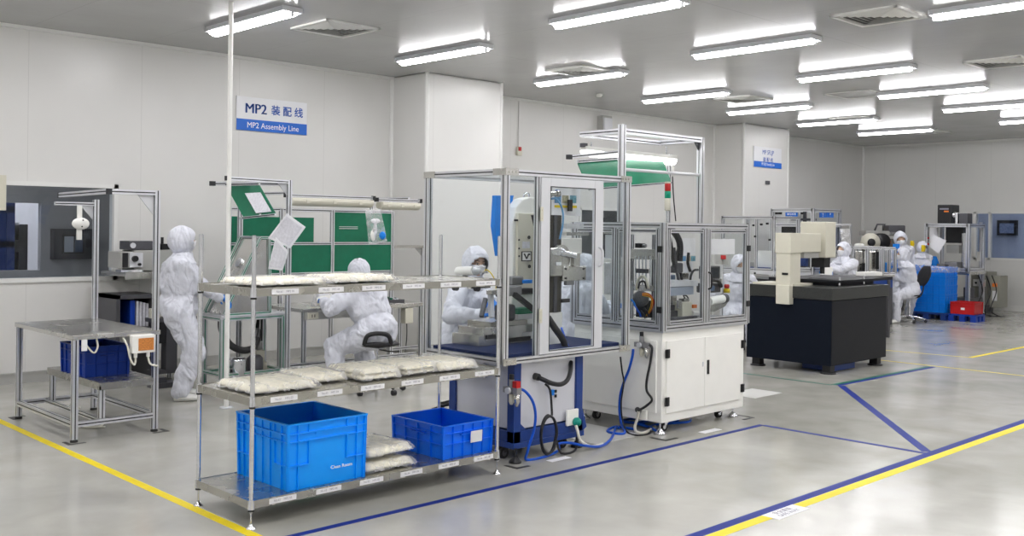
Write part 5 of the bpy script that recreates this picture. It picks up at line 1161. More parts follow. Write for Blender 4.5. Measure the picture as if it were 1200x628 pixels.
MB().box(XL - .008, yN + (yL - yN) * .15, 1.12, XL + .002, yN + (yL - yN) * .55, 1.145).build('name_plate', BLACK, t, True)
MB().box(XL - .01, yN - .01, za_, XL + .24, yL + .01, zt_).build('arm_carriage', CREAMP, t, True, bevel=.006)
xE = AY(962, 285, yN).x
MB().box(XL + .24, yN - .005, za_ + .01, xE, yL - .03, zt_ - .005).build('bridge_arm', CREAMP, t, True, bevel=.008)
MB().box(AY(944, 300, yN).x, yN + .02, za_ - .06, xE - .01, yL - .05, za_ + .01).build('arm_underside', GRYP, t, True)
xP = AY(966, 285, yN + .03).x - .03; xQ = AY(978, 285, yN).x; zq = AY(972, 260, yN).z; zr = AY(972, 302, yN).z
MB().box(xP - .02, yN - .02, zr, xQ + .0, yL + .14, zq).build('probe_column', CREAMP, t, True, bevel=.01)
MB().box(xP + .03, yN + .03, zr - .12, xQ - .05, yN + .2, zr).cyl(((xP + xQ) / 2, yN + .1, zr - .2), ((xP + xQ) / 2, yN + .1, zr - .1), .03).build('probe_head', BLACK, t, True)
MB().box(10.95, 5.78, 1.03, 12.2, 6.72, 1.06).box(11.0, 5.82, .992, 11.9, 6.65, 1.03).build('moving_table', BLKS, t, True)
for x in (11.0, 11.6): MB().cyl((x, 5.80, 1.0), (x, 5.80, 1.1), .012).build('stop_pin', CHROME, t, True)
# ------------------------------------------------------------------ people in cleanroom coveralls
def ik(a, b, l1, l2, hint):
    a, b, hint = V(a), V(b), V(hint); d = b - a; L = d.length
    if L > (l1 + l2) * .985: b = a + d.normalized() * (l1 + l2) * .985; d = b - a; L = d.length
    if L < .12: L = .12
    n = d.normalized(); x = (l1 * l1 - l2 * l2 + L * L) / (2 * L); h = math.sqrt(max(l1 * l1 - x * x, 1e-6))
    hp = hint - n * hint.dot(n); hp = hp.normalized() if hp.length > 1e-4 else n.orthogonal().normalized()
    return a + n * x + hp * h, b
TEX = bpy.data.textures.new('fabric_folds', 'CLOUDS'); TEX.noise_scale = .11; TEX.noise_depth = 2
TEX2 = bpy.data.textures.new('fabric_creases', 'CLOUDS'); TEX2.noise_scale = .035; TEX2.noise_depth = 3
def remesh(o, vox, smooth=2, folds=0, fac=1.0):
    m = o.modifiers.new('remesh', 'REMESH'); m.mode = 'VOXEL'; m.voxel_size = vox; m.use_smooth_shade = True
    if smooth: s = o.modifiers.new('smooth', 'SMOOTH'); s.iterations = smooth; s.factor = .5
    if folds:
        d = o.modifiers.new('folds', 'DISPLACE'); d.texture = TEX; d.strength = folds; d.mid_level = .5; d.texture_coords = 'LOCAL'
        d = o.modifiers.new('creases', 'DISPLACE'); d.texture = TEX2; d.strength = folds * .16; d.mid_level = .5; d.texture_coords = 'LOCAL'
def hand(parent, w, d, n, m, side=1, curl=25, vox=.004, name='glove'):
    d = V(d).normalized(); n = V(n); n = (n - d * n.dot(d)).normalized(); s = d.cross(n) * side      # n: back of hand, s: towards the thumb
    R = Matrix((s, d, n)).transposed()
    b = MB(); b.ell(w + d * .045, (.040, .052, .016), 16, 10, 0, R); b.cyl(w - d * .05, w + d * .02, .034, .028, n=14)
    for i, L in enumerate((.072, .080, .074, .058)):
        p = w + d * .082 + s * ((1.5 - i) * .0205) - n * .002; a = 8
        pts = [p - d * .02]; dd = d.copy(); 
        for k, f in enumerate((.42, .32, .26)):
            a = math.radians(curl * (.6 + .5 * k)); dd = (dd * math.cos(a) - n * math.sin(a)); nn_ = None
            pts.append(p.copy()) if k == 0 else None
            p = p + dd * L * f; pts.append(p.copy())
        b.tube(pts, [.0098, .0095, .0088, .0078], n=8, sub=4); b.ell(pts[-1], (.0078, .0078, .0078), 8, 6)
    p = w + d * .018 + s * .026; t1 = (d * .6 + s * .65 - n * .35).normalized(); t2 = (d * .85 + s * .25 - n * .35).normalized()
    b.tube([p, p + t1 * .034, p + t1 * .034 + t2 * .03, p + t1 * .034 + t2 * .052], [.013, .011, .0095, .008], n=8, sub=3); b.ell(p + t1 * .034 + t2 * .052, (.008, .008, .008), 8, 6)
    o = b.build(name, m, parent); remesh(o, vox, 1); return o
def person(label, loc, rz, hip=None, g=1.3, hs=1.0, lean=5, side=0, twist=0, head=(0, 0), hands=None, feet=None, H=1.60, glove=BLUEF, vox=.016, detail=True, eyes=False, group='cleanroom workers', shoes=True, elbow=None):
    t = thing('person', label, 'person', (*loc, 0), rz, group); W = WM[t].inverted()
    k = H / 1.62; hip = hip or (0, 0, .872 * k); hp = V(hip)
    Rt = Matrix.Rotation(math.radians(twist), 3, 'Z') @ Matrix.Rotation(math.radians(side), 3, 'Y') @ Matrix.Rotation(-math.radians(lean), 3, 'X')
    up = Rt @ V((0, 0, 1)); fx = Rt @ V((1, 0, 0)); fy = Rt @ V((0, 1, 0))
    # torso curves a little along the lean
    def T(h, f=0): return hp + up * (h * k) + fy * (f * k) + (V((0, 0, 1)) - up) * 0
    neck = T(.50, .01); hd = neck + (up * .6 + V((0, 0, .4))) * (.145 * k) + fy * (.03 * k)
    Rh = Rt @ Matrix.Rotation(math.radians(head[0]), 3, 'Z') @ Matrix.Rotation(math.radians(-head[1] + lean * .6), 3, 'X')
    sh = {1: T(.42) + fx * (.160 * k), -1: T(.42) - fx * (.160 * k)}
    hj = {1: hp + Matrix.Rotation(math.radians(twist * .3), 3, 'Z') @ V((.095 * k, 0, -.03)), -1: hp + Matrix.Rotation(math.radians(twist * .3), 3, 'Z') @ V((-.095 * k, 0, -.03))}
    arms, legs = {}, {}
    for s in (1, -1):
        ht = (hands or {}).get(s)
        ht = (W @ V(ht)) if ht is not None else sh[s] + V((s * .06, .04, -.50 * k))
        el, wr = ik(sh[s], ht, .285 * k, .255 * k, (elbow or {}).get(s, V((s * .6, -.5, -.9)))); arms[s] = (sh[s], el, wr)
        ft = (feet or {}).get(s, (s * .11, .0, 0)); an = V((ft[0], ft[1], .085 * k + (ft[2] if len(ft) > 2 else 0)))
        kn, an = ik(hj[s], an, .41 * k, .40 * k, (s * .12, 1, .15)); legs[s] = (hj[s], kn, an)
    def figure(g, hood=False):
        b = MB(); n = 18
        sec = [(-.06, .165, .125, 0), (.0, .176, .138, -.005), (.09, .166, .130, 0), (.135, .140, .112, 0), (.175, .166, .130, .005), (.30, .176, .132, .008), (.38, .182, .128, .004), (.425, .185, .115, 0), (.47, .14, .095, 0), (.51, .075, .07, .01), (.56, .06, .06, .02)]
        b.loft([(T(h, f), fx * (a * (g if h < .45 else 1 + (g - 1) * .4) * k), fy * (c * (g if h < .45 else 1 + (g - 1) * .4) * k)) for h, a, c, f in sec], 22)
        for s in (1, -1):
            A, E_, Wr = arms[s]
            for p0, p1, r0, r1 in ((A, E_, .072, .058), (E_, Wr, .058, .040)):
                b.cyl(p0, p1, r0 * g * k, r1 * g * k, n=n); 
            for p, r in ((A, .074), (E_, .059), (Wr, .040)): b.ell(p, (r * g * k,) * 3, 14, 10)
            A, K_, F_ = legs[s]
            b.cyl(A, K_, .108 * g * k, .078 * g * k, n=n); b.cyl(K_, F_, .078 * g * k, .060 * g * k, n=n)
            for p, r in ((A, .112), (K_, .080), (F_, .060)): b.ell(p, (r * g * k,) * 3, 14, 10)
        return b
    b = figure(.78)
    # head with face
    def HP(x, y, z): return hd + Rh @ (V((x, y, z)) * k)
    R3 = Rh
    b.cyl(neck - up * .03, hd - V((0, 0, .04)), .055 * k, .05 * k, n=14)
    b.ell(hd + Rh @ V((0, -.008, .015)) * k, (.074 * k, .092 * k, .105 * k), 22, 16, 0, R3); b.ell(HP(0, .022, -.05), (.056 * k, .062 * k, .062 * k), 18, 12, 0, R3)
    b.ell(HP(0, .093, -.015), (.012 * k, .018 * k, .024 * k), 12, 8, 0, R3); b.ell(HP(0, .070, -.085), (.022 * k, .02 * k, .016 * k), 12, 8, 0, R3)
    for s in (1, -1): b.ell(HP(s * .076, -.005, -.005), (.010, .020, .030), 10, 8, 0, R3); b.ell(HP(s * .03, .080, .025), (.02 * k, .012 * k, .007 * k), 10, 6, 0, R3)
    b.ell(HP(0, .086, -.052), (.022 * k, .010 * k, .006 * k), 12, 6, 0, R3)
    for s in (1, -1):
        A, E_, Wr = arms[s]; d = (Wr - E_).normalized(); b.ell(Wr + d * .05, (.022, .022, .05), 10, 8, 0, d.to_track_quat('Z', 'Y').to_matrix())
        K_, F_ = legs[s][1:]; b.cyl(F_, F_ - V((0, 0, .04)), .045, .04, n=12)
    o = b.build('body', SKIN, t); remesh(o, .013 if detail else .022, 1)
    o = figure(g).build('coverall', SUIT, t); remesh(o, vox, 3, .05 if detail else .045)
    # hood : open around the face, skirt down to the shoulders
    hm = MB(); n, r_ = 40, 26; vs = []; fs = []; idx = {}
    def ho(az, el):
        rx, ry, rz_ = .112 * hs, .134 * hs, .140 * hs
        x, y, z = rx * math.cos(el) * math.sin(az), ry * math.cos(el) * math.cos(az), rz_ * math.sin(el)
        wv_ = .008 * noise.noise(V((x * 25, y * 25, z * 25 + loc[0]))) + .004 * noise.noise(V((x * 60, y * 60, z * 60)))
        q = V((x, y, z)); q = q * (1 + wv_ * 9 * .5 + .07 * max(0, noise.noise(V((az * 2.3, el * 3, loc[0] + 7)))) * (1 if math.cos(az) < .5 else .2))
        return hd + Rh @ ((q + V((0, -.018, .010))) * k)
    for j in range(r_ + 1):
        el = PI / 2 - (PI * .80) * j / r_
        for i in range(n):
            az = 2 * PI * i / n; idx[(i, j)] = len(vs); vs.append(ho(az, el))
    for j in range(r_):
        el = math.degrees(PI / 2 - (PI * .80) * (j + .5) / r_)
        for i in range(n):
            az = 360 * (i + .5) / n; az = az - 360 if az > 180 else az
            if (az / 44) ** 2 + ((el + 12) / 36) ** 2 < 1: continue
            fs.append((idx[(i, j)], idx[((i + 1) % n, j)], idx[((i + 1) % n, j + 1)], idx[(i, j + 1)]))
    # skirt
    base = r_; prev = [idx[(i, base)] for i in range(n)]
    for stp, (rad, hh) in enumerate(((.098, .05), (.122, .40), (.168, .75), (.205, .92))):
        cur = []
        for i in range(n):
            az = 2 * PI * i / n; c_ = hd + Rh @ V((0, 0, -.10)) * k; c_ = c_.lerp(T(.42), hh)
            p = c_ + fx * (rad * 1.10 * math.sin(az) * k) + fy * (rad * .78 * math.cos(az) * k) + fx * .004 * math.sin(az * 7)
            cur.append(len(vs)); vs.append(p)
        for i in range(n): fs.append((prev[i], prev[(i + 1) % n], cur[(i + 1) % n], cur[i]))
        prev = cur
    hm.add(vs, fs, 0, True); o = hm.build('hood', SUIT, t); so = o.modifiers.new('thick', 'SOLIDIFY'); so.thickness = .004; so.offset = 1
    sm = o.modifiers.new('smooth', 'SMOOTH'); sm.iterations = 2
    # mask over nose and mouth
    mm = MB(); vs = []; fs = []; a_, c_ = 14, 10
    for j in range(c_ + 1):
        for i in range(a_ + 1):
            az = math.radians(-62 + 124 * i / a_); el = math.radians(-2 - 56 * j / c_ + (4 if 5 < i < 9 else 0) * (1 if j == 0 else 0))
            bul = 1 + .10 * math.exp(-(az / .5) ** 2)
            vs.append(hd + Rh @ (V((.086 * math.cos(el) * math.sin(az), .100 * bul * math.cos(el) * math.cos(az) + .004, .118 * math.sin(el))) * k))
    for j in range(c_):
        for i in range(a_): q = j * (a_ + 1) + i; fs.append((q, q + 1, q + a_ + 2, q + a_ + 1))
    mm.add(vs, fs, 0, True); o = mm.build('face_mask', MASKM, t); so = o.modifiers.new('thick', 'SOLIDIFY'); so.thickness = .003
    if eyes:
        for s in (1, -1):
            MB().ell(HP(s * .030, .084, .006), (.015 * k, .006 * k, .005 * k), 12, 8, 0, R3).build('eye', WPAINT, t)
            MB().ell(HP(s * .030, .089, .006), (.006 * k, .003 * k, .005 * k), 10, 6, 0, R3).build('iris', BLACK, t)
            MB().tube([HP(s * .015, .091, .030), HP(s * .032, .091, .036), HP(s * .052, .080, .031)], .0028, n=6).build('eyebrow', HAIR, t)
            MB().tube([HP(s * .014, .089, .010), HP(s * .030, .092, .014), HP(s * .046, .083, .009)], .0018, n=6).build('eyelid', HAIR, t)
    for s in (1, -1):
        A, E_, Wr = arms[s]; d = (Wr - E_).normalized(); nb = V((0, 0, 1)) if abs(d.z) < .9 else V((0, 1, 0))
        hand(t, Wr + d * .03, d, nb, glove if glove else BLUEF, -s, 30, .0042 if detail else .007)
        MB().lathe(Wr - d * .02, [(.034 * k, 0), (.039 * k, .01), (.038 * k, .035), (.032 * k, .05)], 14, axis=tuple(d)).build('cuff', SUIT, t)
        A, K_, F_ = legs[s]
        fdir = V((s * .15, 1, 0)).normalized(); z0 = F_.z - .085 * k; sd = V((fdir.y, -fdir.x, 0))
        S = MB(); S.loft([(F_ - fdir * .05 + V((0, 0, -.045)), sd * .03, V((0, 0, .035))), (F_ + V((0, 0, -.035)) - fdir * .01, sd * .045, V((0, 0, .05))), (F_ + fdir * .07 + V((0, 0, -.048)), sd * .046, V((0, 0, .036))), (F_ + fdir * .14 + V((0, 0, -.055)), sd * .046, V((0, 0, .028))), (F_ + fdir * .185 + V((0, 0, -.062)), sd * .028, V((0, 0, .018)))], 16)
        S.build('shoe', WPAINT, t)
    return t
def rzf(dx, dy): return math.atan2(-dx, dy)
# 1 standing at the slanted console
p = V((4.28, 8.90, 0))
person('person in white coverall standing at the slanted console, seen from behind', (p.x, p.y), rzf(1, -.42), lean=1, g=1.36, head=(8, -4),
       hands={1: (4.76, 8.82, .86), -1: (4.82, 9.02, .90)}, feet={1: (.13, .02), -1: (-.14, .06)}, H=1.575)
# 2 seated at the green bench
h2 = AD(425, 317, 9.75)
person('person in white coverall seated on the black stool with back turned at green bench', (5.93, 8.04), rzf(-.22, 1), hip=(0, .0, .60), g=1.40, hs=.88, lean=22, head=(5, -14),
       hands={-1: tuple(AD(381, 354, 9.95)), 1: (6.15, 8.66, .86)}, feet={-1: (-.30, .22), 1: (.24, .25)}, H=1.60, elbow={-1: V((-.9, -.3, -.5))})
# 3 seated behind the tall test machine
h3 = AD(541, 415, 8.75)
stool('work_stool', 'black work stool beneath the masked worker behind the tall test machine', h3.x, h3.y, .50)
person('masked person in white coverall with blue gloves working behind the tall test machine', (h3.x, h3.y), rzf(.38, -1), hip=(0, 0, .70), g=1.35, lean=9, head=(-36, 4),
       hands={1: tuple(AD(562, 369, 8.32)), -1: tuple(AD(584, 362, 8.15))}, feet={-1: (-.16, .30), 1: (.12, .26)}, H=1.60, eyes=True, elbow={1: V((.8, .2, -.9)), -1: V((-.8, .2, -.9))})
# 4 seated, glimpsed through the panes
h4 = AD(668, 370, 9.2)
stool('work_stool', 'work stool of the worker glimpsed through the clear door panes', h4.x, h4.y, .55)
person('person in white coverall glimpsed through the clear door between the machines', (h4.x, h4.y), rzf(.98, -.2), hip=(0, 0, .65), g=1.42, lean=14, head=(0, -10),
       hands={1: tuple(AD(722, 366, 9.45)), -1: tuple(AD(716, 358, 9.6))}, feet={-1: (-.16, .3), 1: (.14, .3)}, H=1.60)
# 5 seen through the right glazed door of the central machine
h5 = AD(863, 356, 13.9)
person('masked person in white coverall seen through the right glazed door of the central machine', (h5.x, h5.y), rzf(-.75, -.75), hip=(0, 0, .56), lean=16, head=(12, 6),
       hands={1: tuple(AD(846, 345, 14.1)), -1: tuple(AD(872, 347, 14.1))}, feet={-1: (-.14, .34), 1: (.14, .34)}, H=1.58, vox=.02, detail=False, eyes=True)
stool('work_stool', 'work stool behind the central machine under the masked worker', h5.x, h5.y, .48)
# 6 leaning over the far black table
h6 = AD(992, 328, 16.7)
person('person in white coverall leaning over the long black table behind the granite machine', (h6.x, h6.y), rzf(-.85, .15), hip=(0, 0, .68), lean=6, head=(0, -6), elbow={1: V((.5, -.3, -1)), -1: V((-.5, -.3, -1))},
       hands={1: tuple(AD(963, 319, 16.3)), -1: tuple(AD(958, 319, 16.2))}, feet={-1: (-.12, .25), 1: (.12, .25)}, H=1.62, vox=.02, g=1.2, detail=False)
# 7, 8, 9 the far group
h8 = AD(1066, 341, 18.2)
person('seated person in white coverall on the black chair beside the blue crate stack', (h8.x, h8.y), rzf(-.85, .50), hip=(0, 0, .60), lean=14, head=(-5, -14),
       hands={1: tuple(AD(1044, 322, 18.0)), -1: tuple(AD(1043, 322, 18.3))}, feet={-1: (-.14, .36), 1: (.14, .32)}, H=1.60, vox=.02, g=1.2, detail=False)
h7 = AD(1058, 330, 19.1)
person('standing person in white coverall behind the seated worker near the reel machine', (h7.x, h7.y), rzf(-.6, -.5), hip=(0, 0, .85), lean=14, side=10, head=(-10, 0),
       hands={1: tuple(AD(1046, 308, 18.8)), -1: tuple(AD(1050, 312, 18.9))}, H=1.70, vox=.022, g=1.2, detail=False)
h9 = AD(1079, 335, 19.9)
person('masked person facing the camera between two yellow boxes by the far frame', (h9.x, h9.y), rzf(-.7, -.7), hip=(0, 0, .74), lean=4, head=(5, 0), H=1.46, vox=.022, g=1.2, detail=False, eyes=True,
       hands={1: tuple(AD(1073, 312, 19.5)), -1: tuple(AD(1083, 312, 19.5))})
for (px, py, lab) in ((1069, 286, 'small yellow box left of the far masked worker'), (1082, 291, 'small yellow box right of the far masked worker')):
    q = AD(px, py, 19.5); o = MB().cbox((0, 0, 0), (.07, .05, .13)).cbox((.0, -.03, 0), (.04, .02, .05)).build('yellow_box', YEL, bevel=.005); o.location = q; WM[o] = Matrix.Translation(q); tag(o, lab, 'box')
o = stool('office_chair', 'black swivel chair with chrome star base beside the blue crate stack', h8.x, h8.y, .50, True, rzf(-.85, .50), 'chair')
# ------------------------------------------------------------------ instruments at the left wall
t = thing('wall_shelf', 'small steel shelf carrying instruments on the left wall beside the standing worker', 'shelf', (4.55, 10.4, 1.08))
MB().box(4.30, 10.12, 1.09, 5.0, 10.74, 1.13).box(4.30, 10.12, 1.06, 4.98, 10.14, 1.09).build('shelf_board', STEEL, t, True)
MB().prof((4.80, 10.16, 0), (4.80, 10.16, 1.09), .035).prof((4.96, 10.16, 0), (4.96, 10.16, 1.09), .035).build('shelf_leg', [ALU, SLOT], t, True)
t = thing('power_supply', 'grey bench power supply with round dial on the left wall shelf', 'instrument', (4.5, 10.35, 1.13))
MB().box(4.27, 10.18, 1.17, 4.42, 10.5, 1.34).box(4.42, 10.20, 1.14, 4.85, 10.5, 1.355).build('instrument_case', GRYP, t, True, bevel=.006)
MB().box(4.29, 10.17, 1.18, 4.345, 10.182, 1.33).build('dark_face', BLACK, t, True)
MB().box(4.36, 10.165, 1.18, 4.50, 10.20, 1.33).build('front_panel', PALE, t, True)
MB().cyl((4.41, 10.165, 1.27), (4.41, 10.13, 1.27), .03).cyl((4.46, 10.165, 1.21), (4.46, 10.14, 1.21), .015).build('dial', BLACK, t, True)
MB().box(4.27, 10.16, 1.132, 4.50, 10.30, 1.155).build('case_foot', CHROME, t, True)
t = thing('meter_box', 'dark flat meter stacked on the grey power supply', 'instrument', (4.55, 10.3, 1.37))
MB().box(4.37, 10.2, 1.36, 4.70, 10.45, 1.45).build('meter_case', DARK, t, True, bevel=.005)
MB().cyl((4.405, 10.2, 1.405), (4.405, 10.185, 1.405), .028).build('meter_dial', PALE, t, True)
MB().box(4.72, 10.2, 1.36, 4.82, 10.4, 1.42).cyl((4.76, 10.28, 1.42), (4.76, 10.28, 1.49), .015).build('knob_unit', BLACK, t, True)
t = thing('small_cabinet', 'dark framed cabinet holding a blue folder low by the left wall', 'cabinet', (4.45, 10.3, 0))
for a, b in (((4.20, 10.1, .0), (4.24, 10.6, .90)), ((4.58, 10.1, .0), (4.62, 10.6, .90)), ((4.20, 10.1, .86), (4.62, 10.6, .90)), ((4.20, 10.1, .52), (4.62, 10.6, .56))): MB().box(*a, *b).build('cabinet_panel', DARK, t, True)
MB().box(4.24, 10.56, .56, 4.58, 10.6, .86).build('cabinet_back', GRYP, t, True)
o = MB().box(4.36, 10.14, .565, 4.41, 10.4, .84).build('folder', CRATE3, at=(4.38, 10.2, .565)); tag(o, 'dark blue folder standing in the small cabinet by the left wall', 'folder')
o = MB(); 
for k in range(4): o.box(4.43 + .035 * k, 10.15, .565, 4.455 + .035 * k, 10.4, .83 - .01 * k)
o.build('papers', PAPER2, t, True)
t = thing('tool_trolley', 'low dark trolley with blue and black gear left of the standing worker', 'trolley', (4.8, 10.0, 0))
MB().box(4.50, 9.95, .62, 5.0, 10.1, .66).box(4.52, 9.95, .08, 5.0, 10.1, .12).prof((4.52, 9.97, .05), (4.52, 9.97, .62), .03).build('trolley_frame', [DARK, SLOT], t, True)
MB().box(4.66, 9.94, .12, 4.78, 10.06, .60).build('blue_module', DARK, t, True); MB().box(4.58, 9.93, .4, 4.65, 10.0, .62).build('black_module', BLACK, t, True)
MB().box(4.70, 9.93, .66, 4.86, 10.05, .78).box(4.5, 9.96, .66, 4.6, 10.02, .76).build('cream_block', CREAMP, t, True, bevel=.006)
MB().lathe((4.55, 9.98, .66), [(.02, 0), (.02, .06), (.012, .07)], 12).build('orange_knob', YEL, t, True)
for x in (4.55, 4.95): MB().cyl((x, 9.96, .03), (x, 9.99, .03), .03).build('wheel', RUB, t, True)
o = MB().box(4.36, 9.55, .0, 4.62, 9.72, .05).box(4.4, 9.58, .05, 4.5, 9.68, .10).build('foot_pedal', DARK, at=(4.45, 9.6, 0)); tag(o, 'dark foot pedal on the floor beside the standing worker', 'pedal')
t = thing('power_strip', 'dark power strip with two red lamps on the floor by the console', 'power strip', (4.9, 8.62, 0))
q = AZ(248, 462)
MB().box(q.x - .02, q.y - .1, 0, q.x + .10, q.y + .15, .07).build('strip_body', BLACK, t, True)
for k in (0, 1): MB().cyl((q.x + .0 + .05 * k, q.y - .1, .05), (q.x + .0 + .05 * k, q.y - .105, .05), .008).build('red_lamp', RED, t, True)
MB().ell((q.x + .16, q.y - .02, .04), (.08, .08, .04), 14, 8).build('chrome_pad', CHROME, t, True)
# blue rack and dark screen seen through the left window
t = thing('blue_rack', 'dark blue steel rack in the room beyond the left window', 'rack', (3.2, 13.9, 0))
xa, xb = AY(1, 280, 13.9).x, AY(11, 280, 13.9).x
for x in (xa, xb): MB().box(x - .05, 13.85, 0, x + .05, 13.95, 1.9).build('upright', BLUEP, t, True)
for z in (.9, 1.3, 1.75): MB().box(xa - 1.0, 13.85, z, xb + .05, 13.95, z + .08).build('rack_beam', BLUEP, t, True)
for x in (xa - 1.0,): MB().box(x - .05, 13.85, 0, x + .05, 13.95, 1.9).build('upright', BLUEP, t, True)
for i, (px, z, m_) in enumerate(((6, 1.38, PALE), (6, .98, GRYP), (16, 1.1, BLACK))):
    q = AY(px, 280, 14.3); tag(MB().box(q.x - .15, 14.2, 0 if i == 2 else z, q.x + .15, 14.5, z + (.25 if i < 2 else .5)).build('storage_box', m_, at=(q.x, 14.3, z), bevel=.01), ['pale box on the upper level of the blue rack beyond the window', 'grey box on the lower level of the blue rack beyond the window', 'tall dark unit behind the blue rack beyond the window'][i], 'box')
a_, b_ = AY(59, 268, CYB), AY(104, 303, CYB)
t = thing('dark_booth', 'dark panel with a small lit window inside the left corridor', 'panel', ((a_.x + b_.x) / 2, CYB, b_.z))
MB().box(a_.x, CYB - .12, b_.z, b_.x, CYB, a_.z).build('dark_panel', mat('booth_grey', (.05, .05, .055), .4), t, True)
c_, d_ = AY(73, 275, CYB - .12), AY(98, 297, CYB - .12)
MB().box(c_.x, CYB - .135, d_.z, d_.x, CYB - .12, c_.z).build('booth_frame', BLACK, t, True)
MB().box(c_.x + .02, CYB - .14, d_.z + .02, c_.x + (d_.x - c_.x) * .5, CYB - .135, c_.z - .02).build('booth_pane', mat('pale_pane', (.45, .50, .58), .2), t, True)
MB().box(c_.x + (d_.x - c_.x) * .56, CYB - .14, d_.z + .02, d_.x - .02, CYB - .135, c_.z - .02).build('booth_pane', mat('blue_pane', (.06, .09, .15), .2), t, True)
tag(MB().box(3.27, 10.70, 1.78, 3.32, 10.73, 2.08).box(3.24, 10.705, 1.75, 3.33, 10.75, 2.1).build('wall_switch', [CREAMP], at=(3.3, 10.72, 1.75)), 'cream framed fitting at the left edge of the corridor window', 'fitting')
# ------------------------------------------------------------------ enclosure with blue name plates behind the granite machine
DN = 17.8
n0 = AD(952, 320, DN); xq, yq = n0.x, n0.y
lx = AX(905, 246, xq).y; rx = AY(984, 247, yq).x; zt_ = AX(952, 244, xq).z
t = thing('inspection_cell', 'tall aluminium cell with two blue name plates behind the granite machine', 'cell', (xq, yq, 0))
def cell(t, x0, y0, x1, y1, z0, z1, w, base=True, mid=None):
    for x, y in ((x0, y0), (x1, y0), (x0, y1), (x1, y1)): MB().prof((x, y, 0 if base else z0), (x, y, z1), w).build('post', [ALU, SLOT], t, True)
    for z in (z0, z1 - w / 2) + ((mid,) if mid else ()):
        for a, b in (((x0, y0), (x1, y0)), ((x0, y1), (x1, y1)), ((x0, y0), (x0, y1)), ((x1, y0), (x1, y1))): MB().prof((*a, z), (*b, z), w).build('rail', [ALU, SLOT], t, True)
cell(t, xq, yq, rx, lx, .95, zt_, .06, True, zt_ - .30)
MB().box(xq, yq + .03, .98, xq + .006, lx - .03, zt_ - .04).build('clear_panel', GLS, t, True)
MB().box(xq + .03, yq, .98, rx - .03, yq + .006, zt_ - .04).build('clear_panel', GLS, t, True)
MB().box(xq, yq, .80, rx, lx, .95).build('cell_deck', PALE, t, True)
MB().box(rx - .14, yq + .02, 1.0, rx - .06, yq + .06, zt_ - .33).build('blue_column', BLUEP, t, True)
def plate(t, px0, py0, px1, py1, x=None, y=None, txt=('自动检测', 'AOI')):
    if x is not None:
        a, b = AX(px0, py0, x), AX(px1, py1, x); o = MB().box(x - .015, b.y, b.z, x - .002, a.y, a.z).build('name_plate', BLUES, t, True); f = lambda z: frame_m((x - .016, (a.y + b.y) / 2, z), (0, -1, 0), (0, 0, 1)); w = abs(a.y - b.y)
    else:
        a, b = AY(px0, py0, y), AY(px1, py1, y); o = MB().box(a.x, y - .015, b.z, b.x, y - .002, a.z).build('name_plate', BLUES, t, True); f = lambda z: frame_m(((a.x + b.x) / 2, y - .016, z), (1, 0, 0), (0, 0, 1)); w = abs(a.x - b.x)
    h = a.z - b.z
    text(txt[0], h * .42, WHITET, o, f(a.z - h * .3), 'lettering', .001); text(txt[1], h * .34, WHITET, o, f(b.z + h * .25), 'lettering', .001)
plate(t, 921, 249, 935, 256, x=xq, txt=('铆压检测', '工位一'))
plate(t, 960, 249, 967, 255, y=yq, txt=('检', '位')); plate(t, 968, 249, 976, 255, y=yq, txt=('测', '二'))
for px in (911, 915, 941): q = AX(px, 250, xq); MB().cbox((xq - .02, q.y, q.z), (.03, .06, .04)).build('black_clip', BLACK, t, True)
q = AX(936, 268, xq + .3); MB().box(xq + .2, q.y - .2, 1.35, xq + .6, q.y + .3, 1.72).build('camera_unit', BLACK, t, True, bevel=.01)
MB().prof((xq + .25, q.y - .15, 1.7), (xq + .25, q.y - .15, zt_ - .05), .05).box(xq + .1, q.y - .3, 1.82, xq + .4, q.y + .05, 1.86).build('camera_mount', [DARK, SLOT], t, True)
MB().ell((xq + .15, q.y - .27, 1.66), (.05, .05, .05), 12, 8).build('camera_lens', CREAMP, t, True)
MB().box(xq + .3, yq + .3, .96, xq + .6, lx - .2, 1.25).build('dark_stage', DARK, t, True); MB().box(xq + .1, yq + .2, 1.0, xq + .2, yq + .4, 1.3).build('blue_guard', BLUEP, t, True)
# low clear cell to its left
m0 = AD(906, 330, 16.0)
t = thing('clear_cell', 'clear panelled aluminium cell left of the cream bridge arm', 'cell', (m0.x, m0.y, 0))
ly = AX(847, 258, m0.x).y; zz_ = AX(906, 253, m0.x).z; rx2 = AY(925, 258, m0.y).x
cell(t, m0.x, m0.y, m0.x + .75, ly, 1.0, zz_, .05, True, None)
for px in (886,): y_ = AX(px, 300, m0.x).y; MB().prof((m0.x, y_, 1.0), (m0.x, y_, zz_), .04).build('post', [ALU, SLOT], t, True)
MB().prof((m0.x, m0.y, 1.50), (m0.x + .75, m0.y, 1.50), .035).build('rail', [ALU, SLOT], t, True)
MB().box(m0.x, m0.y + .03, 1.02, m0.x + .006, ly - .03, zz_ - .04).build('clear_panel', GLS, t, True)
MB().box(m0.x - .03, m0.y - .03, .93, m0.x + .78, ly + .03, .99).build('cell_deck', PALE, t, True)
for px, py in ((853, 263), (857, 263), (869, 264), (877, 263), (884, 264), (893, 263), (900, 262)): q = AX(px, py, m0.x); MB().cbox((m0.x - .02, q.y, q.z), (.03, .035, .03)).build('black_clip', BLACK, t, True)
for px, py in ((886, 277), (886, 320), (903, 281)): q = AX(px, py, m0.x); MB().cbox((m0.x - .03, q.y, q.z), (.02, .03, .03)).build('black_clip', BLACK, t, True)
MB().box(m0.x + .3, m0.y + .2, .99, m0.x + .4, m0.y + .5, 1.30).build('socket_column', WPAINT, t, True)
MB().box(m0.x + .2, m0.y + .15, .99, m0.x + .35, m0.y + .6, 1.03).build('blue_base', BLUEP, t, True)
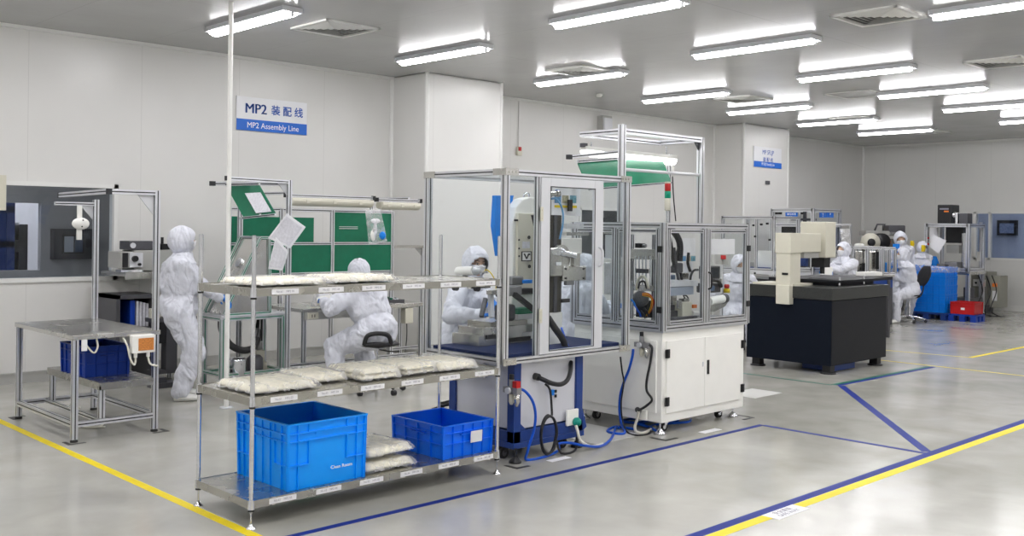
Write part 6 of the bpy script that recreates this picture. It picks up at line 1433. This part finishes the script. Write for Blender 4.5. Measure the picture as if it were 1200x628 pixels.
MB().box(m0.x + .3, m0.y + .6, .99, m0.x + .5, m0.y + .9, 1.10).build('grey_block', GRYP, t, True)
# red amber box behind centre machine
q = AD(846, 303, 12.6)
t = thing('display_unit', 'small grey unit with red display behind the central machine glass', 'instrument', (q.x, q.y, q.z))
MB().cbox(q, (.14, .10, .14)).build('unit_case', GRYP, t, True); MB().cbox(q + V((-.055, -.055, .02)), (.06, .06, .05), 0, Matrix.Rotation(PI / 4, 3, 'Z')).build('red_display', RED, t, True)
MB().cyl(q - V((0, 0, .07)), (q.x, q.y, 0), .02).build('unit_stand', ALU, t, True)
# ------------------------------------------------------------------ long black table behind the granite machine, with small goods
q0, q1 = AD(905, 332, 14.2), AD(1046, 330, 15.6)
t = thing('long_table', 'long black topped table running behind the granite machine', 'table', ((q0.x + q1.x) / 2, (q0.y + q1.y) / 2, 0))
dv = (q1 - q0); dv.z = 0; dn = V((-dv.y, dv.x, 0)).normalized() * .7
zt2 = AD(1000, 326, 14.9).z
a, b = V((q0.x, q0.y, zt2)), V((q1.x, q1.y, zt2))
MB().prism([a, b, b + dn, a + dn], (0, 0, -.05)).build('tabletop', BLACK, t, True)
MB().prism([a + V((0, 0, -.05)), b + V((0, 0, -.05)), b + dn * .05 + V((0, 0, -.05)), a + dn * .05 + V((0, 0, -.05))], (0, 0, -.12)).build('apron', BLUEP, t, True)
for p_ in (a.lerp(b, .04), a.lerp(b, .96), a.lerp(b, .5), a.lerp(b, .04) + dn * .9, a.lerp(b, .96) + dn * .9): MB().prof((p_.x, p_.y, 0), (p_.x, p_.y, zt2 - .05), .05).build('leg', [DARK, SLOT], t, True)
def onpx(name, label, cat, px, py, dep, size, m, rot=0, bevel=.004):
    q = AD(px, py, dep); o = MB().cbox((0, 0, size[2] / 2), size).build(name, m, bevel=bevel); o.location = q; o.rotation_euler = (0, 0, rot); WM[o] = Matrix.Translation(q); return tag(o, label, cat)
o = onpx('parts_box', 'white box on the far table in front of the leaning worker', 'box', 968, 326, 15.0, (.22, .16, .16), WPAINT, .6); o.location.z = zt2
MB().box(-.115, -.085, .02, .115, -.08, .09).build('blue_label', BLUEF, o)
# green patterned mat etc
# plastic bag hanging behind worker 6
plastic_bag('crumpled clear plastic bag hanging behind the leaning worker\'s hood', [(984, 268), (996, 268), (997, 285), (987, 287)], 17.2, [])
tag(MB().prof((0, 0, 0), (0, 0, 1.75), .03).prof((0, 0, 1.75), (-.22, .22, 1.75), .03).build('hook_stand', [ALU, SLOT]), 'thin stand carrying the crumpled plastic bag by the far table', 'stand').location = AD(996, 330, 17.3).xy.to_3d()
# ------------------------------------------------------------------ row of low machines in the far background
def minicell(name, label, px0, px1, pyt, dep, h_, goods, zb=None, fw=.05):
    a, b = AD(px0, pyt, dep), AD(px1, pyt, dep); t = thing(name, label, 'machine', (a.x, a.y, 0)); d = (b - a); d.z = 0; L = d.length; d.normalize(); n = V((-d.y, d.x, 0)); z1 = a.z; z0 = z1 - h_
    P = lambda u, v, z: V((a.x, a.y, 0)) + d * u + n * v + V((0, 0, z))
    for u in (0, L * .5, L):
        for v in (0, .45): MB().prof(P(u, v, z0), P(u, v, z1), fw).build('post', [ALU, SLOT], t, True)
    for z in (z0, z1): 
        for v in (0, .45): MB().prof(P(0, v, z), P(L, v, z), fw).build('rail', [ALU, SLOT], t, True)
    MB().prism([P(0, 0, z0 - .06), P(L, 0, z0 - .06), P(L, .5, z0 - .06), P(0, .5, z0 - .06)], (0, 0, .04)).build('machine_deck', STEEL, t, True)
    R = Matrix((d, n, V((0, 0, 1)))).transposed()
    MB().cbox(P(L * .5, .26, (z0 - .06) / 2), (L * .9, .4, z0 - .06), 0, R).build('machine_base', DARK, t, True, bevel=.01)
    for (nm, u, v, z, s, m_) in goods: MB().cbox(P(u * L, v, z0 + z), s, 0, R).build(nm, m_, t, True, bevel=.006)
    return t, P, L, z0, z1
minicell('inspection_unit', 'low glazed aluminium unit with steel plates on the far bench behind long table', 1000, 1033, 290, 17.2, .44,
         [('steel_plate', .25, .2, .2, (.22, .03, .34), STEEL), ('steel_plate', .75, .2, .2, (.22, .03, .34), STEEL), ('black_block', .08, .1, .22, (.06, .05, .3), BLACK), ('black_block', .5, .12, .1, (.10, .05, .14), BLACK), ('black_block', .92, .1, .22, (.05, .05, .3), BLACK), ('black_block', .3, .1, .02, (.3, .2, .05), BLACK)])
minicell('inspection_unit', 'low glazed aluminium unit with a blue bin, left of the far workers', 1035, 1049, 291, 17.6, .44,
         [('blue_bin', .45, .1, .09, (.14, .12, .20), CRATE), ('steel_plate', .5, .3, .25, (.2, .03, .3), GRYP)])
minicell('inspection_unit', 'low glazed unit directly right of the leaning worker at the far table', 981, 998, 291, 17.7, .44,
         [('black_block', .3, .12, .05, (.2, .1, .1), BLACK), ('steel_plate', .5, .3, .25, (.3, .03, .3), PALE)])
o = onpx('blue_bottle', 'small bright blue bottle beside the far seated worker', 'bottle', 1050, 318, 18.2, (.09, .09, .5), BLUEF)
o = onpx('white_tray', 'long white tray on the far table left of the seated worker', 'tray', 1027, 322, 15.75, (.42, .18, .06), WPAINT, -.2); o.location.z = zt2; o.location.y += .12
o = onpx('white_bowl', 'small white rounded bag on top of the far glazed unit', 'bag', 1007, 290, 17.4, (.14, .14, .07), WPAINT, 0, .03)
# reel machine
DR = 20.8
a, b = AD(1016, 290, DR), AD(1060, 285, DR); dd_ = (b - a); dd_.z = 0; L = dd_.length; dd_.normalize(); nn_ = V((-dd_.y, dd_.x, 0)); R = Matrix((dd_, nn_, V((0, 0, 1)))).transposed()
t = thing('reel_machine', 'long dark machine with a large cream reel near the far corner', 'machine', (a.x, a.y, 0))
P = lambda u, v, z: V((a.x, a.y, 0)) + dd_ * u + nn_ * v + V((0, 0, z))
MB().cbox(P(L * .55, .3, .6), (L * .9, .6, 1.2), 0, R).build('machine_base', DARK, t, True)
MB().cbox(P(L * .5, .3, 1.34), (L * .8, .5, .30), 0, R).build('machine_body', mat('brown_grey_metal', (.13, .12, .11), .4, .4), t, True, bevel=.02)
MB().cbox(P(L * .5, .3, 1.60), (L * 1.0, .4, .10), 0, R).build('top_cover', GRYP, t, True, bevel=.02)
MB().cbox(P(L * .85, .3, 1.66), (L * .45, .4, .22), 0, R).build('rear_housing', DARK, t, True, bevel=.02)
MB().cbox(P(L * .55, .04, 1.42), (.16, .01, .05), 0, R).build('orange_panel', ORANGE, t, True)
q = AD(1020, 284, DR - .3)
MB().lathe(q, [(.19, -.04), (.19, -.03), (.17, -.03), (.17, .03), (.19, .03), (.19, .04)], 28, axis=tuple(-nn_)).build('reel', CREAMP, t, True)
MB().lathe(q - nn_ * .05, [(.08, 0), (.08, .02), (.03, .03)], 20, axis=tuple(-nn_)).build('reel_hub', BLACK, t, True)
q2 = AD(1032, 283, DR - .1); MB().lathe(q2, [(.17, -.1), (.17, .1)], 24, axis=tuple(-nn_)).build('dark_roll', BLACK, t, True)
q3, q4, q5, q6 = AD(1025, 270, DR), AD(1028, 263, DR), AD(1037, 263, DR), AD(1035, 270, DR)
MB().tube([q3, q4, q5, q6], .02, sub=1).build('handle_bar', DARK, t, True)
# ------------------------------------------------------------------ far right frame station
xf = 20.0
pA, pB = AX(1086, 262, xf), AX(1135, 262, xf)
yA, yB, zt3 = pA.y, pB.y, pA.z; zd = AX(1135, 318.5, xf).z
t = thing('frame_station', 'aluminium frame station with black monitor unit right of the crate stack', 'workstation', (xf, (yA + yB) / 2, 0))
xr = AY(1152, 262, yB).x
for x, y in ((xf, yA), (xf, yB), (xr, yB), (xr, yA)): MB().prof((x, y, 0), (x, y, zt3), .07).build('post', [ALU, SLOT], t, True)
for z in (zt3 - .03, zd + .03):
    for p0, p1 in (((xf, yA), (xf, yB)), ((xf, yB), (xr, yB)), ((xr, yA), (xr, yB)), ((xf, yA), (xr, yA))): MB().prof((*p0, z), (*p1, z), .07).build('rail', [ALU, SLOT], t, True)
MB().box(xf - .05, yB - .05, zd - .06, xr + .05, yA + .05, zd).build('station_deck', STEEL, t, True)
q0, q1 = AX(1108, 264, xf + .4), AX(1128, 285, xf + .4); MB().box(xf + .4, q1.y, q1.z, xf + .8, q0.y, q0.z).build('black_housing', BLACK, t, True, bevel=.02)
q0, q1 = AX(1109, 287, xf + .3), AX(1124, 297, xf + .3); MB().box(xf + .3, q1.y, q1.z, xf + .5, q0.y, q0.z).build('grey_head', GRYP, t, True, bevel=.01)
q0 = AX(1130, 280, xf + .25); MB().cyl((xf + .25, q0.y, zd), (xf + .25, q0.y, zd + .75), .05).build('guide_column', CHROME, t, True)
for px, w_, z_, m_, nm in ((1104, .35, .22, STEEL, 'stage'), (1116, .25, .30, MIDG, 'stage'), (1096, .20, .12, BLUEP, 'blue_base')): q = AX(px, 340, xf + .2); MB().box(xf + .1, q.y - w_ / 2, zd, xf + .4, q.y + w_ / 2, zd + z_ * .6).build(nm, m_, t, True, bevel=.01)
q = AX(1093, 308, xf + .1); MB().lathe((xf + .15, q.y, zd), [(.10, 0), (.10, .15), (.06, .26), (.05, .28)], 16).build('blue_canister', BLUEF, t, True)
for dz in (0, .12): q = AX(1090, 279, xf); MB().ell((xf - .04, q.y + .02, q.z - dz), (.02, .02, .02), 8, 6).build('red_lamp', RED, t, True)
q0, q1 = AX(1101, 240, xf + .2), AX(1117, 261, xf + .2)
t = thing('projector_unit', 'black boxy unit with lens parts standing on top of the far frame', 'instrument', (xf + .3, (q0.y + q1.y) / 2, zt3))
MB().box(xf + .1, q1.y, zt3 + .0, xf + .5, q0.y, q0.z).build('unit_case', BLACK, t, True, bevel=.015)
MB().box(xf + .09, q1.y + .05, q0.z - .10, xf + .1, q0.y - .05, q0.z - .07).build('white_lettering', GREYT, t, True); MB().box(xf + .09, q1.y + .05, q0.z - .15, xf + .1, q1.y + .14, q0.z - .12).build('orange_mark', ORANGE, t, True)
q = AX(1121, 252, xf + .2); MB().cyl((xf + .2, q.y, zt3), (xf + .2, q.y, q.z + .05), .05).ell((xf + .2, q.y + .05, q.z), (.07, .07, .07), 12, 8).build('lens_block', CHROME, t, True)
q = AX(1129, 250, xf + .2); MB().box(xf + .15, q.y - .10, zt3, xf + .4, q.y + .06, q.z + .0).build('side_unit', DARK, t, True, bevel=.01)
P4 = [(1094, 275), (1109, 282), (1100, 297), (1089, 289)]
Q4 = [AX(x, y, xf - .06) for x, y in P4]
t = thing('document_pouch', 'white paper sheet tilted on the front of the far frame station', 'document', Q4[0]); MB().slab(*Q4, .006).build('paper_sheet', PAPER, t, True)
q0, q1 = AX(1090, 267, xf + .5), AX(1099, 283, xf + .5); tag(MB().box(xf + .5, q1.y, q1.z, xf + .52, q0.y, q0.z).build('white_card', PAPER, at=(xf + .5, q0.y, q1.z)), 'white card hanging inside the top left of the far frame', 'card')
# blue crates stacked on a pallet, film draped over
s0 = AZ(1093, 371); s0 = V((18.95, 8.15, 0))
def pallet(label, x, y, w, d, m=BLUEP):
    t = thing('pallet', label, 'pallet', (x, y, 0)); MB().box(x - w / 2, y - d / 2, .10, x + w / 2, y + d / 2, .13).build('pallet_deck', m, t, True)
    for i in (-1, 0, 1):
        for j in (-1, 0, 1): MB().box(x + i * w * .4 - .05, y + j * d * .4 - .05, 0, x + i * w * .4 + .05, y + j * d * .4 + .05, .10).build('pallet_foot', m, t, True)
CR = mat('stack_blue_plastic', (.0, .22, .78), .4)
pcen = V((19.02, 8.12, 0))
pallet('dark blue plastic pallet under the blue crate stack', pcen.x, pcen.y, .62, .80)
labs = ['lowest of the blue crates stacked on the dark blue pallet', 'second blue crate from the bottom of the far crate stack', 'third blue crate from the bottom of the far crate stack', 'fourth blue crate from the bottom of the far crate stack', 'topmost blue crate of the far stack, under the clear film']
for k in range(5): crate('plastic_crate', labs[k], .70, .56, .168, CR, (pcen.x, pcen.y, .135 + k * .17), PI / 2, 'blue crates stacked by the far station', nx=6, ny=5)
f = MB(); n = 16; vs = []; fs = []
for j in range(n + 1):
    for i in range(n + 1):
        u, v = -1 + 2 * i / n, -1 + 2 * j / n; e = max(abs(u), abs(v)); s_ = min(1, e * 1.25) / max(e, 1e-3) if e > .01 else 1
        x, y = pcen.x + u * min(s_, 1.02 / max(e, .01)) * .30, pcen.y + v * min(s_, 1.02 / max(e, .01)) * .385
        z = .99 + .015 * noise.noise(V((u * 4, v * 4, 2))) - max(0, e - .85) * .7
        vs.append((x, y, z))
for j in range(n):
    for i in range(n): a_ = j * (n + 1) + i; fs.append((a_, a_ + 1, a_ + n + 2, a_ + n + 1))
f.add(vs, fs, 0, True); tag(f.build('film_sheet', WRINK, at=(pcen.x, pcen.y, .99)), 'clear plastic film draped over the topmost blue crate', 'film')
# red crate on its pallet
q = AZ(1135, 374)
q = V((19.0, 7.48, 0))
pallet('blue plastic pallet under the red crate', q.x, q.y, .42, .50, CRATE3)
c = crate('plastic_crate', 'flat red crate on a blue pallet right of the crate stack', .44, .44, .22, RED, (q.x, q.y, .135), PI / 2, detail=False)
MB().box(-.05, .2165, .08, .02, .2185, .12).build('yellow_label', PAPER, c)
# cabinets and pole right of the station
t = thing('control_cabinet', 'grey green control cabinet by the far wall right of the frame station', 'cabinet', (21.3, 8.0, 0))
XC = 21.2
a_, b_ = AX(1138, 318, XC), AX(1157, 362, XC); MB().box(XC, b_.y, .16, XC + .5, a_.y, a_.z).build('cabinet_body', mat('olive_grey_enamel', (.30, .30, .25), .45), t, True, bevel=.01)
MB().box(XC + .05, b_.y + .05, .0, XC + .45, a_.y - .05, .16).build('plinth', DARK, t, True)
a_, b_ = AX(1160, 323, XC - .2), AX(1172, 361, XC - .2); MB().box(XC - .2, b_.y, b_.z, XC + .2, a_.y, a_.z).build('cabinet_door', MATS['olive_grey_enamel'], t, True, bevel=.01)
MB().box(XC - .21, b_.y + .06, a_.z - .22, XC - .2, a_.y - .05, a_.z - .15).build('orange_label', ORANGE, t, True)
MB().box(XC - .21, (a_.y + b_.y) / 2 - .04, a_.z - .5, XC - .2, (a_.y + b_.y) / 2 + .05, a_.z - .3).build('paper_label', PAPER, t, True)
q = AX(1148, 332, XC); MB().box(XC - .03, q.y - .12, q.z - .06, XC, q.y + .12, q.z + .08).build('socket_panel', WPAINT, t, True)
for k in (-1, 1): MB().cyl((XC - .03, q.y + k * .06, q.z + .01), (XC - .045, q.y + k * .06, q.z + .01), .022).build('socket', BLACK, t, True)
q = AX(1150, 300, XC - .05)
t = thing('grey_post', 'thin grey post with a white collar in front of the control cabinet', 'post', (XC - .08, q.y, 0))
MB().prof((XC - .08, q.y, .0), (XC - .08, q.y, 1.85), .05).build('post_tube', [ALU, SLOT], t, True); MB().box(XC - .13, q.y - .06, 1.05, XC - .03, q.y + .06, 1.25).build('collar', WPAINT, t, True)
q = AZ(1146, 362)
for k, (x, y) in enumerate(((20.1, 7.55), (20.25, 7.5), (20.15, 7.72))):
    o = MB().tube([(x, y, zd - .06), (x + .1, y - .05, .5), (x - .05, y, .15), (x + .15, y - .1 * k, .015), (x + .4, y - .1, .012)], .011, n=6).build('black_cable', BLACK, at=(x, y, zd)); tag(o, ['black cable drooping nearest beside the far frame station', 'black cable drooping in the middle beside the far frame station', 'black cable drooping left beside the far frame station'][k], 'cable')
t = thing('station_gear', 'dark motor and boxes on the floor beneath the far frame station', 'motor', (20.3, 7.9, 0))
MB().box(20.15, 7.85, 0, 20.6, 8.2, .35).cyl((20.3, 7.95, .35), (20.3, 7.95, .55), .1).build('motor_body', DARK, t, True, bevel=.01)
# notice framed on the glass of the far window, + switch
q0, q1 = AX(1168, 258, X1 + 1.4), AX(1191, 276, X1 + 1.4)
t = thing('notice_board', 'dark framed notice board seen through the far window', 'notice board', (X1 + 1.45, (q0.y + q1.y) / 2, q1.z))
MB().box(X1 + 1.42, q1.y, q1.z, X1 + 1.5, q0.y, q0.z).build('board_frame', BLACK, t, True)
MB().box(X1 + 1.41, q1.y + .06, q1.z + .05, X1 + 1.42, q0.y - .06, q0.z - .07).build('board_sheet', mat('dim_blue_print', (.20, .26, .42), .5, var=.3, vscale=30), t, True)
# dark equipment behind the middle window
q = AY(762, 256, 11.6); tag(MB().box(q.x - 1.0, 11.5, 0, q.x + 1.0, 11.9, q.z).build('dark_counter', DARK, at=(q.x, 11.6, 0)), 'dark counter seen through the small middle window', 'counter')
q = AY(757, 252, 11.4); tag(MB().lathe((q.x, 11.65, AY(762, 256, 11.6).z), [(.03, 0), (.04, .1), (.1, .16), (.09, .2)], 14).build('counter_lamp', PALE, at=(q.x, 11.65, 1.5)), 'small pale lamp on the dark counter behind the middle window', 'lamp')
# ------------------------------------------------------------------ view
wd = bpy.data.worlds.new('world'); SC.world = wd; wd.use_nodes = True
wd.node_tree.nodes['Background'].inputs[0].default_value = (.8, .85, 1, 1); wd.node_tree.nodes['Background'].inputs[1].default_value = .05
vs = SC.view_settings; vs.view_transform = 'Standard'; vs.look = 'None'; vs.gamma = 1; vs.exposure = 1.25; vs.use_curve_mapping = False
SC.cycles.max_bounces = 8; SC.cycles.diffuse_bounces = 5; SC.cycles.transparent_max_bounces = 24; SC.cycles.caustics_reflective = False; SC.cycles.caustics_refractive = False
SC.cycles.sample_clamp_indirect = 6
